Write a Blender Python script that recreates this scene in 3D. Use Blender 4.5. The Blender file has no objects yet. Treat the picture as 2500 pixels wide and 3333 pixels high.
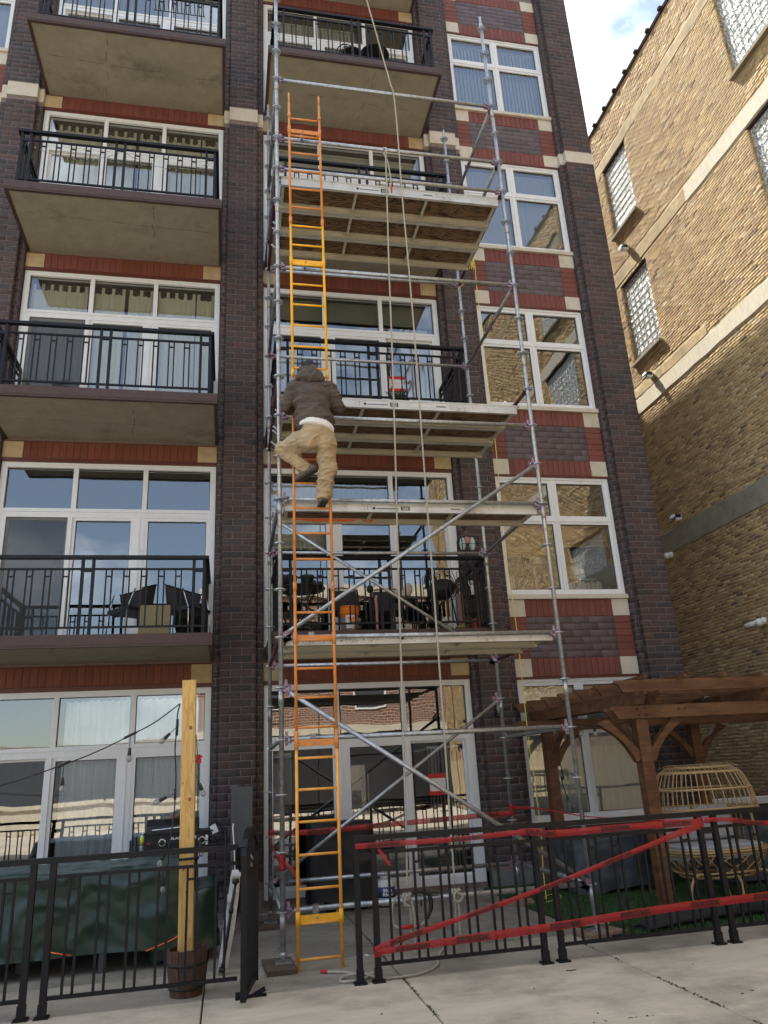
import bpy, math, random
import numpy as np
from mathutils import Vector, Matrix, Quaternion, noise as mnoise
R_ = math.radians
rng = random.Random(7)
nrg = np.random.RandomState(5)
scene = bpy.context.scene

# ------------------------------------------------------------------ camera
CAM = Vector((-0.521, -7.733, 1.592))
cd = bpy.data.cameras.new('camera'); cam = bpy.data.objects.new('camera', cd)
scene.collection.objects.link(cam); scene.camera = cam
yaw, pitch, roll = 0.21242, 0.33240, -0.055514
cy, sy, cp, sp, cr, sr = math.cos(yaw), math.sin(yaw), math.cos(pitch), math.sin(pitch), math.cos(roll), math.sin(roll)
f_ = Vector((sy*cp, cy*cp, sp)); r_ = Vector((cy, -sy, 0)); u_ = r_.cross(f_)
r2 = cr*r_ + sr*u_; u2 = -sr*r_ + cr*u_
M = Matrix((r2, u2, -f_)).transposed().to_4x4(); M.translation = CAM
cam.matrix_world = M
cd.sensor_fit = 'HORIZONTAL'; cd.sensor_width = 36.0; cd.lens = 36.0*2459.36/2500
cd.clip_start = 0.05; cd.clip_end = 2000
# ------------------------------------------------------------------ world, sun, exposure
SUN = Vector((1.0, -2.32, -3.95)).normalized()
EL = math.asin(-SUN.z); AZ = math.atan2(-SUN.x, -SUN.y)
w = bpy.data.worlds.new('World'); scene.world = w; w.use_nodes = True
nt = w.node_tree; nt.nodes.clear()
N = nt.nodes.new; Lk = nt.links.new
out = N('ShaderNodeOutputWorld'); bg = N('ShaderNodeBackground'); Lk(bg.outputs[0], out.inputs[0])
sky = N('ShaderNodeTexSky'); sky.sky_type = 'NISHITA'; sky.sun_disc = False
sky.sun_elevation = EL; sky.sun_rotation = AZ; sky.air_density = 1.2; sky.dust_density = 0.6; sky.ozone_density = 1.5
tc = N('ShaderNodeTexCoord'); mp = N('ShaderNodeMapping'); mp.inputs['Scale'].default_value = (1.0, 1.0, 2.0); mp.inputs['Location'].default_value = (0.35, 0.1, 0.2)
Lk(tc.outputs['Generated'], mp.inputs[0])
nz = N('ShaderNodeTexNoise'); nz.inputs['Scale'].default_value = 2.3; nz.inputs['Detail'].default_value = 7; nz.inputs['Roughness'].default_value = 0.58
Lk(mp.outputs[0], nz.inputs['Vector'])
rp = N('ShaderNodeValToRGB'); rp.color_ramp.elements[0].position = 0.40; rp.color_ramp.elements[1].position = 0.58
sx = N('ShaderNodeSeparateXYZ'); Lk(tc.outputs['Generated'], sx.inputs[0])
ma = N('ShaderNodeMath'); ma.operation = 'MULTIPLY_ADD'; ma.inputs[1].default_value = 0.14; Lk(sx.outputs[1], ma.inputs[0]); Lk(nz.outputs[0], ma.inputs[2])   # cloud bank thicker to the north
Lk(ma.outputs[0], rp.inputs[0])
mx = N('ShaderNodeMix'); mx.data_type = 'RGBA'
Lk(rp.outputs[0], mx.inputs[0]); hz = N('ShaderNodeMix'); hz.data_type = 'RGBA'; hz.inputs[0].default_value = .12; Lk(sky.outputs[0], hz.inputs[6]); hz.inputs[7].default_value = (9.5, 10, 10.8, 1); Lk(hz.outputs[2], mx.inputs[6]); mx.inputs[7].default_value = (11.5, 11.8, 12.2, 1)
Lk(mx.outputs[2], bg.inputs[0]); bg.inputs[1].default_value = 0.066
sd = bpy.data.lights.new('sun', 'SUN'); sd.energy = 4.4; sd.angle = R_(0.53); sd.color = (1.0, 0.93, 0.82)
so = bpy.data.objects.new('sun', sd); scene.collection.objects.link(so)
so.rotation_euler = SUN.to_track_quat('-Z', 'Y').to_euler(); so.location = (-10, 30, 40)
vs = scene.view_settings; vs.view_transform = 'Standard'; vs.look = 'None'; vs.exposure = 1.84; vs.gamma = 1; vs.use_curve_mapping = False
scene.cycles.max_bounces = 8; scene.cycles.transparent_max_bounces = 16
try: scene.cycles.use_denoising = True
except Exception: pass

# ------------------------------------------------------------------ helpers
ORG = {}
def link(o):
    scene.collection.objects.link(o); return o
def tag(o, label=None, cat=None, group=None, kind=None):
    if label: o['label'] = label
    if cat: o['category'] = cat
    if group: o['group'] = group
    if kind: o['kind'] = kind
    return o
def thing(name, label, cat, loc=(0, 0, 0), group=None):
    o = link(bpy.data.objects.new(name, None)); o.location = loc; o.empty_display_size = 0.2
    ORG[o.name] = Vector(loc)
    return tag(o, label, cat, group)
def org(p):
    return ORG.get(p.name, Vector((0, 0, 0))) if p else Vector((0, 0, 0))

class MB:
    def __init__(s): s.v = []; s.f = []; s.sm = []; s.mi = []; s.cm = 0
    def add(s, vs, fs, smooth=False):
        b = len(s.v); s.v += [tuple(x) for x in vs]
        for f in fs: s.f.append(tuple(i+b for i in f)); s.sm.append(smooth); s.mi.append(s.cm)
    def box(s, x0, x1, y0, y1, z0, z1):
        s.add([(x0,y0,z0),(x1,y0,z0),(x1,y1,z0),(x0,y1,z0),(x0,y0,z1),(x1,y0,z1),(x1,y1,z1),(x0,y1,z1)],
              [(0,3,2,1),(4,5,6,7),(0,1,5,4),(1,2,6,5),(2,3,7,6),(3,0,4,7)]); return s
    def obox(s, c, dx, dy, dz, m=None):
        """box of full size dx,dy,dz about c, rotated by the matrix m"""
        m = m or Matrix.Identity(3); c = Vector(c)
        vs = [c + m @ Vector((a*dx/2, b*dy/2, d*dz/2)) for d in (-1, 1) for a, b in ((-1,-1),(1,-1),(1,1),(-1,1))]
        s.add(vs, [(0,3,2,1),(4,5,6,7),(0,1,5,4),(1,2,6,5),(2,3,7,6),(3,0,4,7)]); return s
    def bar(s, p, q, w_, h_, up=(0, 0, 1)):
        """rectangular bar from p to q, w_ across, h_ along up"""
        p = Vector(p); q = Vector(q); d = (q-p); L = d.length; d.normalize()
        sx = d.cross(Vector(up));
        if sx.length < 1e-5: sx = Vector((1, 0, 0))
        sx.normalize(); uz = sx.cross(d)
        return s.obox((p+q)/2, w_, L, h_, Matrix((sx, d, uz)).transposed())
    def tube(s, pts, r, n=8, cap=True, closed=False):
        pts = [Vector(p) for p in pts]; m = len(pts)
        rr = r if isinstance(r, (list, tuple)) else [r]*m
        vs = []; prev = None
        for i, p in enumerate(pts):
            if closed: t = (pts[(i+1) % m]-pts[i-1])
            else: t = pts[min(i+1, m-1)]-pts[max(i-1, 0)]
            t.normalize()
            if prev is None:
                a = Vector((0, 0, 1)) if abs(t.z) < 0.9 else Vector((1, 0, 0))
                nx = t.cross(a).normalized()
            else:
                nx = (prev - t*prev.dot(t)); nx.normalize()
            prev = nx; ny = t.cross(nx)
            for k in range(n):
                an = 2*math.pi*k/n
                vs.append(p + (nx*math.cos(an)+ny*math.sin(an))*rr[i])
        fs = []
        for i in range(m if closed else m-1):
            j = (i+1) % m
            for k in range(n):
                fs.append((i*n+k, i*n+(k+1) % n, j*n+(k+1) % n, j*n+k))
        s.add(vs, fs, True)
        if cap and not closed:
            b = len(s.v)-len(vs)
            s.f.append(tuple(b+k for k in reversed(range(n)))); s.sm.append(False); s.mi.append(s.cm)
            s.f.append(tuple(b+(m-1)*n+k for k in range(n))); s.sm.append(False); s.mi.append(s.cm)
        return s
    def lathe(s, c, prof, n=20, axis=(0, 0, 1), sx=1.0, sy=1.0):
        c = Vector(c); q = Vector((0, 0, 1)).rotation_difference(Vector(axis)).to_matrix()
        vs = []
        for (r, z) in prof:
            for k in range(n):
                a = 2*math.pi*k/n; vs.append(c + q @ Vector((r*sx*math.cos(a), r*sy*math.sin(a), z)))
        fs = [(i*n+k, i*n+(k+1) % n, (i+1)*n+(k+1) % n, (i+1)*n+k) for i in range(len(prof)-1) for k in range(n)]
        s.add(vs, fs, True)
        b = len(s.v)-len(vs)
        s.f.append(tuple(b+k for k in reversed(range(n)))); s.sm.append(False); s.mi.append(s.cm)
        e = b+(len(prof)-1)*n
        s.f.append(tuple(e+k for k in range(n))); s.sm.append(False); s.mi.append(s.cm)
        return s
    def ball(s, c, rx, ry=None, rz=None, n=12, m=8):
        ry = ry or rx; rz = rz or rx
        vs = [(c[0], c[1], c[2]-rz)]
        for i in range(1, m):
            t = math.pi*i/m
            for k in range(n):
                a = 2*math.pi*k/n
                vs.append((c[0]+rx*math.sin(t)*math.cos(a), c[1]+ry*math.sin(t)*math.sin(a), c[2]-rz*math.cos(t)))
        vs.append((c[0], c[1], c[2]+rz)); e = len(vs)-1
        fs = [(0, 1+(k+1) % n, 1+k) for k in range(n)]
        for i in range(m-2):
            for k in range(n):
                fs.append((1+i*n+k, 1+i*n+(k+1) % n, 1+(i+1)*n+(k+1) % n, 1+(i+1)*n+k))
        fs += [(e, 1+(m-2)*n+k, 1+(m-2)*n+(k+1) % n) for k in range(n)]
        s.add(vs, fs, True); return s
    def prism(s, poly, y0, y1, axis='y'):
        """extrude a polygon given in (x,z) from y0 to y1 (axis y), or (y,z) along x, or (x,y) along z"""
        n = len(poly)
        if axis == 'y': A = [(p[0], y0, p[1]) for p in poly]+[(p[0], y1, p[1]) for p in poly]
        elif axis == 'x': A = [(y0, p[0], p[1]) for p in poly]+[(y1, p[0], p[1]) for p in poly]
        else: A = [(p[0], p[1], y0) for p in poly]+[(p[0], p[1], y1) for p in poly]
        s.add(A, [tuple(range(n)), tuple(reversed(range(n, 2*n)))]+[(i, i+n, (i+1) % n+n, (i+1) % n) for i in range(n)]); return s
    def mesh(s, name, mats, o=Vector((0, 0, 0))):
        me = bpy.data.meshes.new(name)
        me.from_pydata([(a-o.x, b-o.y, c-o.z) for a, b, c in s.v], [], s.f)
        for m in (mats if isinstance(mats, (list, tuple)) else [mats]): me.materials.append(m)
        me.polygons.foreach_set('use_smooth', s.sm)
        if any(s.mi): me.polygons.foreach_set('material_index', s.mi)
        me.update(); return me
    def build(s, name, mats, parent=None, **k):
        root = org(parent)
        o = link(bpy.data.objects.new(name, s.mesh(name, mats, root)))
        if parent:
            o.parent = parent; ORG[o.name] = root
        return tag(o, **k)
def inst(name, me, parent, pos, rot=None, scale=None, **k):
    o = link(bpy.data.objects.new(name, me)); o.parent = parent
    o.location = Vector(pos)-org(parent)
    if rot is not None: o.rotation_euler = rot
    if scale is not None: o.scale = scale
    ORG[o.name] = Vector(pos)
    return tag(o, **k)
def top(mb, name, mats, label, cat, loc, group=None):
    """a one-mesh thing with its origin at loc"""
    o = link(bpy.data.objects.new(name, mb.mesh(name, mats, Vector(loc)))); o.location = loc
    ORG[o.name] = Vector(loc)
    return tag(o, label, cat, group)

# ------------------------------------------------------------------ materials
def mat(name, col, rough=0.6, metal=0.0, var=0.0, nscale=20, bump=0.0, bscale=60, rand=0.0, hue=None, spec=None, detail=4, dirt=None, stretch=None, objco=False, coat=0.0):
    """procedural material: noise-varied colour, optional second tint (hue), per-piece randomness, bump, dirt blotches"""
    m = bpy.data.materials.new(name); m.use_nodes = True; t = m.node_tree; b = t.nodes['Principled BSDF']
    N = t.nodes.new; Lk = t.links.new
    b.inputs['Roughness'].default_value = rough; b.inputs['Metallic'].default_value = metal
    if coat: b.inputs['Coat Weight'].default_value = coat; b.inputs['Coat Roughness'].default_value = 0.15
    if spec is not None: b.inputs['Specular IOR Level'].default_value = spec
    tc = N('ShaderNodeTexCoord'); src = tc.outputs['Object']
    if stretch:
        mp = N('ShaderNodeMapping'); mp.inputs['Scale'].default_value = stretch; Lk(src, mp.inputs[0]); src = mp.outputs[0]
    c = N('ShaderNodeRGB'); c.outputs[0].default_value = (*col, 1); cur = c.outputs[0]
    if hue is not None:
        nz = N('ShaderNodeTexNoise'); nz.inputs['Scale'].default_value = nscale; nz.inputs['Detail'].default_value = detail; Lk(src, nz.inputs['Vector'])
        rp = N('ShaderNodeValToRGB'); rp.color_ramp.elements[0].position = 0.38; rp.color_ramp.elements[1].position = 0.62; Lk(nz.outputs[0], rp.inputs[0])
        mx = N('ShaderNodeMix'); mx.data_type = 'RGBA'; Lk(rp.outputs[0], mx.inputs[0]); Lk(cur, mx.inputs[6]); mx.inputs[7].default_value = (*hue, 1); cur = mx.outputs[2]
    if rand:
        g = N('ShaderNodeNewGeometry'); oi = N('ShaderNodeObjectInfo'); ad = N('ShaderNodeMath'); ad.operation = 'ADD'; Lk(g.outputs['Random Per Island'], ad.inputs[0]); Lk(oi.outputs['Random'], ad.inputs[1])
        fr = N('ShaderNodeMath'); fr.operation = 'FRACT'; Lk(ad.outputs[0], fr.inputs[0])
        if isinstance(rand, (list, tuple)):
            rp = N('ShaderNodeValToRGB'); rp.color_ramp.interpolation = 'CONSTANT'
            while len(rp.color_ramp.elements) < len(rand): rp.color_ramp.elements.new(0.5)
            acc = 0; tot = sum(x[1] for x in rand)
            for i, (cc, wt) in enumerate(rand):
                rp.color_ramp.elements[i].position = acc/tot; rp.color_ramp.elements[i].color = (*cc, 1); acc += wt
            Lk(fr.outputs[0], rp.inputs[0])
            mx = N('ShaderNodeMix'); mx.data_type = 'RGBA'; mx.inputs[0].default_value = 0.9; Lk(cur, mx.inputs[6]); Lk(rp.outputs[0], mx.inputs[7]); cur = mx.outputs[2]
            m2 = N('ShaderNodeMath'); m2.operation = 'MULTIPLY'; m2.inputs[1].default_value = 17.3; Lk(fr.outputs[0], m2.inputs[0]); f2 = N('ShaderNodeMath'); f2.operation = 'FRACT'; Lk(m2.outputs[0], f2.inputs[0])
            fr = f2; amt = 0.22
        else: amt = rand
        mr = N('ShaderNodeMapRange'); mr.inputs[3].default_value = 1-amt; mr.inputs[4].default_value = 1+amt; Lk(fr.outputs[0], mr.inputs[0])
        mm = N('ShaderNodeVectorMath'); mm.operation = 'SCALE'; Lk(cur, mm.inputs[0]); Lk(mr.outputs[0], mm.inputs['Scale']); cur = mm.outputs[0]
    if var:
        nz = N('ShaderNodeTexNoise'); nz.inputs['Scale'].default_value = nscale*1.7; nz.inputs['Detail'].default_value = 6; nz.inputs['Roughness'].default_value = 0.65; Lk(src, nz.inputs['Vector'])
        mr = N('ShaderNodeMapRange'); mr.inputs[1].default_value = 0.3; mr.inputs[2].default_value = 0.7; mr.inputs[3].default_value = 1-var; mr.inputs[4].default_value = 1+var; Lk(nz.outputs[0], mr.inputs[0])
        mm = N('ShaderNodeVectorMath'); mm.operation = 'SCALE'; Lk(cur, mm.inputs[0]); Lk(mr.outputs[0], mm.inputs['Scale']); cur = mm.outputs[0]
    if dirt:
        dc, dsc, lo, hi = dirt
        nz = N('ShaderNodeTexNoise'); nz.inputs['Scale'].default_value = dsc; nz.inputs['Detail'].default_value = 7; nz.inputs['Roughness'].default_value = 0.7; Lk(tc.outputs['Object'], nz.inputs['Vector'])
        mr = N('ShaderNodeMapRange'); mr.inputs[1].default_value = lo; mr.inputs[2].default_value = hi; Lk(nz.outputs[0], mr.inputs[0])
        mx = N('ShaderNodeMix'); mx.data_type = 'RGBA'; Lk(mr.outputs[0], mx.inputs[0]); Lk(cur, mx.inputs[6]); mx.inputs[7].default_value = (*dc, 1); cur = mx.outputs[2]
    Lk(cur, b.inputs['Base Color'])
    if bump:
        nb = N('ShaderNodeTexNoise'); nb.inputs['Scale'].default_value = bscale; nb.inputs['Detail'].default_value = 5; Lk(src, nb.inputs['Vector'])
        bp = N('ShaderNodeBump'); bp.inputs['Strength'].default_value = bump; bp.inputs['Distance'].default_value = 0.01; Lk(nb.outputs[0], bp.inputs['Height']); Lk(bp.outputs[0], b.inputs['Normal'])
    return m
M_ = {}
M_['dark_brick'] = mat('dark_brick', (.06, .04, .04), .75, var=.3, nscale=26, bump=.8, bscale=55, rand=[((.064,.041,.042),6),((.054,.039,.041),6),((.046,.040,.045),2),((.076,.040,.038),1.5),((.040,.035,.039),2)], dirt=((.15,.125,.12),38,.54,.74))
M_['dark_mortar'] = mat('dark_mortar', (.20, .15, .135), .9, var=.2, nscale=9, bump=.3)
M_['red_brick'] = mat('red_brick', (.165, .048, .024), .7, var=.15, nscale=14, bump=.3, rand=.14)
M_['rose_brick'] = mat('rose_brick', (.17, .050, .038), .7, var=.15, nscale=14, bump=.3, rand=.12)
M_['red_mortar'] = mat('red_mortar', (.12, .045, .03), .9)
M_['panel_brick'] = mat('panel_brick', (.10, .075, .08), .6, var=.25, nscale=20, bump=.4, rand=.22)
M_['panel_mortar'] = mat('panel_mortar', (.15, .11, .105), .9)
M_['limestone'] = mat('limestone', (.57, .52, .43), .75, var=.08, nscale=3, bump=.25, bscale=90, dirt=((.42,.34,.22),2.5,.5,.8))
M_['lime_warm'] = mat('limestone_weathered', (.50, .38, .22), .75, var=.12, nscale=3, bump=.25, bscale=90, dirt=((.33,.24,.13),3,.45,.8))
M_['lintel'] = mat('lintel_steel', (.10, .022, .012), .5, var=.2)
M_['white_frame'] = mat('white_frame', (.72, .73, .74), .35, var=.05, nscale=4, dirt=((.42,.42,.40),7,.62,.8))
M_['gasket'] = mat('gasket', (.03, .03, .032), .5)
M_['soffit'] = mat('soffit_concrete', (.29, .268, .205), .9, var=.14, nscale=2.5, bump=.25, bscale=70, dirt=((.13,.11,.08),1.1,.56,.78), stretch=(1, 1, 1))
M_['slab_edge'] = mat('slab_edge_paint', (.062, .034, .030), .6, var=.15, nscale=6, bump=.2, dirt=((.045,.025,.025),5,.55,.7))
M_['crack'] = mat('crack_grime', (.10, .085, .06), .95)
M_['slab_top'] = mat('slab_top', (.22, .2, .17), .9, var=.1)
M_['black_metal'] = mat('black_metal', (.006, .0065, .009), .5, var=.2, spec=.3)
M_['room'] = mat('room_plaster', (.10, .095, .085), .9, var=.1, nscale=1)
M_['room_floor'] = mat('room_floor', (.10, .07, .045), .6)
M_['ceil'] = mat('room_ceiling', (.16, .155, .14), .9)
M_['roof'] = mat('roofing', (.12, .12, .12), .9)
M_['curtain'] = mat('cream_curtain', (.80, .74, .54), .9, var=.08, nscale=2, stretch=(6, 6, .4))
M_['sheer'] = mat('sheer_curtain', (.78, .80, .82), .9, var=.07, nscale=2, stretch=(6, 6, .4))
M_['blind'] = mat('blind_vinyl', (.62, .63, .62), .5)
M_['blind_cream'] = mat('blind_cream', (.72, .68, .54), .5)
M_['shade'] = mat('roller_shade', (.28, .27, .19), .8)
M_['galv'] = mat('galvanised_steel', (.42, .44, .46), .38, metal=.75, var=.28, nscale=12, bump=.08, bscale=200, dirt=((.20,.19,.18),14,.55,.72))
M_['galv_dark'] = mat('galvanised_dark', (.27, .285, .30), .45, metal=.7, var=.3, nscale=9, dirt=((.14,.13,.12),9,.5,.7))
M_['coupler'] = mat('coupler_purple', (.24, .13, .21), .5, metal=.35, var=.4, nscale=40, dirt=((.42,.41,.42),45,.5,.6))
M_['red_steel'] = mat('ledger_red_oxide', (.075, .018, .022), .5, metal=.3, var=.4, nscale=15)
M_['alu'] = mat('deck_aluminium', (.56, .56, .53), .42, metal=.35, var=.12, nscale=5, stretch=(.6, 3, 3), dirt=((.34,.31,.25),6,.54,.74))
M_['alu_under'] = mat('deck_rail_inner', (.50, .47, .38), .5, metal=.15, var=.15, nscale=4, stretch=(.5, 3, 3))
def plywood():
    m = mat('deck_plywood', (.17, .105, .055), .8, var=.2, nscale=3, stretch=(.5, 3, 3))
    t = m.node_tree; b = t.nodes['Principled BSDF']; N = t.nodes.new
    old = b.inputs['Base Color'].links[0].from_socket
    tc = N('ShaderNodeTexCoord'); mp = N('ShaderNodeMapping'); mp.inputs['Scale'].default_value = (.8, 4.0, 1); t.links.new(tc.outputs['Object'], mp.inputs[0])
    wv = N('ShaderNodeTexNoise'); wv.inputs['Scale'].default_value = 1.6; wv.inputs['Detail'].default_value = 3; wv.inputs['Distortion'].default_value = 2.2; t.links.new(mp.outputs[0], wv.inputs[0])
    ml = N('ShaderNodeMath'); ml.operation = 'MULTIPLY'; ml.inputs[1].default_value = 34; t.links.new(wv.outputs[0], ml.inputs[0])
    sn = N('ShaderNodeMath'); sn.operation = 'SINE'; t.links.new(ml.outputs[0], sn.inputs[0])
    rp = N('ShaderNodeMapRange'); rp.inputs[1].default_value = .1; rp.inputs[2].default_value = 1.0; t.links.new(sn.outputs[0], rp.inputs[0])
    mx = N('ShaderNodeMix'); mx.data_type = 'RGBA'; t.links.new(rp.outputs[0], mx.inputs[0]); t.links.new(old, mx.inputs[6]); mx.inputs[7].default_value = (.030, .014, .006, 1)
    t.links.new(mx.outputs[2], b.inputs['Base Color']); return m
M_['ply'] = plywood()
M_['spray'] = mat('orange_spray_paint', (.75, .12, .01), .6, var=.3, nscale=60)
M_['orange'] = mat('ladder_orange', (.60, .22, .045), .45, var=.15, nscale=8, dirt=((.34,.17,.08),30,.62,.7))
M_['amber'] = mat('ladder_amber', (.78, .36, .06), .45, var=.15, nscale=8, dirt=((.40,.24,.10),30,.62,.7))
M_['yellow'] = mat('ladder_yellow', (.82, .42, .015), .42, var=.12, nscale=8, dirt=((.42,.25,.06),30,.63,.7))
M_['tan_brick'] = mat('tan_common_brick', (.46, .33, .17), .9, var=.22, nscale=9, bump=.45, bscale=70, rand=[((.45,.315,.15),7),((.38,.255,.12),6),((.30,.19,.095),3.5),((.26,.15,.085),1.6),((.10,.065,.05),.45),((.46,.36,.21),3)], dirt=((.36,.26,.13),.35,.5,.7))
M_['tan_mortar'] = mat('tan_mortar', (.47, .37, .21), .95, var=.22, nscale=3, bump=.8, bscale=25)
M_['render_band'] = mat('cement_band', (.38, .285, .15), .95, var=.28, nscale=5, bump=.6, bscale=18, dirt=((.20,.155,.09),1.6,.42,.66))
M_['sill_stone'] = mat('old_sill_stone', (.20, .165, .115), .95, var=.2, nscale=4)
M_['grey_band'] = mat('grey_cement', (.27, .25, .20), .95, var=.15, nscale=2, bump=.4, bscale=12, dirt=((.18,.165,.14),1.8,.52,.72))
M_['pale_band'] = mat('whitewashed_ledge', (.50, .455, .36), .9, var=.12, nscale=3, bump=.35, bscale=14, stretch=(1, 2.5, .6))
M_['coping'] = mat('coping_tile', (.045, .037, .035), .95, var=.2, spec=0)
def glassblock():
    m = bpy.data.materials.new('glass_block'); m.use_nodes = True; t = m.node_tree; b = t.nodes['Principled BSDF']; N = t.nodes.new
    b.inputs['Base Color'].default_value = (.40, .43, .42, 1); b.inputs['Roughness'].default_value = .12; b.inputs['Specular IOR Level'].default_value = .9; b.inputs['Metallic'].default_value = .35
    tc = N('ShaderNodeTexCoord'); v = N('ShaderNodeTexNoise'); v.inputs['Scale'].default_value = 17; v.inputs['Detail'].default_value = 2; v.inputs['Distortion'].default_value = .8; t.links.new(tc.outputs['Object'], v.inputs[0])
    bp = N('ShaderNodeBump'); bp.inputs['Strength'].default_value = 1.0; bp.inputs['Distance'].default_value = .12; t.links.new(v.outputs[0], bp.inputs['Height']); t.links.new(bp.outputs[0], b.inputs['Normal'])
    rp = N('ShaderNodeValToRGB'); rp.color_ramp.elements[0].position = .42; rp.color_ramp.elements[0].color = (.30, .34, .33, 1); rp.color_ramp.elements[1].position = .56; rp.color_ramp.elements[1].color = (.85, .88, .88, 1)
    t.links.new(v.outputs[0], rp.inputs[0]); t.links.new(rp.outputs[0], b.inputs['Base Color'])
    return m
M_['glass_block'] = glassblock()
def glass(name, tint=(.88, .91, .91), refl=1.0, wav=.002):
    m = bpy.data.materials.new(name); m.use_nodes = True; t = m.node_tree; t.nodes.clear(); N = t.nodes.new; Lk = t.links.new
    o = N('ShaderNodeOutputMaterial'); mx = N('ShaderNodeMixShader'); tr = N('ShaderNodeBsdfTransparent'); gl = N('ShaderNodeBsdfGlossy'); fr = N('ShaderNodeFresnel')
    fr.inputs[0].default_value = 1.75; tr.inputs[0].default_value = (*tint, 1); gl.inputs['Roughness'].default_value = .004; gl.inputs[0].default_value = (.93, .96, 1, 1)
    mu = N('ShaderNodeMath'); mu.operation = 'MULTIPLY'; mu.inputs[1].default_value = 3.1*refl; mu.use_clamp = True
    tc = N('ShaderNodeTexCoord'); nz = N('ShaderNodeTexNoise'); nz.inputs['Scale'].default_value = 1.7; nz.inputs['Detail'].default_value = 1; Lk(tc.outputs['Object'], nz.inputs[0])
    bp = N('ShaderNodeBump'); bp.inputs['Strength'].default_value = 1; bp.inputs['Distance'].default_value = wav; Lk(nz.outputs[0], bp.inputs['Height']); Lk(bp.outputs[0], gl.inputs['Normal'])
    Lk(fr.outputs[0], mu.inputs[0]); Lk(mu.outputs[0], mx.inputs[0]); Lk(tr.outputs[0], mx.inputs[1]); Lk(gl.outputs[0], mx.inputs[2]); Lk(mx.outputs[0], o.inputs[0]); return m
M_['glass'] = glass('window_glass')
M_['glass_wavy'] = glass('window_glass_wavy', wav=.0016)
M_['screen'] = mat('insect_screen', (.05, .052, .056), .6)
_t = M_['screen'].node_tree; _b = _t.nodes['Principled BSDF']; _b.inputs['Alpha'].default_value = .55
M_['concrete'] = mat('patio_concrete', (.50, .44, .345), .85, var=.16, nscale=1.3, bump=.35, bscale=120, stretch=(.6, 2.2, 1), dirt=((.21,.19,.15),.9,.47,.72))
M_['concrete_half_shade'] = mat('patio_concrete_half_shade', (.34, .305, .25), .85, var=.16, nscale=1.3, bump=.35, bscale=120, stretch=(.6, 2.2, 1), dirt=((.17,.155,.125),.9,.45,.70))  # slab row inside the fence line: half shade painted into the concrete colour
M_['concrete_shade'] = mat('patio_concrete_shade', (.25, .228, .19), .85, var=.2, nscale=1.6, bump=.35, bscale=120, dirt=((.12,.11,.09),1.3,.42,.68))  # slab row under the balconies: overhang shade painted into the concrete colour
M_['dirt'] = mat('joint_dirt', (.035, .035, .022), .95, var=.4, nscale=30)
M_['asphalt'] = mat('courtyard_paving', (.30, .28, .25), .9, var=.15, nscale=3)
M_['turf_base'] = mat('turf_base', (.018, .035, .012), .95)
M_['turf'] = mat('turf_blade', (.035, .085, .022), .7, rand=.35)
M_['net'] = mat('black_netting', (.010, .011, .012), .8, var=.3, nscale=60, bump=.8, bscale=90)
M_['cedar'] = mat('pergola_cedar', (.145, .064, .026), .6, var=.25, nscale=5, bump=.3, stretch=(.5, 1.6, 2.6), hue=(.085, .032, .013), dirt=((.24,.11,.045),9,.6,.75))
M_['rattan'] = mat('rattan', (.40, .27, .13), .55, var=.15, nscale=30, rand=.12)
M_['cushion'] = mat('grey_cushion', (.34, .35, .36), .95, var=.08, bump=.2)
M_['cover_blue'] = mat('slate_furniture_cover', (.045, .056, .066), .55, var=.2, nscale=2, bump=.3, bscale=9)
M_['cover_black'] = mat('black_grill_cover', (.010, .0105, .013), .6, var=.2, nscale=3, bump=.3, bscale=9)
def tarpm():
    m = mat('green_tarp', (.005, .026, .017), .36, var=.05, nscale=3, spec=.6)
    t = m.node_tree; b = t.nodes['Principled BSDF']; N = t.nodes.new
    tc = N('ShaderNodeTexCoord'); mp = N('ShaderNodeMapping'); mp.inputs['Scale'].default_value = (1, 1, .55); t.links.new(tc.outputs['Object'], mp.inputs[0])
    v = N('ShaderNodeTexNoise'); v.inputs['Scale'].default_value = 4.5; v.inputs['Detail'].default_value = 8; v.inputs['Roughness'].default_value = .52; v.inputs['Distortion'].default_value = 1.2
    v.noise_type = 'FBM'
    t.links.new(mp.outputs[0], v.inputs[0])
    bp = N('ShaderNodeBump'); bp.inputs['Strength'].default_value = .12; bp.inputs['Distance'].default_value = .03; t.links.new(v.outputs[0], bp.inputs['Height']); t.links.new(bp.outputs[0], b.inputs['Normal']); return m
M_['tarp'] = tarpm()
def tape_m():
    m = mat('danger_tape_red', (.30, .005, .012), .35, var=.1)
    m.node_tree.nodes['Principled BSDF'].inputs['Alpha'].default_value = .86; return m
M_['tape'] = tape_m()
M_['ink'] = mat('black_ink', (.012, .008, .008), .6)
M_['white'] = mat('white_plastic', (.78, .78, .77), .45)
M_['foam'] = mat('packing_foam', (.62, .64, .64), .9, bump=.5, bscale=150, var=.05)
M_['rope'] = mat('hemp_rope', (.42, .39, .32), .9, var=.2, nscale=30, bump=.8, bscale=120)
M_['rope_yellow'] = mat('yellow_rope', (.72, .62, .06), .7, var=.15, nscale=60)
M_['red_tape'] = mat('red_tape', (.50, .015, .02), .5)
M_['sill_wood'] = mat('sole_board', (.085, .062, .046), .85, var=.3, nscale=8, bump=.3, stretch=(1, 5, 5))
M_['sill_wood_light'] = mat('sole_board_light', (.20, .14, .10), .85, var=.3, nscale=8, bump=.3, stretch=(1, 5, 5))
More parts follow.
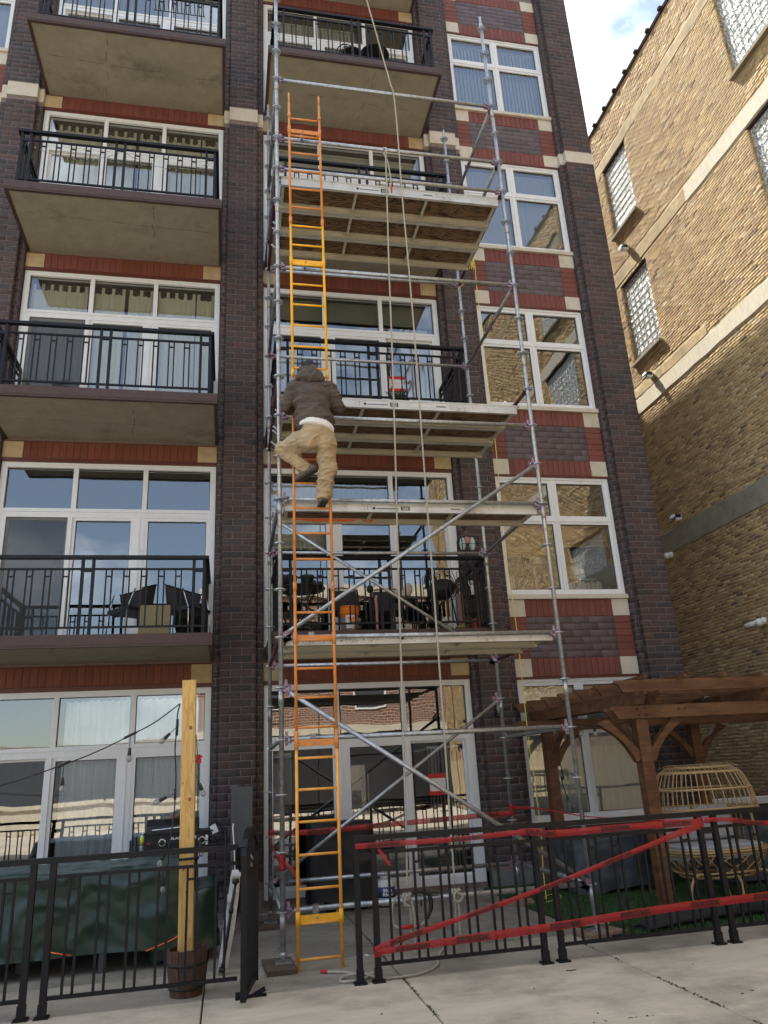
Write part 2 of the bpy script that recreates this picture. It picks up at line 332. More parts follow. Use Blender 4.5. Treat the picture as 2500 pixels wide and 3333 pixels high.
def pine():
    m = mat('post_pine', (.62, .40, .13), .65, var=.10, nscale=3, stretch=(5, 5, .5))
    t = m.node_tree; b = t.nodes['Principled BSDF']; N = t.nodes.new
    old = b.inputs['Base Color'].links[0].from_socket
    tc = N('ShaderNodeTexCoord'); mp = N('ShaderNodeMapping'); mp.inputs['Scale'].default_value = (9, 9, .8); t.links.new(tc.outputs['Object'], mp.inputs[0])
    wv = N('ShaderNodeTexNoise'); wv.inputs['Scale'].default_value = 1.5; wv.inputs['Distortion'].default_value = 1.5; t.links.new(mp.outputs[0], wv.inputs[0])
    ml = N('ShaderNodeMath'); ml.operation = 'MULTIPLY'; ml.inputs[1].default_value = 30; t.links.new(wv.outputs[0], ml.inputs[0])
    sn = N('ShaderNodeMath'); sn.operation = 'SINE'; t.links.new(ml.outputs[0], sn.inputs[0])
    mr = N('ShaderNodeMapRange'); mr.inputs[1].default_value = .2; mr.inputs[2].default_value = 1; mr.inputs[4].default_value = .55; t.links.new(sn.outputs[0], mr.inputs[0])
    mx = N('ShaderNodeMix'); mx.data_type = 'RGBA'; t.links.new(mr.outputs[0], mx.inputs[0]); t.links.new(old, mx.inputs[6]); mx.inputs[7].default_value = (.42, .20, .05, 1)
    t.links.new(mx.outputs[2], b.inputs['Base Color']); return m
M_['pine'] = pine()
M_['knot'] = mat('pine_knot', (.22, .09, .03), .7)
M_['stave'] = mat('barrel_stave', (.075, .042, .026), .75, var=.3, nscale=7, bump=.4, rand=.25, stretch=(5, 5, .7))
M_['iron'] = mat('dark_iron', (.03, .03, .03), .5, metal=.5)
M_['bulb'] = mat('clear_bulb', (.55, .56, .56), .08, spec=.8)
M_['bulb'].node_tree.nodes['Principled BSDF'].inputs['Transmission Weight'].default_value = .7
M_['wire'] = mat('black_cable', (.008, .008, .008), .5)
M_['jacket'] = mat('brown_duck_jacket', (.085, .066, .055), .9, var=.14, nscale=6, bump=.5, bscale=16, dirt=((.055,.042,.036),5,.5,.7))
M_['pants'] = mat('khaki_canvas', (.40, .30, .185), .9, var=.10, nscale=6, bump=.6, bscale=14, dirt=((.30,.22,.13),5,.5,.72))
def folds(m, sc, st, dist):
    t = m.node_tree; b = t.nodes['Principled BSDF']; N = t.nodes.new
    tc = N('ShaderNodeTexCoord'); mp = N('ShaderNodeMapping'); mp.inputs['Scale'].default_value = sc; mp.inputs['Rotation'].default_value = (0, .35, 0); t.links.new(tc.outputs['Object'], mp.inputs[0])
    v = N('ShaderNodeTexNoise'); v.noise_type = 'RIDGED_MULTIFRACTAL'; v.inputs['Scale'].default_value = 3.2; v.inputs['Detail'].default_value = 3; v.inputs['Roughness'].default_value = .45; v.inputs['Distortion'].default_value = .5; t.links.new(mp.outputs[0], v.inputs[0])
    bp = N('ShaderNodeBump'); bp.inputs['Strength'].default_value = st; bp.inputs['Distance'].default_value = dist; t.links.new(v.outputs[0], bp.inputs['Height'])
    old = b.inputs['Normal'].links[0].from_node; t.links.new(bp.outputs[0], old.inputs['Normal'])
folds(M_['jacket'], (1, 1, 2.4), .9, .030); folds(M_['pants'], (1, 1, 2.8), .9, .032)
M_['shoe'] = mat('brown_shoe', (.12, .095, .078), .7, var=.2)
M_['sole'] = mat('shoe_sole', (.045, .038, .033), .8)
M_['hair'] = mat('black_hair', (.010, .009, .009), .6, bump=1, bscale=150)
M_['skin'] = mat('skin', (.42, .24, .16), .55)
M_['shirt'] = mat('white_shirt', (.70, .68, .66), .9, bump=.4, bscale=20)
M_['bucket_orange'] = mat('bucket_orange', (.80, .20, .01), .4)
M_['bucket_grey'] = mat('bucket_clear_base', (.20, .19, .18), .5)
M_['paper'] = mat('paper', (.72, .66, .66), .8)
M_['pot_green'] = mat('pot_green', (.018, .035, .02), .4)
M_['mesh_sling'] = mat('sling_fabric', (.035, .03, .034), .8, bump=1, bscale=200)
M_['cardboard'] = mat('olive_box', (.22, .19, .105), .8, var=.08)
M_['chrome'] = mat('chrome', (.6, .6, .6), .2, metal=1)
M_['ceramic'] = mat('pale_ceramic', (.50, .46, .38), .5, var=.2)
M_['terracotta'] = mat('red_pot', (.50, .06, .03), .5)
M_['pink'] = mat('pink_clay', (.48, .22, .22), .6)
M_['aqua'] = mat('aqua_cloth', (.45, .58, .56), .7)
M_['blue_wrap'] = mat('tank_blue_wrap', (.02, .05, .17), .4)
M_['pale_steel'] = mat('pale_steel', (.66, .68, .66), .4)
M_['stick'] = mat('bare_stick', (.09, .06, .045), .9)
M_['dry'] = mat('dry_leaves', (.22, .10, .04), .9, rand=.3)
M_['leaf'] = mat('leaf_green', (.05, .09, .03), .7)
M_['stone_base'] = mat('stone_base', (.17, .18, .175), .8, var=.12, nscale=4)
M_['slate'] = mat('slate_metal', (.065, .072, .082), .4, metal=.3)
M_['coral'] = mat('guide_wood', (.36, .16, .10), .7)
def flat(n, c, r=.6): M_[n] = mat(n, c, r); return M_[n]

# ================================================================== GEOMETRY CONSTANTS (metres; ground z = 0)
H = 3.4235
T = [0]+[2.893+H*k for k in range(6)]            # window head of storey 1..5(6)
TR = [0]+[2.86+3.415*k for k in range(5)]        # right-hand bays
YP, YS, YB, YW, YG = 3.40, 3.50, 3.583, 3.624, 3.665
ROOF = 20.6
XT = 9.5                                         # plane of the tan wall

# ------------------------------------------------------------------ the ground
ground = MB().add([(-45,-30,-.02),(45,-30,-.02),(45,60,-.02),(-45,60,-.02)], [(0,1,2,3)])
gmb = MB(); gmb.add([(-60,-45,-.03),(60,-45,-.03),(60,70,-.03),(-60,70,-.03)], [(0,1,2,3)])
ground = gmb.build('ground', M_['dirt'], kind='structure')
xs = [-14, -10.4, -7.6, -5.0, -2.55, -.675, .92, 2.75, 4.65, 6.6, 9.44]
ys = [-40, -20, -12, -8, -5.0, -2.40, -.80, .17, 3.9]
for i in range(len(xs)-1):
    for j in range(len(ys)-1):
        g = .006 if j > 0 else .01
        x0, x1, y0, y1 = xs[i]+g, xs[i+1]-g, ys[j]+g, ys[j+1]-g
        if y1 > 3.5: y1 = 3.9
        s = MB(); b = .006
        s.add([(x0,y0,-.03),(x1,y0,-.03),(x1,y1,-.03),(x0,y1,-.03),(x0,y0,-b),(x1,y0,-b),(x1,y1,-b),(x0,y1,-b),(x0+b,y0+b,0),(x1-b,y0+b,0),(x1-b,y1-b,0),(x0+b,y1-b,0)],
              [(0,1,5,4),(1,2,6,5),(2,3,7,6),(3,0,4,7),(4,5,9,8),(5,6,10,9),(6,7,11,10),(7,4,8,11),(8,9,10,11)])
        s.build('slab', M_['concrete_shade' if j == 7 else 'concrete_half_shade' if j == 6 else 'concrete'], ground)  # rows step darker towards the building, its shade put into their colour
MB().box(6.7, 9.4, 3.91, 30, -.03, -.004).build('alley_paving', M_['asphalt'], ground)
# moss and grit lodged in the open joints
mv = MB()
for (x0, y0, x1, y1, n) in ((.92,-3,.92,2.2,420), (2.75,-3,2.75,1.2,420), (.92,.17,2.75,.17,110), (-.675,-3,-.675,-.8,60), (1.6,-2.4,6,-2.4,120)):
    for k in range(n):
        t_ = rng.random(); a = rng.random()*6.28; s_ = rng.uniform(.003, .012)
        if mnoise.noise((t_*9, x0, y0)) < -.05: continue
        px = x0+(x1-x0)*t_+rng.gauss(0, .008); py = y0+(y1-y0)*t_+rng.gauss(0, .008)
        mv.add([(px+s_*math.cos(a), py+s_*math.sin(a), .001), (px+s_*math.cos(a+2), py+s_*math.sin(a+2), .001), (px+s_*math.cos(a+4), py+s_*math.sin(a+4), .001), (px, py, s_*.8)], [(0,1,3),(1,2,3),(2,0,3)])
o = mv.build('joint_moss', mat('moss', (.06,.06,.025), .95, rand=.4), kind='stuff'); o['label'] = 'dark moss and grit lodged in the patio joints'
# turf
tb = MB(); tb.prism([(2.98,1.5),(3.02,.4),(3.22,-.19),(9.3,-.19),(9.3,3.38),(2.98,3.38)], .002, .014, 'z'); 
tb.build('turf_base', M_['turf_base'], kind='structure')
nb = 75000
px = 3.0+nrg.rand(nb)**1.35*5.6; py = -.18+nrg.rand(nb)*3.5
keep = (px > 3.22-(py+.19)*.35) | (py > .45); px = px[keep]; py = py[keep]; nb = len(px)
an = nrg.rand(nb)*6.28; hh = .018+nrg.rand(nb)*.02; wd = .0035+nrg.rand(nb)*.003
lx = nrg.randn(nb)*.010; ly = nrg.randn(nb)*.010
V = np.zeros((nb, 3, 3)); V[:,0] = np.stack([px-wd*np.cos(an), py-wd*np.sin(an), np.full(nb,.013)], 1); V[:,1] = np.stack([px+wd*np.cos(an), py+wd*np.sin(an), np.full(nb,.013)], 1); V[:,2] = np.stack([px+lx, py+ly, .013+hh], 1)
me = bpy.data.meshes.new('artificial_grass'); me.vertices.add(nb*3); me.vertices.foreach_set('co', V.ravel()); me.loops.add(nb*3); me.loops.foreach_set('vertex_index', np.arange(nb*3)); me.polygons.add(nb); me.polygons.foreach_set('loop_start', np.arange(nb)*3); me.update(calc_edges=True)
me.materials.append(M_['turf']); go = link(bpy.data.objects.new('artificial_grass', me)); tag(go, 'short green artificial grass around the egg chair and pergola', 'grass', kind='stuff')

# ------------------------------------------------------------------ brickwork
def lay(x0, x1, z0, z1, L, c, joint, holes=(), bond=.5, phase=0.0, minlen=.03):
    """running bond in a plane; returns (a0,a1,b0,b1,full) rectangles clear of the holes"""
    outl = []; n0 = int(math.floor(z0/c)); n1 = int(math.ceil(z1/c))
    for n in range(n0, n1):
        b0 = n*c; b1 = b0+c-joint
        if b0 < z0-1e-6 or b1 > z1+1e-6: continue
        iv = [(x0, x1)]
        for (hx0, hx1, hz0, hz1) in holes:
            if b1 > hz0 and b0 < hz1:
                nv = []
                for (p, q) in iv:
                    if hx1 <= p or hx0 >= q: nv.append((p, q)); continue
                    if hx0 > p: nv.append((p, hx0-joint*.5))
                    if hx1 < q: nv.append((hx1+joint*.5, q))
                iv = nv
        off = (n % 2)*L*bond+phase
        for (p, q) in iv:
            k = math.floor((p-off)/L)
            while off+k*L < q:
                a0 = max(off+k*L, p); a1 = min(off+(k+1)*L-joint, q)
                if a1-a0 > minlen: outl.append((a0, a1, b0, b1, a1-a0 > L-joint-.001))
                k += 1
    return outl
def brick_array(name, rects, front, depth, axis, parent, material, jit=.002, tilt=0.0, bev=.0, jedge=0.0, **k):
    """all rects as boxes in one mesh. axis 'y': face at y=front looking -y, a=x; axis 'x': face at x=front looking -x, a=y"""
    n = len(rects); A = np.array([r[:4] for r in rects], float)
    if jedge: A += nrg.randn(n, 4)*jedge
    fr = front+nrg.randn(n)*jit
    t = nrg.randn(n, 4)*tilt
    V = np.zeros((n, 8, 3)); ai, fi = (0, 1) if axis == 'y' else (1, 0)
    for q, (ia, ib) in enumerate(((0,2),(1,2),(1,3),(0,3))):
        V[:, q, ai] = A[:, ia]+ (bev if ia == 0 else -bev); V[:, q, 2] = A[:, ib]+(bev if ib == 2 else -bev); V[:, q, fi] = fr+t[:, q]
        V[:, q+4, ai] = A[:, ia]; V[:, q+4, 2] = A[:, ib]; V[:, q+4, fi] = fr+max(bev, .0)+ (depth if not bev else 0)
    faces = np.array([(0,1,2,3),(0,4,5,1),(1,5,6,2),(2,6,7,3),(3,7,4,0)])
    if bev:
        V2 = V[:, 4:].copy(); V2[:, :, fi] = front+depth; V = np.concatenate([V, V2], 1)
        faces = np.concatenate([faces, np.array([(4,8,9,5),(5,9,10,6),(6,10,11,7),(7,11,8,4)])])
    nv = V.shape[1]
    F = (faces[None]+(np.arange(n)*nv)[:, None, None]).reshape(-1, 4)
    if axis == 'x': F = F[:, ::-1]
    V = V.reshape(-1, 3)-np.array(org(parent))
    me = bpy.data.meshes.new(name); me.vertices.add(len(V)); me.vertices.foreach_set('co', V.ravel()); me.loops.add(F.size); me.loops.foreach_set('vertex_index', F.ravel())
    me.polygons.add(len(F)); me.polygons.foreach_set('loop_start', np.arange(len(F))*4); me.update(calc_edges=True); me.materials.append(material)
    o = link(bpy.data.objects.new(name, me)); o.parent = parent; tag(o, **k); return o
def unit(name, L, D, Hh, material, ax='y', bev=.004):
    """one brick, origin at the centre of its front face"""
    m = MB(); x, z = L/2, Hh/2
    if ax == 'y':
        P = lambda a, f, b: (a, f, b)
    else: P = lambda a, f, b: (f, a, b)
    vs = [P(-x+bev,0,-z+bev),P(x-bev,0,-z+bev),P(x-bev,0,z-bev),P(-x+bev,0,z-bev),P(-x,bev,-z),P(x,bev,-z),P(x,bev,z),P(-x,bev,z),P(-x,D,-z),P(x,D,-z),P(x,D,z),P(-x,D,z)]
    fs = [(0,1,2,3),(0,4,5,1),(1,5,6,2),(2,6,7,3),(3,7,4,0),(4,8,9,5),(5,9,10,6),(6,10,11,7),(7,11,8,4)]
    if ax == 'x': fs = [tuple(reversed(f)) for f in fs]
    m.add(vs, fs); return m.mesh(name, material)

# ================================================================== THE APARTMENT BUILDING
bld = thing('apartment_building', 'dark plum brick apartment block with balconies and white framed windows', 'building', (0, YP, 0))
BAYS = {'L': (-3.901, -.739), 'M': (-.020, 3.132), 'R': (3.849, 5.977), 'Q': (-6.80, -4.60)}
PIERS = [(-4.481, -3.985, -4.60, -3.901), (-.637, -.128, -.739, -.020), (3.222, 3.736, 3.132, 3.849), (6.073, 6.674, 5.977, 6.674)]
LB, CB, JB = .308, .1035, .010
ZTOP = 18.7
rects_all = []      # dark bricks: (a0,a1,b0,b1,full,front,depth)
core = MB()
bands = [(T[4]+.055, T[4]+.355)]
bandR = (TR[4]+.03, TR[4]+.31)
for pi, (p0, p1, s0, s1) in enumerate(PIERS):
    bd = bandR if pi == 3 else bands[0]
    core.box(p0+.004, p1-.004, YP+.006, 3.9, 0, ZTOP)
    core.box(s0+.004, s1-.004, YS+.006, 3.88, 0, ZTOP)
    hol = [(p0-.1, p1+.1, bd[0], bd[1])]
    for r in lay(p0, p1, .22, ZTOP, LB, CB, JB, hol, phase=p0): rects_all.append((*r, YP, .098))
    for (a, b) in ((s0, p0), (p1, s1)):
        if b-a > .02:
            for r in lay(a, b-.004 if a == s0 else b, .22, ZTOP, LB, CB, JB, hol, phase=a+.05): rects_all.append((*r, YS, .10))
    # limestone band course and plinth of each pier
    m = MB(); m.box(p0-.004, p1+.004, YP-.012, YP+.1, bd[0]+.004, bd[1]-.004); m.build('band_stone', M_['limestone'], bld)
    for (a, b) in ((s0, p0-.008), (p1+.008, s1)):
        if b-a > .02: m = MB(); m.box(a, b, YS-.012, YS+.1, bd[0]+.004, bd[1]-.004); m.build('band_stone', M_['limestone'], bld)
    m = MB(); m.box(s0+.004, s1-.004, YP-.035, YP+.3, 0, .21); m.build('plinth_stone', M_['stone_base'], bld)
# core of the bays and the rest of the shell
for b, (x0, x1) in BAYS.items():
    TT = TR if b in 'RQ' else T
    for k in range(1, 6):
        t_ = TT[k]
        nxt = TT[k+1]-2.15 if (b in 'RQ' and k+1 < len(TT)) else (t_+.55)
        core.box(x0-.01, x1+.01, YB+.012, YB+.26, t_+.012, min(nxt, ZTOP))
    if b in 'LM': core.box(x0-.01, x1+.01, YB+.0125, YB+.2605, T[5]+.5, ZTOP)
    else: core.box(x0-.01, x1+.01, YB+.0125, YB+.2605, TR[5]+.5, ZTOP)
    if b in 'RQ': core.box(x0-.01, x1+.01, YB+.012, YB+.26, 0, TR[1]-2.12)
    else: core.box(x0-.01, x1+.01, YB+.03, YB+.26, 0, .07)
core.box(-14, -6.8, YS, 3.9, 0, ROOF)
core.box(-14, 6.66, YS+.02, 3.9, ZTOP, ROOF)
core.box(6.45, 6.674, 3.88, 24, 0, ROOF); core.box(-14, -13.7, 3.9, 24, 0, ROOF)
core.box(-14, 6.674, 23.7, 24, 0, ROOF)
core.build('wall_core', M_['dark_mortar'], bld)
m = MB(); m.box(-13.98, 6.66, 3.42, 23.99, ROOF, ROOF+.02); m.box(-13.9, 6.674, 14.5, 23.9, ROOF+.025, 21.34); m.build('roof', M_['roof'], bld)

# individual bricks: the ones that show largest are objects, the rest one mesh
def score(r): 
    a, z = (r[0]+r[1])/2, (r[2]+r[3])/2
    return (Vector((a, r[5], z))-CAM).length
inview = lambda r: (r[0]+r[1])/2 > -4.2 and 2.6 < (r[2]+r[3])/2 < 17.3
full = [r for r in rects_all if r[4] and inview(r) and not (-.7 < r[0] < 0 and r[2] < 2.5)]
full.sort(key=score); pick = set(full[:285])
ub = unit('brick', LB-JB, .098, CB-JB, M_['dark_brick'])
for r in pick:
    inst('brick', ub, bld, ((r[0]+r[1])/2, r[5]+nrg.randn()*.0012, (r[2]+r[3])/2))
rest = [r for r in rects_all if r not in pick]
for fr in (YP, YS):
    rr = [r for r in rest if r[5] == fr]
    brick_array('brickwork', rr, fr, .098, 'y', bld, M_['dark_brick'], jit=.0014, tilt=.0006, bev=.004, kind='stuff', label='dark plum brick courses of the piers')

# ---- bay bands: corner blocks, soldier bricks, lintels
us = {}
def soldier_row(x0, x1, z0, z1, mname, parts, n=None, Y=YB):
    n = n or max(1, round((x1-x0)/.1015)); wdt = (x1-x0)/n; key = (round(wdt, 4), round(z1-z0, 3), mname)
    if key not in us: us[key] = unit('soldier_brick', wdt-.006, .06, z1-z0-.006, M_[mname])
    for i in range(n):
        parts.append((us[key], (x0+(i+.5)*wdt, Y+nrg.randn()*.0015, (z0+z1)/2)))
sold = []; back = MB()
for b in 'LM':
    x0, x1 = BAYS[b]
    for k in range(1, 6):
        z0, z1 = T[k]+.055, T[k]+.325
        for (a, c_) in ((x0+.004, x0+.295), (x1-.30, x1-.004)):
            m = MB(); m.box(a, c_-.004, YB-.004, YB+.05, z0+.003, z1-.003); m.build('corner_block', M_['lime_warm'], bld)
        soldier_row(x0+.297, x1-.302, z0, z1, 'red_brick', sold)
        back = MB(); back.box(x0, x1, YB+.006, YB+.011, z0, z1+.02); back.build('band_mortar', M_['red_mortar'], bld)
        m = MB(); m.box(x0+.002, x1-.002, YB-.006, YB+.05, T[k]-.004, T[k]+.050); m.build('lintel', M_['lintel'], bld)
prect = []
for b in 'RQ':
    x0, x1 = BAYS[b]
    for k in range(1, 6):
        z0 = TR[k]+.03; z1 = TR[k+1]-2.15 if k < 5 else TR[5]+1.27
        bh = .285
        for (za, zb) in ((z0, z0+bh), (z1-bh, z1)):
            for (a, c_) in ((x0+.004, x0+.30), (x1-.30, x1-.004)):
                m = MB(); m.box(a, c_, YB-.006, YB+.05, za+.003, zb-.003); m.build('corner_block', M_['limestone'], bld)
            soldier_row(x0+.303, x1-.303, za, zb, 'rose_brick', sold)
        nst = 6; hz = (z1-z0-2*bh)/nst
        key = ('st', round(hz, 4))
        if key not in us: us[key] = unit('stack_brick', .292, .06, hz-.006, M_['rose_brick'])
        for i in range(nst):
            for xc in (x0+.152, x1-.152): sold.append((us[key], (xc, YB+nrg.randn()*.0015, z0+bh+(i+.5)*hz)))
        backp = MB(); backp.box(x0, x1, YB+.008, YB+.0115, z0, z1); backp.build('panel_mortar', M_['red_mortar'], bld)
        rr = lay(x0+.303, x1-.300, z0+bh, z1-bh, LB, hz*.9998, .007, phase=.1)
        nn = []
        for i in range(nst):
            zb0 = z0+bh+i*hz; off = x0+.303-(i % 2)*.15
            while off < x1-.303:
                a0, a1 = max(off, x0+.303), min(off+LB-.007, x1-.305)
                if a1-a0 > .03: nn.append((a0, a1, zb0, zb0+hz-.007, True))
                off += LB
        prect += nn
        m = MB(); m.box(x0+.01, x1-.01, YB-.004, YB+.05, TR[k]-.004, TR[k]+.026); m.build('lintel', M_['lintel'], bld)
brick_array('panel_brickwork', prect, YB+.001, .05, 'y', bld, M_['panel_brick'], jit=.001, bev=.003, kind='stuff', label='smooth purple brick panels between the right-hand windows')
sold.sort(key=lambda s: (Vector(s[1])-CAM).length)
for me_, p in sold[:295]: inst('soldier_brick', me_, bld, p)
rs = MB()
for me_, p in sold[295:]:
    vs = [tuple(Vector(v.co)+Vector(p)) for v in me_.vertices]; rs.add(vs, [tuple(q.vertices) for q in me_.polygons])
rs.build('soldier_brickwork', M_['rose_brick'], bld, kind='stuff', label='remaining red soldier bricks')

# ---- windows and patio doors
def frame_rect(m, x0, x1, z0, z1, wd, y0, y1, wb=None, wt=None):
    wb = wb or wd; wt = wt or wd
    m.box(x0, x1, y0, y1, z1-wt, z1); m.box(x0, x1, y0, y1, z0, z0+wb); m.box(x0, x0+wd, y0, y1, z0+wb, z1-wt); m.box(x1-wd, x1, y0, y1, z0+wb, z1-wt)
def pane(par, x0, x1, z0, z1, y, matn='glass', name='pane'):
    m = MB(); m.add([(x0,y,z0),(x1,y,z0),(x1,y,z1),(x0,y,z1)], [(0,1,2,3)]); m.build(name, M_[matn], par)
def bead(m, x0, x1, z0, z1, y):
    m.cm = 1; frame_rect(m, x0, x1, z0, z1, .008, y-.012, y-.004); m.cm = 0
def patio_door(b, k, zb, mirror=False, lab=None, wavy=False):
    x0, x1 = BAYS[b]; x0 += .012; x1 -= .012; t_ = T[k]; m = MB(); G = 'glass_wavy' if wavy else 'glass'
    frame_rect(m, x0, x1, zb, t_, .085, YW-.02, YW+.10, wb=.10, wt=.085)
    m.box(x0+.085, x1-.085, YW-.012, YW+.09, t_-.875, t_-.735)      # transom rail
    m.box(x0+.085, x1-.085, YW-.022, YW-.0125, t_-.79, t_-.765)
    xi = [x0+1.01, x0+1.09], [x0+2.04, x0+2.12]
    W3 = (x1-x0)
    c1, c2 = x0+1.06, x1-1.06
    for c_ in (c1, c2): m.box(c_-.035, c_+.035, YW-.014, YW+.09, t_-.735, t_-.085)
    L = lambda u: x0+u if not mirror else x1-u
    # lower: sliding screen panel on one side, fixed centre post on the other
    def S(a, c_): return (min(L(a), L(c_)), max(L(a), L(c_)))
    a, c_ = S(1.94, 2.10); m.box(a, c_, YW-.012, YW+.09, zb+.1, t_-.875); m.box((a+c_)/2-.012, (a+c_)/2+.012, YW-.024, YW-.0125, zb+.1, t_-.875)
    a, c_ = S(1.0, 1.065); m.box(a, c_, YW-.03, YW+.06, zb+.1, t_-.875)
    a, c_ = S(.085, .145); m.box(a, c_, YW-.03, YW+.05, zb+.1, t_-.875)
    panes = [(x0+.085, c1-.035, t_-.735, t_-.085), (c1+.035, c2-.035, t_-.735, t_-.085), (c2+.035, x1-.085, t_-.735, t_-.085)]
    lo = [S(.145, 1.0), S(1.065, 1.94), S(2.10, (x1-x0)-.085)]
    for (a, c_) in lo[1:]: frame_rect(m, a, c_, zb+.1, t_-.875, .045, YW-.004, YW+.07)
    m2 = [(a+.045, c_-.045, zb+.145, t_-.92) for (a, c_) in lo[1:]]
    a, c_ = lo[0]; frame_rect(m, a, c_, zb+.1, t_-.875, .03, YW+.045, YW+.085)
    for q in panes+m2: bead(m, *q, YG)
    f = m.build('patio_door', [M_['white_frame'], M_['gasket']], bld)
    if lab: f['label'] = lab
    for q in panes: pane(f, q[0], q[1], q[2], q[3], YG, G)
    for q in m2: pane(f, q[0], q[1], q[2], q[3], YG, G)
    pane(f, a+.03, c_-.03, zb+.13, t_-.905, YG+.02, G)
    s = MB(); s.add([(a+.0,YW-.006,zb+.1),(c_,YW-.006,zb+.1),(c_,YW-.006,t_-.875),(a,YW-.006,t_-.875)], [(0,1,2,3)])
    if b == 'L' and k in (2, 3): s.build('insect_screen', M_['screen'], f)
    return f
def window(b, k):
    x0, x1 = BAYS[b]; x0 += .012; x1 -= .012; t_ = TR[k]; zb = t_-2.075; m = MB()
    frame_rect(m, x0, x1, zb, t_, .05, YW-.02, YW+.10)
    xc = (x0+x1)/2; m.box(xc-.02, xc+.02, YW-.016, YW+.09, zb+.05, t_-.05)
    m.box(x0+.05, xc-.02, YW-.010, YW+.085, t_-.80, t_-.755); m.box(xc+.02, x1-.05, YW-.010, YW+.085, t_-.80, t_-.755)
    P = []
    for (a, c_) in ((x0+.05, xc-.02), (xc+.02, x1-.05)):
        frame_rect(m, a, c_, t_-.755, t_-.05, .055, YW-.006, YW+.07); P.append((a+.055, c_-.055, t_-.70, t_-.105))
        frame_rect(m, a, c_, zb+.05, t_-.80, .045, YW+.004, YW+.07); P.append((a+.045, c_-.045, zb+.095, t_-.845))
    for q in P: bead(m, *q, YG)
    f = m.build('window', [M_['white_frame'], M_['gasket']], bld)
    for q in P: pane(f, *q, YG, 'glass')
    xm = (x0+x1)/2
    for (a, c_) in ((x0-.03, xm-.002), (xm+.002, x1+.02)):
        s = MB(); s.box(a, c_, YB-.045, YW+.02, zb-.075, zb-.003); s.build('sill', M_['limestone'], f)
    return f
for k in range(1, 6):
    zb = .07 if k == 1 else 3.408+H*(k-2)+.01
    patio_door('L', k, zb, False, wavy=(k == 1)); patio_door('M', k, zb, True, wavy=(k <= 2))
for k in range(1, 6): window('R', k)
for k in range(1, 6): window('Q', k)
# ---- storey structure seen through the glass
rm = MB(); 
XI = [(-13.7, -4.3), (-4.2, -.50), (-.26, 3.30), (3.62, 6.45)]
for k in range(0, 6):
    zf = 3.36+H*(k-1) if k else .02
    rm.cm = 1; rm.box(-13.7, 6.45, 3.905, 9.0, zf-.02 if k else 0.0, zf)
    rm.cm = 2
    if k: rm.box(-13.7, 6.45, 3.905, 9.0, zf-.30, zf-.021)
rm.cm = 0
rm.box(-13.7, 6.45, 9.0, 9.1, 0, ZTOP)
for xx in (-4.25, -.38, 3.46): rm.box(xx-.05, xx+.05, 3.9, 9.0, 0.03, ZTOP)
rm.build('interior', [M_['room'], M_['room_floor'], M_['ceil']], bld)

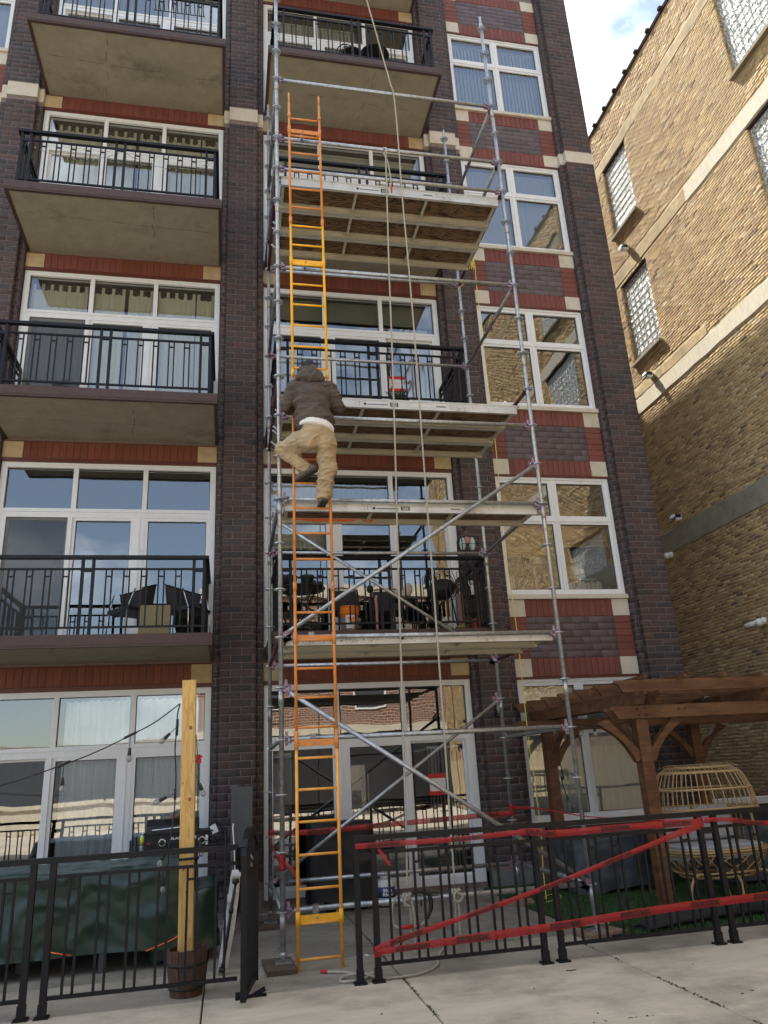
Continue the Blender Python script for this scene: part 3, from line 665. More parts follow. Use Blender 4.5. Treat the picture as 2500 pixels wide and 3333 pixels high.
# ---- balconies
bal_me = MB(); bal_me.box(-.0085, .0085, -.0085, .0085, -.375, .375); 
BH = .755
u_bal = MB().box(-.009, .009, -.009, .009, 0, BH).mesh('baluster', M_['black_metal'])
u_cross = MB().box(-.026, .026, -.008, .008, -.009, .009).mesh('crosspiece', M_['black_metal'])
u_post = MB().box(-.019, .019, -.019, .019, 0, .985).mesh('post', M_['black_metal'])
YF = 2.137; YR = 2.208
def balcony(b, k, lab):
    x0, x1 = ((-3.896, -.724) if b == 'L' else (.0095, 3.136)); zb = 3.250+H*(k-2); zt = zb+.158
    m = MB()
    m.box(x0+.05, x1-.05, YF+.05, YB+.02, zb+.018, zt-.02); m.cm = 1; m.box(x0+.045, x1-.045, YF+.045, YB+.03, zt-.019, zt-.004); m.cm = 0
    f = m.build('balcony', [M_['soffit'], M_['slab_top']], bld); f['label'] = lab
    t_ = MB(); t_.box(x0, x1, YF, YF+.049, zb, zt); t_.box(x0, x0+.049, YF+.0495, YB, zb, zt); t_.box(x1-.049, x1, YF+.0495, YB, zb, zt)
    t_.box(x0+.0, x1, YF-.006, YF-.0005, zb+.03, zt-.0); t_.build('edge_trim', M_['slab_edge'], f)
    sd_ = (5*k+(b == 'M'))*1.7; cm_ = MB()
    for (u0, v0, u1, v1) in ((.58+.2*math.sin(sd_), .06, .52+.2*math.sin(sd_), .97), (.04, .42+.1*math.cos(sd_), .96, .50+.1*math.cos(sd_))):
        pp = []
        for i in range(41):
            t = i/40; pp.append((x0+.06+(x1-x0-.12)*(u0+(u1-u0)*t)+.05*mnoise.noise((t*5, sd_, 1)), YF+.06+(YB-YF-.08)*(v0+(v1-v0)*t)+.04*mnoise.noise((t*6, sd_, 4))))
        for i in range(40):
            if mnoise.noise((i*.21, sd_, u0*9)) < -.12: continue
            (ax, ay), (bx_, by_) = pp[i], pp[i+1]; wv = .0035+.003*abs(mnoise.noise((i*.5, sd_, 2))); d = Vector((bx_-ax, by_-ay, 0)).normalized(); nx_, ny_ = -d.y*wv, d.x*wv; zc = zb+.0165
            cm_.add([(ax-nx_, ay-ny_, zc), (ax+nx_, ay+ny_, zc), (bx_+nx_, by_+ny_, zc), (bx_-nx_, by_-ny_, zc)], [(0, 1, 2, 3)])
    cm_.build('hairline_crack', M_['crack'], f, kind='stuff')
    rx0, rx1 = x0+.115, x1-.095; rz = zt+1.035
    r = MB(); r.box(rx0-.03, rx1+.03, YR-.035, YR+.035, rz-.045, rz); r.box(rx0-.03, rx0+.03, YR+.036, YB-.02, rz-.045, rz); r.box(rx1-.03, rx1+.03, YR+.036, YB-.02, rz-.045, rz); r.build('top_rail', M_['black_metal'], f)
    for nm, z in (('middle_rail', rz-.19), ('bottom_rail', zt+.09)):
        r = MB(); r.box(rx0, rx1, YR-.014, YR+.014, z, z+.025); r.box(rx0+.006, rx0+.03, YR+.02, YB-.02, z, z+.025); r.box(rx1-.03, rx1-.006, YR+.02, YB-.02, z, z+.025); r.build(nm, M_['black_metal'], f)
    wd = rx1-rx0
    ps = [.03, .16, wd/2-.065, wd/2+.065, wd-.16, wd-.03]
    for p in ps: inst('post', u_post, f, (rx0+p, YR, zt+.0))
    for a in (0, 2, 4): j = MB(); j.box(rx0+ps[a]+.02, rx0+ps[a+1]-.02, YR-.015, YR+.015, rz-.215, rz-.165); j.build('post_link', M_['black_metal'], f)
    z0 = zt+.10
    for c_ in (.5*(ps[1]+ps[2]), .5*(ps[3]+ps[4])):
        for q in range(-2, 3):
            xc = rx0+c_+q*.2165
            for s_ in (-.035, .035): inst('baluster', u_bal, f, (xc+s_, YR, z0))
            inst('crosspiece', u_cross, f, (xc, YR, rz-.275))
    for xs_ in (rx0+.018, rx1-.018):       # the side panels
        inst('post', u_post, f, (xs_, YB-.05, zt)); inst('post', u_post, f, (xs_, YR+.15, zt))
        for q in range(4):
            yc = YR+.33+q*.24
            for s_ in (-.035, .035): inst('baluster', u_bal, f, (xs_, yc+s_, z0))
            inst('crosspiece', u_cross, f, (xs_, yc, rz-.275), rot=(0, 0, R_(90)))
    return f
names = {2: 'lowest', 3: 'second', 4: 'third', 5: 'fourth', 6: 'topmost'}
for k in range(2, 7):
    for b in 'LM':
        if b == 'L' and k == 6: continue
        balcony(b, k, names[k]+' balcony of the '+('left' if b == 'L' else 'middle')+' stack')
# wall lantern beside the ground-floor door
m = MB(); m.box(3.40, 3.50, YP-.10, YP-.012, 2.30, 2.345); m.box(3.40, 3.50, YP-.10, YP-.012, 2.50, 2.52); 
for a in (3.405, 3.493):
    for c_ in (YP-.098, YP-.02): m.box(a, a+.006, c_, c_+.006, 2.345, 2.50)
m.cm = 1; m.lathe((3.45, YP-.055, 2.35), [(.02, 0), (.032, .02), (.032, .13), (.02, .145)], 12); m.cm = 0; m.box(3.42, 3.48, YP-.012, YP, 2.33, 2.50)
m.build('wall_lantern', [M_['iron'], M_['bulb']], bld)

# ================================================================== THE TAN WALL
wh = thing('brick_warehouse', 'tan common brick warehouse with glass block windows standing in sunlight', 'building', (XT, 4, 0))
ZC = 18.66
holes = [(6.24, 7.40, 14.83, 17.02), (6.30, 7.52, 11.04, 13.34), (.35, 2.29, 14.74, 17.6), (.35, 2.30, 11.0, 13.36), (-5.2, -3.2, 14.74, 17.6), (-5.2, -3.2, 11.0, 13.36), (-5.2, -3.2, 5.2, 7.6)]
bandrects = [(4.44, 12.5, 13.47, 13.86, 'render_band'), (-20, 4.43, 13.42, 13.86, 'pale_band'), (4.7, 12.5, 10.16, 10.42, 'render_band'), (-20, 12.5, 9.74, 10.15, 'pale_band'), (-20, 12.5, 6.05, 6.58, 'grey_band'), (-20, 12.5, 17.06, 17.42, 'render_band')]
sill_rects = [(h[0]-.08, h[1]+.08, h[2]-.10, h[2]) for h in holes]
allholes = holes+[b[:4] for b in bandrects]+sill_rects
c = MB()
c.box(XT+.14, XT+9, -20, 30, 0, ZC); 
# mortar bed: strips around the openings
ys_ = sorted(set([-20, 12.5, 30]+[h[0] for h in holes]+[h[1] for h in holes])); 
for i in range(len(ys_)-1):
    a, b_ = ys_[i], ys_[i+1]
    cuts = sorted([(h[2], h[3]) for h in holes if h[0] <= a+1e-6 and h[1] >= b_-1e-6]); z = 0
    for (q0, q1) in cuts+[(ZC, ZC)]:
        if q0 > z: c.add([(XT+.004,a,z),(XT+.004,a,q0),(XT+.004,b_,q0),(XT+.004,b_,z)], [(0,1,2,3)])
        z = q1
c.build('mortar_bed', M_['tan_mortar'], wh)
for (a, b_, z0, z1, mn) in bandrects:
    n = max(1, int((b_-a)/1.1)); m = MB()
    ptsn = 220; vs = []; pr = .006 if mn == 'render_band' else .020
    for i in range(ptsn+1):
        y = a+(b_-a)*i/ptsn
        for (zz, yy) in ((z0+.015*mnoise.noise((y*2.1, z0, 3)), XT+.004), (z0+.02+.035*mnoise.noise((y*2.1, z0, 3)), XT-pr-.004), (z1-.02+.035*mnoise.noise((y*2.7, z1, 7)), XT-pr), (z1+.02*mnoise.noise((y*1.7, z1, 7)), XT+.004)):
            vs.append((yy+.006*mnoise.noise((y*1.5, zz*3, 1)), y, zz))
    m.add(vs, [(i*4+j, i*4+j+1, i*4+j+5, i*4+j+4) for i in range(ptsn) for j in range(3)]); m.build('cement_band', M_[mn], wh)
LT, CT, JT = .212, .0672, .013
R0 = lay(-1.5, 12.4, .05, ZC-.12, LT, CT, JT, allholes, phase=.03)
full = [r for r in R0 if r[4] and 1.8 < r[0] < 7.6 and 2.6 < r[2] < 9.5]
full.sort(key=lambda r: (Vector((XT, r[0], r[2]))-CAM).length); pk = set(full[:285])
ut = unit('brick', LT-JT, .07, CT-JT, M_['tan_brick'], 'x', bev=.005)
for r in pk: inst('brick', ut, wh, (XT-.002+nrg.randn()*.004, (r[0]+r[1])/2, (r[2]+r[3])/2), rot=(nrg.randn()*.01, 0, nrg.randn()*.015))
R1_ = [r for r in R0 if r not in pk]
# a few bricks are missing or sunk
R1_ = [r for r in R1_ if rng.random() > .006]
brick_array('brickwork', R1_, XT-.003, .06, 'x', wh, M_['tan_brick'], jit=.0028, tilt=.0012, bev=.006, jedge=.0016, kind='stuff', label='rough tan common brick courses')
R2_ = lay(-19.9, -1.5, .05, ZC-.12, LT, CT, JT, allholes, phase=.03)
brick_array('brickwork', [r for r in R2_ if r[2] > 2], XT-.003, .06, 'x', wh, M_['tan_brick'], jit=.0045, kind='stuff', label='tan brick courses nearer the street')
# glass block windows
ugb = {}
for hi_, (y0, y1, z0, z1) in enumerate(holes):
    m = MB(); m.box(XT+.07, XT+.135, y0-.01, y1+.01, z0-.01, z1+.01)
    rv = m
    f = m.build('window', M_['pale_band'], wh)
    # brick reveals
    rr = lay(0, .13, z0, z1, .3, CT, JT, (), phase=0); v = MB()
    for (a, b_, c0, c1, _) in rr: v.box(XT+.004, XT+.10, y0-.05, y0-.003, c0, c1); v.box(XT+.004, XT+.10, y1+.003, y1+.05, c0, c1)
    v.build('reveal', M_['tan_brick'], f, kind='stuff')
    ny = max(2, round((y1-y0)/.197)); nz_ = round((z1-z0)/.197); dy = (y1-y0)/ny; dz = (z1-z0)/nz_; key = (round(dy, 3), round(dz, 3))
    if key not in ugb:
        q = MB(); a, b_ = dy/2-.006, dz/2-.006
        q.add([(0,-a,-b_),(0,a,-b_),(0,a,b_),(0,-a,b_),(-.012,-a+.018,-b_+.018),(-.012,a-.018,-b_+.018),(-.012,a-.018,b_-.018),(-.012,-a+.018,b_-.018)], [(4,7,6,5),(0,4,5,1),(1,5,6,2),(2,6,7,3),(3,7,4,0)])
        ugb[key] = q.mesh('glass_block', M_['glass_block'])
    big = MB()
    for i in range(ny):
        for j in range(nz_):
            p = (XT+.069, y0+(i+.5)*dy, z0+(j+.5)*dz)
            if hi_ < 2: inst('glass_block', ugb[key], f, p)
            else:
                me_ = ugb[key]; big.add([tuple(Vector(v_.co)+Vector(p)) for v_ in me_.vertices], [tuple(g_.vertices) for g_ in me_.polygons])
    if big.v: big.build('glass_blocks', M_['glass_block'], f, kind='stuff')
    s = MB(); s.box(XT-.10, XT+.10, y0-.05, y1+.05, z0-.075, z0-.002); s.build('sill', M_['sill_stone'], f)
    s = MB(); s.box(XT-.002, XT+.07, y0-.05, y1+.05, z1+.002, z1+.05); s.build('lintel', M_['coping'], f)
m = MB(); m.box(XT-.035, XT+.3, -20, 12.5, ZC-.10, ZC)
m.build('coping', M_['coping'], wh)
for i in range(24):
    q = MB(); y = 9.1-i*.585; q.prism([(y-.05, ZC-.02), (y+.05, ZC-.02), (y+.06, ZC+.04), (y, ZC+.075), (y-.06, ZC+.04)], XT-.075, XT+.2, 'x'); q.build('coping_joint_cap', M_['coping'], wh)

# the building across the street, seen only as reflections in the glass
def far_brick():
    m = mat('far_brick', (.20, .085, .05), .85); t = m.node_tree; b = t.nodes['Principled BSDF']; N = t.nodes.new
    tc = N('ShaderNodeTexCoord'); mp = N('ShaderNodeMapping'); mp.inputs['Rotation'].default_value = (R_(90), 0, 0); t.links.new(tc.outputs['Object'], mp.inputs[0])
    br = N('ShaderNodeTexBrick'); br.inputs['Color1'].default_value = (.20, .085, .05, 1); br.inputs['Color2'].default_value = (.13, .05, .035, 1); br.inputs['Mortar'].default_value = (.40, .34, .27, 1)
    br.inputs['Scale'].default_value = 1; br.inputs['Brick Width'].default_value = .32; br.inputs['Row Height'].default_value = .12; br.inputs['Mortar Size'].default_value = .014; t.links.new(mp.outputs[0], br.inputs[0]); t.links.new(br.outputs[0], b.inputs['Base Color']); return m
ob = thing('street_building', 'low red brick building with pale cornices across the street', 'building', (0, -24, 0))
m = MB(); m.box(-2.05, 22, -24.1, -24.0, 0, 3.55); m.build('shopfront', M_['cover_black'], ob); m = MB(); m.box(-2, 22, -30, -24.11, 0, 11.0); m.build('wall', far_brick(), ob)
m = MB(); m.box(-2.1, 22.1, -24.35, -24.0, 10.6, 11.2); m.build('cornice', M_['pale_band'], ob); m = MB(); m.box(-2.1, 22.1, -24.15, -23.95, 3.6, 4.0); m.build('cornice', M_['pale_band'], ob)
for i in range(4):
    for z in (4.8, 7.8):
        x = .6+i*5.2; m = MB(); m.box(x, x+1.6, -24.10, -24.04, z, z+1.9); w_ = m.build('window', M_['white_frame'], ob)
        m = MB(); m.box(x+.1, x+1.5, -24.039, -24.03, z+.1, z+1.8); m.build('pane', M_['slate'], w_)
gb = thing('street_garage', 'low dark garage block across the street, left of the brick one', 'building', (-12, -25, 0)); m = MB(); m.box(-26, -2.1, -31, -25, 0, 3.6); m.build('wall', M_['slate'], gb); m = MB(); m.box(-26.1, -2.1, -25.2, -24.95, 3.4, 3.7); m.build('cornice', M_['grey_band'], gb)
pw = MB(); pw.box(-26, -1, -19.6, -19.2, 0, .95); pw.box(-26, -1, -19.7, -19.1, .95, 1.12)
top(pw, 'street_wall', M_['pale_band'], 'long cream parapet wall between patio and street', 'wall', (0, -19.4, 0))

# ================================================================== THE SCAFFOLD
def zi(i): return .45+.5*i
SC = thing('scaffold', 'galvanised ring lock scaffold tower standing in front of the middle balconies', 'scaffold', (1.5, 1.0, 0))
m = MB(); 
m.lathe((0, 0, 0), [(.026, -.014), (.034, -.014), (.034, -.005)], 16)
def rosette_mesh():
    m = MB(); n = 24; ro, ri = .062, .026
    for z0, z1 in ((-.005, .005),):
        # ring plate with eight openings: inner ring, outer ring and eight spokes
        def ring(a, b):
            vs = []
            for k in range(n):
                an = 2*math.pi*k/n; c_, s_ = math.cos(an), math.sin(an)
                vs += [(a*c_, a*s_, z0), (b*c_, b*s_, z0), (b*c_, b*s_, z1), (a*c_, a*s_, z1)]
            fs = []
            for k in range(n):
                p, q = k*4, ((k+1) % n)*4
                fs += [(p, q, q+1, p+1), (p+1, q+1, q+2, p+2), (p+2, q+2, q+3, p+3), (p+3, q+3, q, p)]
            m.add(vs, fs)
        ring(ri, .034); ring(.050, ro)
        for k in range(8):
            an = 2*math.pi*(k+.5)/8
            m.obox((.042*math.cos(an), .042*math.sin(an), 0), .020, .011, .008, Matrix.Rotation(an, 3, 'Z'))
    return m.mesh('rosette', M_['galv'])
u_ros = rosette_mesh()
SX = (0.0, 3.03)
def standard(x, y, z0, z1, i1, matn='galv'):
    m = MB(); m.tube([(x, y, z0), (x, y, z1)], .0242, 14)
    if z1 < 13: m.tube([(x, y, z1), (x, y, z1+.13)], .019, 10)
    s = m.build('standard', M_[matn], SC)
    for i in range(0, i1+1): inst('rosette', u_ros, s, (x, y, zi(i)))
    for z in (zi(0)-.10, zi(0)-.10+2.0, zi(0)-.10+4.0, zi(0)-.1+6, zi(0)-.1+8, zi(0)-.1+10):
        if z < z1-.2: q = MB(); q.tube([(x, y, z-.08), (x, y, z+.10)], .0285, 14); q.build('sleeve', M_[matn], s)
    j = MB(); j.tube([(x, y, .05), (x, y, z0+.02)], .019, 12); j.lathe((x, y, z0-.035), [(.03, 0), (.034, .012), (.034, .03), (.028, .04)], 12); j.box(x-.075, x+.075, y-.075, y+.075, .046, .053)
    j.box(x-.13, x+.13, y-.012, y+.012, z0-.03, z0-.012)
    j.build('base_jack', M_[matn], SC)
standard(0, 0, .12, 14.6, 28); standard(3.03, 0, .12, 12.07, 23); standard(0, 2.07, .16, 12.11, 23, 'galv_dark'); standard(3.03, 2.07, .16, 12.01, 23)
def head(m, p, d):
    """wedge head of a ledger: p on the standard's axis, d unit direction outwards"""
    d = Vector(d); sd_ = Vector((0, 0, 1)).cross(d)
    Rm = Matrix((d, sd_, (0, 0, 1))).transposed()
    c = Vector(p)+d*.062
    m.obox(c+Vector((0, 0, .022)), .060, .042, .020, Rm); m.obox(c+Vector((0, 0, -.024)), .060, .042, .020, Rm); m.obox(c+d*.030, .020, .042, .064, Rm)
    m.obox(c-d*.012+Vector((0, 0, .012)), .028, .007, .135, Rm)
u_led = {}
def ledger(p, q, matn='galv', r=.0242, hm='coupler'):
    p = Vector(p); q = Vector(q); d = (q-p).normalized(); m = MB(); up = Vector((0, 0, .004))
    m.tube([p+d*.10+up, q-d*.10+up], r, 12); l = m.build('ledger', M_[matn], SC)
    for a, b in ((p, d), (q, -d)):
        h = MB(); head(h, a, b); h.build('wedge_head', M_[hm], l)
for i in (0, 3, 5, 8, 10, 14, 17, 18, 20): ledger((0, 0, zi(i)), (3.03, 0, zi(i)))
for i in (0, 5, 8, 14, 17): ledger((0, 2.07, zi(i)), (3.03, 2.07, zi(i)))
for i in (0, 3, 5, 8, 11, 14, 17, 18, 20):
    for x in SX: ledger((x, 0, zi(i)), (x, 2.07, zi(i)), 'galv_dark' if i in (0, 3, 8) else 'red_steel' if i in (11, 17, 5) else 'galv_dark', hm='coupler' if i not in (11, 17, 18) else 'red_steel')
def brace(p, q, matn='galv'):
    p = Vector(p); q = Vector(q); d = (q-p).normalized(); off = Vector((0, -.05, 0))
    m = MB(); m.tube([p+d*.10+off, q-d*.10+off], .0225, 12); l = m.build('diagonal_brace', M_[matn], SC)
    for a, b in ((p, d), (q, -d)):
        h = MB(); h.obox(a+off*.6+b*.10, .14, .016, .045, Matrix((b, Vector((0, 1, 0)), b.cross(Vector((0, 1, 0))))).transposed()); head(h, a, Vector((b.x, 0, 0)).normalized())
        h.tube([a+off*1.3+b*.085, a+off*.2+b*.085], .012, 8); h.build('brace_end', M_['coupler'], l)
brace((0, 0, zi(4)), (3.03, 0, zi(0))); brace((0, 0, zi(5)), (3.03, 0, zi(9)))
brace((0, 2.07, zi(0)), (3.03, 2.07, zi(4))); brace((0, 2.07, zi(9)), (3.03, 2.07, zi(5)))
# sole boards
for (x, y, sx_, sy_, lab, mn, rz) in ((-.04, -.03, .26, .50, 'dark square sole board under the front left scaffold pole', 'sill_wood', .05), (-.02, 2.05, .30, .40, 'dark sole board under the rear left scaffold pole', 'sill_wood', 0), (3.05, -.02, .42, .30, 'worn reddish sole board under the front right scaffold pole', 'sill_wood_light', .25), (2.98, 2.0, .36, .34, 'brown sole board under the rear right scaffold pole', 'sill_wood_light', -.3)):
    m = MB(); m.obox((x, y, .0225), sx_, sy_, .043, Matrix.Rotation(rz, 3, 'Z')); top(m, 'sole_board', M_[mn], lab, 'board', (x, y, 0), 'sole boards under the scaffold poles')

def textmesh(s, align='CENTER'):
    cu = bpy.data.curves.new('t', 'FONT'); cu.body = s; cu.align_x = align; cu.size = 1; cu.resolution_u = 2; cu.offset = .03
    ob_ = bpy.data.objects.new('t', cu); scene.collection.objects.link(ob_)
    dg = bpy.context.evaluated_depsgraph_get(); me_ = bpy.data.meshes.new_from_object(ob_.evaluated_get(dg))
    V = [tuple(v.co) for v in me_.vertices]; F = [tuple(p.vertices) for p in me_.polygons]
    bpy.data.objects.remove(ob_); bpy.data.curves.remove(cu); bpy.data.meshes.remove(me_)
    xs_ = [v[0] for v in V]; ys__ = [v[1] for v in V]; x0, x1, y0, y1 = min(xs_), max(xs_), min(ys__), max(ys__)
    return [((v[0]-x0)/(x1-x0), (v[1]-y0)/(y1-y0)) for v in V], F, (x1-x0)/(y1-y0)
def text_on(m, s, c, wdt, hgt, ex, ez):
    """flat lettering of s centred at c, reading along ex with height along ez"""
    V, F, _ = textmesh(s); ex = Vector(ex); ez = Vector(ez); c = Vector(c)
    m.add([c+ex*(u-.5)*wdt+ez*(v-.5)*hgt for u, v in V], F)

def deck(y0, ztop, h, lab, label_plate=True, spray=False, w_=.455, grime=False, clip=False):
    x0, x1 = .055, 2.975; t_ = thing('scaffold_deck', lab, 'scaffold deck', ((x0+x1)/2, y0+w_/2, ztop), 'aluminium and plywood decks on the scaffold')
    for s_, (ya, yb) in (('n', (y0, y0+.004)), ('f', (y0+w_-.004, y0+w_))):
        m = MB(); m.box(x0, x1, ya, yb, ztop-h, ztop)
        inn = 1 if s_ == 'n' else -1; e = yb if s_ == 'n' else ya
        for (z0, z1, dd) in ((ztop-.004, ztop, .022), (ztop-h, ztop-h+.004, .036), (ztop-.040, ztop-.036, .03)):
            m.box(x0, x1, min(e, e+inn*dd), max(e, e+inn*dd), z0, z1)
        if s_ == 'n': m.box(x0, x1, y0-.006, y0-.0005, ztop-.016, ztop+.001)
        else: m.box(x0+.01, x1-.01, ya-.012, ya-.0005, ztop-h*.55, ztop-h*.5); m.box(x0+.01, x1-.01, ya-.016, ya-.0005, ztop-h+.0045, ztop-h+.022)
        m.build('side_rail', M_['alu'] if s_ == 'n' else M_['alu_under'], t_)
    m = MB(); m.box(x0+.005, x1-.005, y0+.006, y0+w_-.006, ztop-.033, ztop-.021); m.build('plywood_panel', M_['ply'], t_)
    for q in range(4):
        xx = x0+.03+q*(x1-x0-.06)/3
        m = MB(); m.box(xx-.004, xx+.004, y0+.041, y0+w_-.041, ztop-h*.72, ztop-.034); m.box(xx-.018, xx+.018, y0+.041, y0+w_-.041, ztop-h*.72-.004, ztop-h*.72); m.build('cross_member', M_['alu_under'], t_)
    for xx, d in ((x0, -1), (x1, 1)):
        for yy in (y0+.05, y0+w_-.05):
            m = MB(); m.tube([(xx-d*.06, yy, ztop-.03), (xx+d*.01, yy, ztop-.03), (xx+d*.03, yy, ztop+.0), (xx+d*.055, yy, ztop+.012)], .014, 6); m.build('hook', M_['galv'], t_)
    if label_plate:
        m = MB(); m.box(x0+1.30, x0+1.40, y0-.0015, y0-.0002, ztop-h*.80, ztop-h*.32); 
        for z in (.44, .58, .70): m.cm = 1; m.box(x0+1.315, x0+1.385, y0-.0028, y0-.0017, ztop-h*z-.004, ztop-h*z+.001)
        m.cm = 0
        for q in range(13): m.box(x0+1.02+q*.0195, x0+1.034+q*.0195, y0-.0015, y0-.0002, ztop-h*.60-.006, ztop-h*.60+.007)
        for q in range(9): m.box(x0+1.88+q*.013, x0+1.888+q*.013, y0-.0015, y0-.0002, ztop-h*.55, ztop-h*.45)
        m.box(x0+1.875, x0+2.005, y0-.0015, y0-.0002, ztop-h*.62, ztop-h*.58)
        m.prism([(x0+.985, ztop-h*.75), (x0+1.01, ztop-h*.6), (x0+1.0, ztop-h*.42), (x0+.97, ztop-h*.5)], y0-.0015, y0-.0002)
        m.build('rail_label', [M_['ink'], M_['white']], t_, kind='stuff')
        m = MB()
        for xx in (.92, 2.06):
            for zz in (.35, .65): m.lathe((x0+xx, y0-.001, ztop-h*zz), [(.006, 0), (.004, .004)], 8, axis=(0, -1, 0))
        m.build('rivet', M_['iron'], t_)
    if spray:
        m = MB(); n = 90
        for seg, (xa, xb) in enumerate(((x0+.14, x0+.86), (x0+.93, x0+1.06))):
            vs = []
            for i in range(n+1):
                u = i/n; x = xa+(xb-xa)*u; e = math.sin(math.pi*min(1, max(0, u)))**.35
                c_ = ztop-h*.50+.010*mnoise.noise((x*9, 1, seg)); hw = (.016+.016*abs(mnoise.noise((x*11, 5, 2))))*e
                vs += [(x, y0+w_-.0165, max(c_-hw, ztop-h+.023)), (x, y0+w_-.0165, min(c_+hw, ztop-.041))]
            m.add(vs, [(i*2, i*2+1, i*2+3, i*2+2) for i in range(n)])
        m.build('spray_paint', M_['spray'], t_)
    if grime:
        m = MB()
        for q in range(60):
            x = x0+.55+abs(rng.gauss(0, .35)) if q < 40 else x0+rng.random()*2.8
            if x > x1-.1: continue
            z = ztop-h*rng.uniform(.15, .8); a = rng.uniform(-.5, .9); l_ = rng.uniform(.008, .03)
            m.obox((x, y0-.0006, z), .005, .001, l_, Matrix.Rotation(a, 3, 'Y'))
        m.box(x0+1.19, x0+1.24, y0-.012, y0-.0003, ztop-h*.6, ztop-h*.22); m.build('mortar_stain', M_['iron'], t_)
    if clip:
        m = MB(); m.tube([(x1-.14, y0+.05, ztop), (x1-.15, y0+.05, ztop+.05), (x1-.12, y0+.05, ztop+.075), (x1-.10, y0+.05, ztop+.05), (x1-.10, y0+.05, ztop)], .012, 6); m.build('latch', M_['white'], t_)
    return t_
h_ = .128
deck(.05, 8.885, h_, 'topmost deck layer, front plank with printed rail', True); deck(.525, 8.885, h_, 'topmost deck layer, middle plank seen from below', False); deck(1.0, 8.885, h_, 'topmost deck layer, rear plank nearest the balcony', False)
deck(.27, 5.86, .115, 'front plank of the deck beside the climber', True, clip=True); deck(.745, 5.86, .115, 'middle plank of the deck beside the climber', False); deck(1.22, 5.86, .115, 'rear plank of the deck beside the climber', False)
deck(.05, 4.44, .10, 'single plank with orange spray paint by the climber\'s lower foot', True, spray=True)
deck(.05, 2.975, .10, 'front plank of the lowest deck, scratched and stained', False, grime=True); deck(.525, 2.975, .10, 'rear plank of the lowest deck', False)

# ================================================================== THE LADDER
LD = thing('ladder', 'long orange and yellow access ladder clamped to the scaffold', 'ladder', (.337, -.2, 0))
YL_ = -.2; rz0, rdz = .088, .2797
secs = [(-.0, 1.98, 'amber'), (1.98, 3.44, 'orange'), (3.44, 5.90, 'orange'), (5.90, 8.0, 'yellow'), (8.0, 9.86, 'orange')]
XLs = lambda z: (.118+.027*min(z, 6)/6, .505+.028*min(z, 6)/6)
for si, (z0, z1, mn) in enumerate(secs):
    xa0, xb0 = XLs(z0); xa1, xb1 = XLs(z1); m = MB()
    m.tube([(xa0, YL_, z0), (xa1, YL_, z1)], .0155, 12); f = m.build('ladder_section', M_[mn], LD)
    m = MB(); m.tube([(xb0, YL_, z0), (xb1, YL_, z1)], .0155, 12); m.build('stile', M_[mn], f)
    n = 0
    for k in range(0, 36):
        z = rz0+rdz*k
        if z0+.01 < z < z1-.01 and z < 9.7:
            a, b = XLs(z); m = MB(); m.tube([(a, YL_, z), (b, YL_, z)], .0125, 10); m.build('rung', M_[mn], f)
    for (xa, xb) in ((xa0, xa1), (xb0, xb1)):
        if z0 > .5: q = MB(); q.tube([(xa0 if xa == xa0 else xb0, YL_, z0-.05), (xa0 if xa == xa0 else xb0, YL_, z0+.04)], .0205, 12); q.build('splice_sleeve', M_[mn], f)
for i, mn in ((0, 'yellow'), (3, 'orange'), (5, 'orange'), (14, 'yellow'), (18, 'orange')):
    z = zi(i)-.045; a, b = XLs(z); m = MB()
    m.box(a+.016, b-.016, YL_+.006, YL_+.012, z-.03, z+.03); m.box(b-.026, b-.020, YL_+.012, YL_+.13, z-.03, z+.03)
    for xx in (a, b): m.tube([(xx, YL_, z-.06), (xx, YL_, z+.06)], .021, 12)
    f = m.build('ladder_bracket', M_[mn], LD)
    m = MB(); xx = (a+b)/2-.02
    m.tube([(xx, YL_+.0, z), (xx, -.035, z)], .009, 8); m.tube([(xx-.014, -.045, z-.02), (xx-.014, -.045, z+.095)], .006, 6); m.tube([(xx+.018, -.045, z-.02), (xx+.018, -.045, z+.095)], .006, 6); m.box(xx-.028, xx+.03, -.060, -.052, z-.01, z+.085); m.lathe((xx, YL_+.004, z), [(.011, 0), (.011, .008)], 6, axis=(0, -1, 0)); m.build('clamp', M_['galv_dark'], f)
m = MB()
for xx in XLs(9.5): m.tube([(xx, YL_, 9.86), (xx, YL_, 10.02)], .013, 10); m.lathe((xx, YL_, 9.62), [(.022, 0), (.022, .05)], 10)
m.build('stile_spigot', M_['orange'], LD)

# ================================================================== THE CLIMBER
def PP(x, z, y):
    r = (y+7.733)/7.383
    return Vector((-.521+(x+.521)*r, y, 1.592+(z-1.592)*r))
def capsule(m, p, q, r0, r1, n=14, flat_=1.0):
    p = Vector(p); q = Vector(q); d = q-p; L = d.length; pts = []; rr = []
    d.normalize()
    for k in range(5): a = math.pi/2*(1-k/4); pts.append(p-d*r0*math.sin(a)); rr.append(max(r0*math.cos(a), .002))
    for k in range(1, 5): u = k/5; pts.append(p.lerp(q, u)); rr.append(r0+(r1-r0)*u)
    for k in range(5): a = math.pi/2*k/4; pts.append(q+d*r1*math.sin(a)); rr.append(max(r1*math.cos(a), .002))
    m.tube(pts, rr, n)
def creases(p, sc, seed):
    q = Vector((p.x*sc[0]+p.z*sc[3], p.y*sc[1], p.z*sc[2]-p.x*sc[3])); w_ = .35*mnoise.noise(q*.5+Vector((seed, 0, 0)))
    n = mnoise.noise(q+Vector((w_, w_, seed))); return max(0, 1-abs(n)*3.2)**1.6
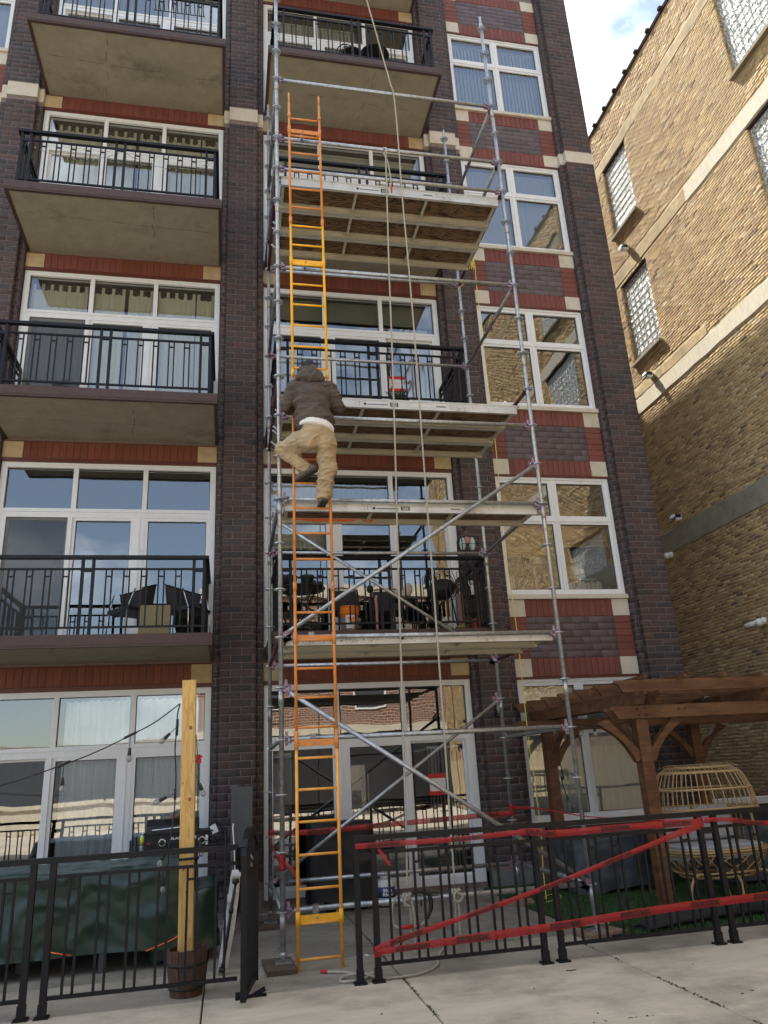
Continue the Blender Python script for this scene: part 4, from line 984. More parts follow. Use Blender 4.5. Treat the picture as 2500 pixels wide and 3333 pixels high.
def fold_mesh(o, amp, sc, seed, extra=None):
    """freeze the modifiers and press sharp cloth creases into the surface"""
    dg = bpy.context.evaluated_depsgraph_get(); me = bpy.data.meshes.new_from_object(o.evaluated_get(dg)); o.modifiers.clear(); old = o.data; o.data = me
    nrm = [v.normal.copy() for v in me.vertices]
    for v, n in zip(me.vertices, nrm):
        a = amp*(extra(v.co) if extra else 1); v.co += n*(creases(v.co, sc, seed)*a + .55*a*creases(v.co*1.9, sc, seed+5)-a*.35)
    me.polygons.foreach_set('use_smooth', [True]*len(me.polygons)); me.update(); bpy.data.meshes.remove(old)
def organic(m, name, mats, parent, vox=.011, smooth=6, disp=None, **k):
    o = m.build(name, mats, parent, **k)
    r = o.modifiers.new('remesh', 'REMESH'); r.mode = 'VOXEL'; r.voxel_size = vox; r.use_smooth_shade = True
    s = o.modifiers.new('smooth', 'SMOOTH'); s.iterations = smooth; s.factor = .6
    if disp:
        for i, (sc_, st) in enumerate(disp):
            tx = bpy.data.textures.new(name+'_folds', 'CLOUDS'); tx.noise_scale = sc_; tx.noise_depth = 2
            d = o.modifiers.new('folds', 'DISPLACE'); d.texture = tx; d.strength = st; d.mid_level = .5; d.texture_coords = 'LOCAL'
    return o
PR = thing('person', 'person in brown hooded jacket and khaki trousers climbing the ladder, seen from behind', 'person', (.36, -.45, 4.297))
J = dict(head=PP(.305, 5.845, -.33), neck=PP(.32, 5.70, -.42), shL=PP(.155, 5.635, -.42), shR=PP(.505, 5.645, -.42), chest=PP(.325, 5.50, -.45), waist=PP(.35, 5.24, -.50),
         elL=PP(.045, 5.40, -.43), elR=PP(.625, 5.42, -.43), haL=Vector((.143, -.205, 5.40)), haR=Vector((.534, -.205, 5.42)), pel=PP(.365, 5.08, -.50), hiL=PP(.27, 5.02, -.49), hiR=PP(.465, 5.02, -.49),
         knL=PP(.020, 4.885, -.27), anL=Vector((.275, -.33, 4.665)), knR=PP(.485, 4.66, -.43), anR=Vector((.435, -.315, 4.375)))
def hand(m, c, side):
    """palm behind the stile with four fingers wrapped round it and the thumb across"""
    c = Vector(c); capsule(m, c+Vector((side*.030, -.030, -.03)), c+Vector((side*.028, -.028, .035)), .022, .024, 8)
    for i in range(4):
        z = c.z+.040-i*.022; L_ = (.95, 1.05, 1.0, .82)[i]
        pts = [Vector((c.x+side*.030, c.y-.022, z)), Vector((c.x+side*.034, c.y+.006, z)), Vector((c.x+side*.020, c.y+.030, z-.002)), Vector((c.x-side*.006*L_, c.y+.034, z-.004)), Vector((c.x-side*.026*L_, c.y+.020, z-.005))]
        m.tube(pts, [.010, .0098, .0092, .0086, .007], 8)
    m.tube([Vector((c.x+side*.022, c.y-.034, c.z+.02)), Vector((c.x+side*.000, c.y-.034, c.z+.035)), Vector((c.x-side*.020, c.y-.024, c.z+.038))], [.012, .011, .009], 8)
b = MB(); h_c = J['head']
b.ball(h_c, .076, .096, .112, 16, 12); b.ball(h_c+Vector((0, .045, -.055)), .052, .05, .05)          # skull and jaw
capsule(b, h_c+Vector((0, .090, .0)), h_c+Vector((0, .108, -.030)), .009, .014, 8)                    # nose
for s_ in (-1, 1):
    b.ball(h_c+Vector((s_*.078, -.005, -.012)), .010, .020, .032, 8, 6)
capsule(b, h_c+Vector((-.022, .088, -.062)), h_c+Vector((.022, .088, -.062)), .007, .007, 8)
capsule(b, J['neck']+Vector((0, 0, -.05)), h_c+Vector((0, -.02, -.04)), .062, .058)
capsule(b, J['chest'], J['waist'], .12, .12); capsule(b, J['shL'], J['shR'], .06, .06); capsule(b, J['waist'], J['pel'], .12, .11)
for s_, a, c_, d in ((-1, 'shL', 'elL', 'haL'), (1, 'shR', 'elR', 'haR')):
    capsule(b, J[a], J[c_], .050, .040); capsule(b, J[c_], J[d]+Vector((s_*.03, -.05, 0)), .038, .026); hand(b, J[d], s_)
for a, c_, d in (('hiL', 'knL', 'anL'), ('hiR', 'knR', 'anR')):
    capsule(b, J[a], J[c_], .075, .052); capsule(b, J[c_], J[d], .050, .036)
organic(b, 'body', M_['skin'], PR, vox=.0075, smooth=2)
e = MB()
for s_ in (-1, 1): e.ball(h_c+Vector((s_*.030, .084, .008)), .011, .009, .008, 8, 6)
e.build('eye', M_['white'], PR)
hr = MB(); hr.ball(h_c+Vector((0, -.005, .018)), .085, .096, .103, 20, 14); organic(hr, 'hair', M_['hair'], PR, vox=.009, smooth=1, disp=[(.02, .012)])
jk = MB()
capsule(jk, J['shL']+Vector((.02, 0, -.01)), J['shR']+Vector((-.02, 0, -.01)), .088, .088)
for u in (0, .33, .66, 1):
    c_ = J['chest'].lerp(J['waist'], u); w2 = .205-.012*u
    c_ = c_+Vector((0, 0, .03-.05*u)); jk.ball(c_+Vector((0, 0, 0)), w2, .145+.015*u, .13, 20, 12)
hem = J['waist']+Vector((.005, .0, -.085)); 
jk.lathe(hem, [(.150, .0), (.188, .006), (.196, .03), (.19, .06), (.20, .10), (.19, .16)], 28, axis=(.09, .05, 1), sx=1.0, sy=.80)
for s_, a, c_, d in ((-1, 'shL', 'elL', 'haL'), (1, 'shR', 'elR', 'haR')):
    capsule(jk, J[a]+Vector((s_*.0, 0, 0)), J[c_]+Vector((0, 0, 0)), .088, .070)
    w_p = J[d]+Vector((s_*.038, -.060, -.012)); capsule(jk, J[c_], w_p, .072, .048)
jo = organic(jk, 'jacket', M_['jacket'], PR, vox=.0085, smooth=5, disp=[(.16, .040)]); fold_mesh(jo, .017, (3.2, 4, 9, 2.5), 3.1)
hd = MB(); hc = J['neck']+Vector((-.005, -.030, .045))
hd.ball(hc+Vector((0, 0, .02)), .138, .10, .105, 20, 12); hd.ball(hc+Vector((.0, -.045, -.030)), .158, .066, .052, 20, 10); hd.ball(hc+Vector((-.01, .01, .09)), .108, .09, .06, 18, 10)
hd.ball(hc+Vector((.05, -.02, .01)), .085, .07, .06, 16, 10)
ho = organic(hd, 'hood', M_['jacket'], PR, vox=.0085, smooth=4, disp=[(.09, .030)]); fold_mesh(ho, .014, (6, 6, 8, 3), 7.7)
sh = MB(); sh.lathe(hem+Vector((.012, -.012, -.040)), [(.150, .000), (.190, .006), (.192, .05), (.17, .08)], 30, axis=(.20, .05, 1), sx=1.0, sy=.86)
organic(sh, 'shirt_hem', M_['shirt'], PR, vox=.009, smooth=2, disp=[(.05, .014)])
tr = MB()
tr.ball(J['pel']+Vector((.0, -.01, -.02)), .182, .140, .13, 22, 12); tr.ball(J['hiL']+Vector((.0, -.04, -.04)), .112, .11, .115); tr.ball(J['hiR']+Vector((.0, -.04, -.05)), .116, .11, .125)
capsule(tr, J['pel']+Vector((-.02, 0, .02)), J['pel']+Vector((.03, 0, .02)), .135, .135)
capsule(tr, J['hiL'], J['knL'], .112, .092); capsule(tr, J['hiR'], J['knR'], .118, .092)
capsule(tr, J['knL'], J['anL'].lerp(J['knL'], .12), .088, .066); capsule(tr, J['knR'], J['anR'].lerp(J['knR'], .02), .092, .074)
tr.ball(J['anR']+Vector((0, -.015, .005)), .082, .085, .048); tr.ball(J['anL'].lerp(J['knL'], .16), .072, .072, .055)
to_ = organic(tr, 'trousers', M_['pants'], PR, vox=.0085, smooth=5, disp=[(.13, .036)]); fold_mesh(to_, .019, (4, 4, 11, 3.5), 1.9, lambda p: .55+.7*max(0, min(1, (.62-p.z)/.4)))
def shoe(an, toe, heel, nm='shoe'):
    m = MB(); toe = Vector(toe); heel = Vector(heel)
    capsule(m, heel+Vector((0, 0, .035)), toe+Vector((0, 0, .028)), .038, .036); capsule(m, heel.lerp(toe, .25)+Vector((0, 0, .04)), Vector(an), .042, .040); capsule(m, heel.lerp(toe, .6)+Vector((0, 0, .032)), toe+Vector((0, 0, .025)), .044, .036)
    o = organic(m, nm, M_['shoe'], PR, vox=.007, smooth=3)
    d = (toe-heel).normalized(); s2 = d.cross(Vector((0, 0, 1))).normalized(); up = s2.cross(d)
    q = MB(); ring_ = []
    for (u, w_) in ((-.035, .022), (-.02, .036), (.05, .037), (.12, .034), (.18, .044), (.22, .042), (.25, .028), (.262, .012)):
        ring_.append((u, w_))
    L_ = (toe-heel).length+.035; pl = [heel+d*(u/.262*L_)+s2*w_ for u, w_ in ring_]+[heel+d*(u/.262*L_)-s2*w_ for u, w_ in reversed(ring_)]
    n = len(pl); q.add([p-up*.014 for p in pl]+[p+up*.010 for p in pl], [tuple(range(n)), tuple(reversed(range(n, 2*n)))]+[(i, i+n, (i+1) % n+n, (i+1) % n) for i in range(n)])
    q.build('sole', M_['sole'], o)
shoe(J['anR']+Vector((0, 0, -.0)), (.425, -.165, 4.309), (.445, -.36, 4.315))
shoe(J['anL']+Vector((0, 0, 0)), (.175, -.185, 4.592), (.335, -.375, 4.640))

# ================================================================== ROPES
def smooth_path(pts, sub=6):
    pts = [Vector(p) for p in pts]; out_ = []
    for i in range(len(pts)-1):
        p0 = pts[max(i-1, 0)]; p1 = pts[i]; p2 = pts[i+1]; p3 = pts[min(i+2, len(pts)-1)]
        for k in range(sub):
            t = k/sub; out_.append(.5*((2*p1)+(p2-p0)*t+(2*p0-5*p1+4*p2-p3)*t*t+(3*p1-p0-3*p2+p3)*t**3))
    return out_+[pts[-1]]
def rope(m, pts, r=.0085, lay_=.075, strands=3, sub=6):
    """three strands twisted round the path"""
    P = smooth_path(pts, sub); fine = [P[0]]
    for a, b_ in zip(P, P[1:]):
        n = max(1, int((b_-a).length/.018))
        for k in range(1, n+1): fine.append(a.lerp(b_, k/n))
    L = [0]
    for a, b_ in zip(fine, fine[1:]): L.append(L[-1]+(b_-a).length)
    prev = None; fr = []
    for i, p in enumerate(fine):
        t = (fine[min(i+1, len(fine)-1)]-fine[max(i-1, 0)]).normalized()
        if prev is None: nx = t.cross(Vector((0, 1, .1))).normalized()
        else: nx = (prev-t*prev.dot(t)).normalized()
        prev = nx; fr.append((nx, t.cross(nx)))
    for s_ in range(strands):
        m.tube([p+(fr[i][0]*math.cos(2*math.pi*(L[i]/lay_+s_/strands))+fr[i][1]*math.sin(2*math.pi*(L[i]/lay_+s_/strands)))*r*.5 for i, p in enumerate(fine)], r*.62, 5)
YR_ = -.05
m = MB(); rope(m, [(1.05, -.12, 13.3), (1.296, -.06, 12.134), (1.56, -.045, 10.62), (1.60, -.040, 10.44), (1.615, -.045, 9.7), (1.611, YR_, 8.725), (1.627, YR_, 7.6), (1.636, YR_, 6.3), (1.631, YR_, 5.0), (1.634, YR_, 3.4), (1.632, YR_, 1.95), (1.624, YR_, 1.1), (1.62, YR_-.01, .56)], .0105, sub=3)
rA = m.build('hoist_rope', M_['rope']); tag(rA, 'long hemp rope bending over the top scaffold rail down to the bottom rail', 'rope', 'hoisting ropes hanging down the scaffold front')
def knot(x, z, s_=1):
    m = MB()
    for (a, b_) in ((-.028, .0), (.0, .01), (.030, .0)):
        pts = [(x+a+.012*math.sin(t*2), -.0+.045*math.cos(t)*1.15, z-.0+.050*math.sin(t)) for t in [k*math.pi/6 for k in range(13)]]; rope(m, pts, .0115, sub=2)
    pts = [(x-.03, -.062, z+.055), (x+.01, -.07, z+.02), (x+.045*s_, -.066, z-.01), (x+.01, -.07, z-.05), (x-.035, -.066, z-.03), (x-.02, -.07, z+.03), (x+.03, -.068, z+.05)]; rope(m, pts, .0115, sub=4); return m
k1 = knot(1.64, .46); rope(k1, [(1.635, -.06, .43), (1.645, -.06, .33), (1.638, -.05, .2), (1.642, -.05, .12)], .012); rope(k1, [(1.61, -.05, .42), (1.612, -.045, .3), (1.60, -.045, .16)], .010)
k1.build('knot', M_['rope'], rA)
m = MB(); rope(m, [(1.43, -.05, 9.42), (1.409, -.05, 8.7), (1.374, YR_, 7.577), (1.343, YR_, 6.29), (1.305, YR_, 5.0), (1.274, YR_, 4.145), (1.223, YR_, 2.479), (1.190, YR_, 1.4), (1.178, YR_, 1.0), (1.157, YR_-.01, .57)], .0105, sub=3)
rB = m.build('hoist_rope', M_['rope']); tag(rB, 'hemp rope knotted to the rail above the top deck, left of the other long rope', 'rope', 'hoisting ropes hanging down the scaffold front')
k2 = knot(1.16, .46, -1); rope(k2, [(1.19, -.06, .45), (1.205, -.065, .35), (1.21, -.06, .2), (1.196, -.06, .08), (1.19, -.06, .02)], .0125); rope(k2, [(1.175, -.05, .42), (1.180, -.05, .28), (1.172, -.05, .12)], .011)
rope(k2, [(1.14, -.05, .44), (1.09, -.06, .50), (1.03, -.06, .475), (1.0, -.06, .38), (1.01, -.06, .28), (1.05, -.07, .24), (1.10, -.08, .235)], .010)
k2.build('knot', M_['rope'], rB)
k3 = MB(); rope(k3, [(1.43, -.055, 9.30), (1.44, -.06, 9.43), (1.42, .02, 9.50), (1.41, -.03, 9.46), (1.44, -.065, 9.38), (1.40, -.065, 9.33), (1.43, -.05, 9.27), (1.45, -.05, 9.2), (1.466, -.05, 9.05), (1.472, -.05, 8.95), (1.474, -.05, 8.82)], .010); k3.build('upper_knot', M_['rope'], rB)
k4 = MB(); k4.tube([(1.474, -.05, 8.83), (1.475, -.05, 8.71)], .011, 8); k4.build('red_whipping', M_['red_tape'], rB)
m = MB(); m.tube([(1.055, -.075, .243), (1.10, -.08, .243), (1.19, -.085, .246)], .0165, 8); m.tube([(1.225, -.08, .246), (1.255, -.08, .25)], .0165, 8); m.build('red_tape_wrap', M_['red_tape'], rB)
m = MB(); rope(m, [(1.19, -.085, .24), (1.24, -.08, .235), (1.30, -.07, .27), (1.325, -.07, .31)], .011); m.build('rope_tail', M_['rope'], rB)
m = MB(); P_ = [(1.21, -.04, .515), (1.29, -.05, .525), (1.36, -.055, .49), (1.375, -.06, .44), (1.372, -.065, .38), (1.35, -.07, .33), (1.33, -.07, .29)]
m.tube(smooth_path(P_, 4), [.010+.012*math.sin(math.pi*i/24) for i in range(25)], 6); m.obox((1.42, -.02, .50), .10, .03, .012); m.obox((1.29, -.03, .42), .012, .02, .05); top(m, 'black_strap', M_['wire'], 'black plastic strap hanging over the lowest front scaffold rail', 'strap', (1.33, -.05, .4))
m = MB(); rope(m, [(.345, -.36, .012), (.42, -.40, .012), (.499, -.447, .012), (.56, -.54, .012), (.64, -.60, .012), (.80, -.66, .014)][:5]+[(.70, -.64, .022), (.60, -.72, .013), (.50, -.76, .012), (.42, -.73, .012), (.43, -.64, .012), (.50, -.61, .024), (.62, -.66, .036), (.727, -.763, .014), (.88, -.79, .012), (1.0, -.778, .012), (1.10, -.74, .012), (1.22, -.63, .012), (1.30, -.48, .012), (1.35, -.29, .012), (1.45, -.05, .012), (1.56, .18, .012)], .012)
rl = m.build('loose_rope', M_['rope']); tag(rl, 'loose hemp rope lying on the patio with a red taped end', 'rope')
m = MB(); m.tube([(.30, -.335, .014), (.35, -.363, .014)], .0155, 8); m.build('red_tape_end', M_['red_tape'], rl)
m = MB(); rope(m, [(3.27, 1.98, 9.6), (3.31, 1.99, 9.3), (3.305, 2.0, 8.92), (3.305, 2.0, 7.934), (3.314, 2.0, 7.28), (3.33, 2.0, 6.227), (3.315, 2.0, 5.377), (3.29, 2.0, 4.665), (3.318, 2.0, 3.989), (3.343, 2.0, 3.339), (3.338, 2.0, 2.564), (3.338, 2.0, 1.767), (3.355, 2.0, 1.5), (3.362, 2.0, 1.197), (3.369, 2.0, .76), (3.34, 2.0, .35), (3.32, 1.95, .03), (3.36, 2.1, .03), (3.5, 2.3, .03), (3.62, 2.3, .03), (3.56, 2.05, .03), (3.40, 1.9, .03), (3.25, 1.8, .03)], .006, sub=3)
yr = m.build('yellow_rope', M_['rope_yellow']); tag(yr, 'thin yellow polypropylene rope dangling from the scaffold to the turf', 'rope')
m = MB()
for q in range(9):
    a = q*.7; rope(m, [(3.27+.02*math.sin(a+t), 1.99+.01*math.cos(a*2+t), 9.36+.04*math.sin(q)+.06*math.cos(t+a)) for t in [k*1.05 for k in range(7)]], .005, sub=2)
for q in range(4): rope(m, [(3.27, 1.99, 9.36), (3.22+.03*q, 1.985, 9.28-.02*q), (3.21+.035*q, 1.98, 9.2)], .005, sub=2)
rope(m, [(3.05, 2.03, 8.97), (3.09, 1.99, 8.92), (3.04, 1.97, 8.86), (2.98, 2.0, 8.80)], .005); m.build('knot', M_['rope_yellow'], yr)

# ================================================================== FENCES
FZ = 1.10
def fence_unit(root, x0, x1, Y, tilt=0):
    """panel of balusters in pairs between two posts; rails run through"""
    n = 6; wd = x1-x0
    for nm, z, hh in (('middle_rail', .945, .026), ('bottom_rail', .115, .026)):
        r = MB(); r.box(x0, x1, Y-.014, Y+.014, z, z+hh); r.build(nm, M_['black_metal'], root)
    for q in range(n):
        xc = x0+wd*(q+.62)/(n+.24)
        for s_ in (-.037, .037): inst('baluster', u_fb, root, (xc+s_, Y, .135))
        inst('crosspiece', u_cross2, root, (xc, Y, .865))
u_fb = MB().box(-.0095, .0095, -.0095, .0095, 0, .815).mesh('baluster', M_['black_metal'])
u_cross2 = MB().box(-.0275, .0275, -.008, .008, -.009, .009).mesh('crosspiece', M_['black_metal'])
def fpost(root, x, Y, zt=1.06, plate=True):
    m = MB(); m.box(x-.0235, x+.0235, Y-.0235, Y+.0235, .012, zt); m.box(x-.029, x+.029, Y-.029, Y+.029, .012, .10); p = m.build('post', M_['black_metal'], root)
    q = MB(); q.prism([(x-.052, Y-.045), (x+.052, Y-.045), (x+.052, Y+.045), (x-.052, Y+.045)], 0, .012, 'z')
    for a, b_ in ((-.04, -.035), (.04, -.035), (.04, .035), (-.04, .035)): q.lathe((x+a, Y+b_, .012), [(.007, 0), (.006, .006)], 6)
    q.build('base_plate', M_['black_metal'], p)
YFn = -.83
FR = thing('metal_fence', 'black metal patio fence with red danger tape, right of the ladder', 'fence', (3.0, YFn, 0))
m = MB(); m.box(.535, 8.9, YFn-.032, YFn+.032, FZ-.042, FZ); m.build('top_rail', M_['black_metal'], FR)
ps = [.56, .71, 2.155, 2.31, 3.80, 3.955, 5.45, 5.605, 7.1, 7.255]
for x in ps: fpost(FR, x, YFn)
for a in range(0, 10, 2): m = MB(); m.box(ps[a]+.024, ps[a+1]-.024, YFn-.015, YFn+.015, .905, .96); m.build('post_link', M_['black_metal'], FR)
for a in range(1, 9, 2): fence_unit(FR, ps[a]+.024, ps[a+1]-.024, YFn)
YLn = -.80
FL = thing('metal_fence', 'black metal patio fence with closed gate end, in front of the green tarp', 'fence', (-2, YLn, 0))
m = MB(); m.box(-6.8, -.415, YLn-.032, YLn+.032, FZ-.042, FZ); m.build('top_rail', M_['black_metal'], FL)
pl = [-1.99, -1.845, -3.6, -3.455, -5.1, -4.955]
for x in pl: fpost(FL, x, YLn)
for a in (0, 2, 4): m = MB(); m.box(min(pl[a], pl[a+1])+.024, max(pl[a], pl[a+1])-.024, YLn-.015, YLn+.015, .885, .94); m.build('post_link', M_['black_metal'], FL)
fence_unit(FL, -1.82, -.415, YLn); fence_unit(FL, -3.43, -2.015, YLn); fence_unit(FL, -4.93, -3.625, YLn)
# the gate leaf stands open towards the camera, arched at the top
GT = thing('patio_gate', 'open black metal gate leaf with curved top corner beside the scaffold', 'gate', (-.36, -.85, 0))
g0, g1 = Vector((-.375, -1.13, 0)), Vector((-.262, -.50, 0))
gd = (g1-g0).normalized()
def gp(u, z): return g0+gd*u+Vector((0, 0, z))
GL = (g1-g0).length
m = MB(); m.bar(gp(0, .04), gp(0, 1.04), .045, .06, (0, 1, 0)); m.bar(gp(GL, .04), gp(GL, 1.04), .045, .045, (0, 1, 0)); m.bar(gp(0, .07), gp(GL, .07), .03, .04)
arc = [gp(.0, 1.03)]+[gp(GL*.5-GL*.5*math.cos(a), 1.03+.17*math.sin(a)) for a in [math.pi*k/10 for k in range(1, 10)]]+[gp(GL, 1.03)]
for a, b_ in zip(arc, arc[1:]): m.bar(a-(b_-a).normalized()*.004, b_+(b_-a).normalized()*.004, .045, .06)
m.build('gate_frame', M_['black_metal'], GT)
for q in range(1, 7):
    u = GL*q/7; zt = 1.03+.17*math.sin(math.acos(1-2*q/7))-.03; r = MB(); r.bar(gp(u, .09), gp(u, zt), .018, .018, (0, 1, 0)); r.build('baluster', M_['black_metal'], GT)
m = MB(); m.bar(gp(.05, .90), gp(GL-.05, .90), .02, .03); m.build('middle_rail', M_['black_metal'], GT)
m = MB(); m.tube([(-.39, -.78, 1.0), (-.33, -.80, 1.03), (-.30, -.86, .98)], .012, 6); m.tube([(-.36, -.80, .97), (-.30, -.86, .93)], .010, 6); m.obox((-.335, -.84, .95), .06, .015, .04, Matrix.Rotation(.5, 3, 'Y')); m.build('latch', M_['galv_dark'], GT)
m = MB()
m.obox((-.385, -.875, .022), .09, .07, .022, Matrix.Rotation(.3, 3, 'X')); m.obox((-.245, -.83, .025), .10, .06, .022, Matrix.Rotation(-.4, 3, 'Y')); m.obox((-.31, -.85, .008), .24, .05, .014); m.build('drop_bracket', M_['black_metal'], GT)

# ================================================================== DANGER TAPE
def tape(label, pts, wd, texts, group='red danger tapes', twist=None, sag=0.0, thing_=True, parent=None, yo=0):
    """ribbon through (x,y,z) centres; texts = [(u centre, mode)], mode n normal, r rotated 180, m mirrored"""
    P = smooth_path(pts, 5); L = [0]
    for a, b_ in zip(P, P[1:]): L.append(L[-1]+(b_-a).length)
    tot = L[-1]; W = wd if callable(wd) else (lambda u: wd)
    def fr(u):
        d = u*tot; i = 0
        while i < len(L)-2 and L[i+1] < d: i += 1
        t = (d-L[i])/max(L[i+1]-L[i], 1e-6); p = P[i].lerp(P[i+1], t); tv = (P[i+1]-P[i]).normalized()
        nv = Vector((0, 1, 0)) if abs(tv.x) > .2 else Vector((1, 0, 0))
        vv = nv.cross(tv); vv = (vv if vv.z > 0 else -vv).normalized()
        return p, tv, vv, (Vector((0, -1, 0)) if abs(tv.x) > .2 else Vector((-1, 0, 0)))
    m = MB(); n = max(10, int(tot/.03)); rows = 5; vs = []
    for i in range(n+1):
        u = i/n; p, tv, vv, nn = fr(u); w_ = W(u)
        for j in range(rows):
            v = j/(rows-1)-.5; wr = .004*mnoise.noise((u*tot*6, v*9, pts[0][0]))
            vs.append(p+vv*w_*v+nn*(wr+.003*math.cos(v*6)))
    m.add(vs, [(i*rows+j, (i+1)*rows+j, (i+1)*rows+j+1, i*rows+j+1) for i in range(n) for j in range(rows-1)], True)
    o = m.build('danger_tape', M_['tape'], parent)
    if thing_: tag(o, label, 'tape', group)
    if texts:
        V, F, asp = textmesh('DANGER DO NOT ENTER'); t_ = MB()
        for (uc, mode) in texts:
            hh = W(uc)*.74; tl = .285; 
            vs = []
            for a, b_ in V:
                aa, bb = (a-.5), (b_-.5)
                if mode == 'r': aa, bb = -aa, -bb
                if mode == 'm': aa = -aa
                p, tv, vv, nn = fr(min(max(uc+aa*tl/tot, 0), 1)); vs.append(p+vv*bb*hh+nn*.0085)
            t_.add(vs, F)
        t_.build('lettering', M_['ink'], o, kind='stuff')
    return o
ty = YFn-.045
tape('red danger tape along the fence under its top rail, lettering upside down', [(.55, ty, 1.022), (.95, ty, 1.022), (1.5, ty, 1.020), (2.10, ty, 1.038), (2.33, ty, 1.006), (3.0, ty, 1.015), (3.72, ty, 1.012), (3.80, ty, 1.015)], lambda u: .042 if u < .45 else .056, [(.075, 'r'), (.30, 'r'), (.51, 'r'), (.73, 'r'), (.92, 'r')])
tape('red danger tape stretched diagonally up the fence to the third post pair', [(.69, ty-.004, .235), (.9, ty-.004, .30), (2.13, ty-.004, .566), (3.78, ty-.004, .99)], lambda u: .052-.012*math.sin(math.pi*u)+.02*max(0, u-.85)/.15, [(.085, 'n'), (.30, 'n'), (.515, 'n'), (.72, 'n')])
tape('wide red danger tape low across the fence from its left post to the right edge', [(.70, ty-.008, .222), (1.2, ty-.008, .245), (2.2, ty-.008, .277), (3.3, ty-.008, .33), (4.37, ty-.008, .356), (5.6, ty-.008, .40)], lambda u: .040+.026*min(1, u*6), [(.06, 'm'), (.165, 'm'), (.335, 'm'), (.47, 'm'), (.61, 'm'), (.74, 'm')])
tape('red danger tape sagging from the third post pair to the right', [(3.83, ty-.006, 1.03), (4.1, ty-.006, 1.012), (4.5, ty-.006, .958), (5.4, ty-.006, .95)], .038, [(.30, 'm'), (.7, 'm')])
tape('red danger tape between the two rear scaffold poles', [(-.03, 2.04, 1.0), (.335, 2.03, .975), (1.10, 2.03, .99), (3.0, 2.04, 1.035)], .062, [(.06, 'n'), (.20, 'n'), (.44, 'n'), (.70, 'n'), (.90, 'n')])
tape('red danger tape from the rear right pole towards the pergola', [(3.03, 2.04, 1.10), (3.25, 1.6, 1.08), (3.55, 1.0, 1.0), (3.95, .5, .965), (4.5, .0, .93)], lambda u: .035-.02*math.sin(u*3.14), [])
tape('red danger tape from rear left to front left scaffold pole', [(-.025, 2.045, 1.03), (-.03, 1.2, .92), (-.02, .03, .84)], .05, [(.5, 'n')])
tape('red tape end dangling beside the front left pole', [(.02, -.03, .86), (.10, -.05, .78), (.16, -.06, .66)], .03, [])
tape('red tape end dangling at the left end of the right fence', [(.745, ty-.006, .99), (.79, ty-.01, .93), (.835, ty-.012, .86)], .026, [])
def wrap(x, y, z0, z1, r, lab, sq=False):
    m = MB(); n = 12; k_ = max(3, int((z1-z0)/.02))
    m.lathe((x, y, z0), [(r+.002+.003*abs(mnoise.noise((i*.7, x, 1))), (z1-z0)*i/k_) for i in range(k_+1)], 4 if sq else n); 
    top(m, 'tape_wrap', M_['tape'], lab, 'tape', (x, y, z0), 'danger tape wrapped round posts')
wrap(0, 0, .79, .93, .027, 'red tape wound round the front left scaffold pole'); wrap(3.03, 2.07, 1.0, 1.14, .027, 'red tape wound round the rear right scaffold pole')
def sqwrap(x, y, z0, z1, lab):
    m = MB(); m.box(x-.027, x+.027, y-.029, y+.027, z0, z1); m.box(x-.030, x+.030, y-.032, y+.030, z0+.01, z1-.012); top(m, 'tape_wrap', M_['tape'], lab, 'tape', (x, y, z0), 'danger tape wrapped round posts')
sqwrap(.71, YFn, .185, .262, 'red tape knotted low on the second fence post'); sqwrap(3.80, YFn, .965, 1.05, 'red tape bunched at the top of the third fence post pair'); sqwrap(2.155, YFn, 1.0, 1.055, 'red tape wound at the top of the second post pair')

# ================================================================== CURTAINS AND BLINDS
def curtain(x0, x1, z0, z1, Y, matn, lab, grp, pitch_=.11, amp=.022, tabs=False, seed=0):
    m = MB(); n = int((x1-x0)/.012); rows = 9; vs = []
    tz = z1-(.10 if tabs else 0)
    for i in range(n+1):
        x = x0+(x1-x0)*i/n; ph = x/pitch_*6.283+1.6*mnoise.noise((x*2.3, seed, 0))
        for j in range(rows):
            v = j/(rows-1); a = amp*(.45+.75*(1-v))
            vs.append((x+.006*math.sin(ph*.5+v), Y+a*math.sin(ph)+.4*a*math.sin(ph*2.3+seed), z0+(tz-z0)*v-(.014*abs(math.sin(ph*.5)) if j == rows-1 else 0)))
    m.add(vs, [(i*rows+j, (i+1)*rows+j, (i+1)*rows+j+1, i*rows+j+1) for i in range(n) for j in range(rows-1)], True)
    root = thing('curtain', lab, 'curtain', ((x0+x1)/2, Y, z0), grp); m.build('cloth', M_[matn], root)
    if tabs:
        k = max(2, int((x1-x0)/.125))
        for q in range(k):
            xx = x0+.03+(x1-x0-.06)*q/(k-1); t_ = MB(); t_.obox((xx, Y-.005, tz+.045), .05, .006, .12); t_.build('tab', M_[matn], root)
        r = MB(); r.tube([(x0-.02, Y+.004, z1-.005), (x1+.02, Y+.004, z1-.005)], .012, 8); r.build('curtain_rod', M_['iron'], root)
    return root
for k, nm in ((3, 'third'), (4, 'fourth')):
    zb = 3.42+H*(k-2); z1 = T[k]-.13
    for (a, b_, w_) in ((-3.80, -2.92, 'left'), (-2.88, -2.32, 'centre left'), (-2.26, -1.86, 'centre right'), (-1.80, -1.16, 'right'), (-1.14, -.84, 'far right')):
        curtain(a, b_, zb, z1, 3.79, 'curtain', 'cream tab top curtain, %s panel of the %s floor left window' % (w_, nm), 'cream tab top curtains', tabs=True, seed=a)
curtain(.12, .62, 3.45+H, T[3]-.50, 3.86, 'sheer', 'white curtain gathered at the left of the third floor middle window', 'white curtains'); curtain(2.45, 2.98, 3.45+H, T[3]-.5, 3.86, 'sheer', 'white curtain gathered at the right of the third floor middle window', 'white curtains')
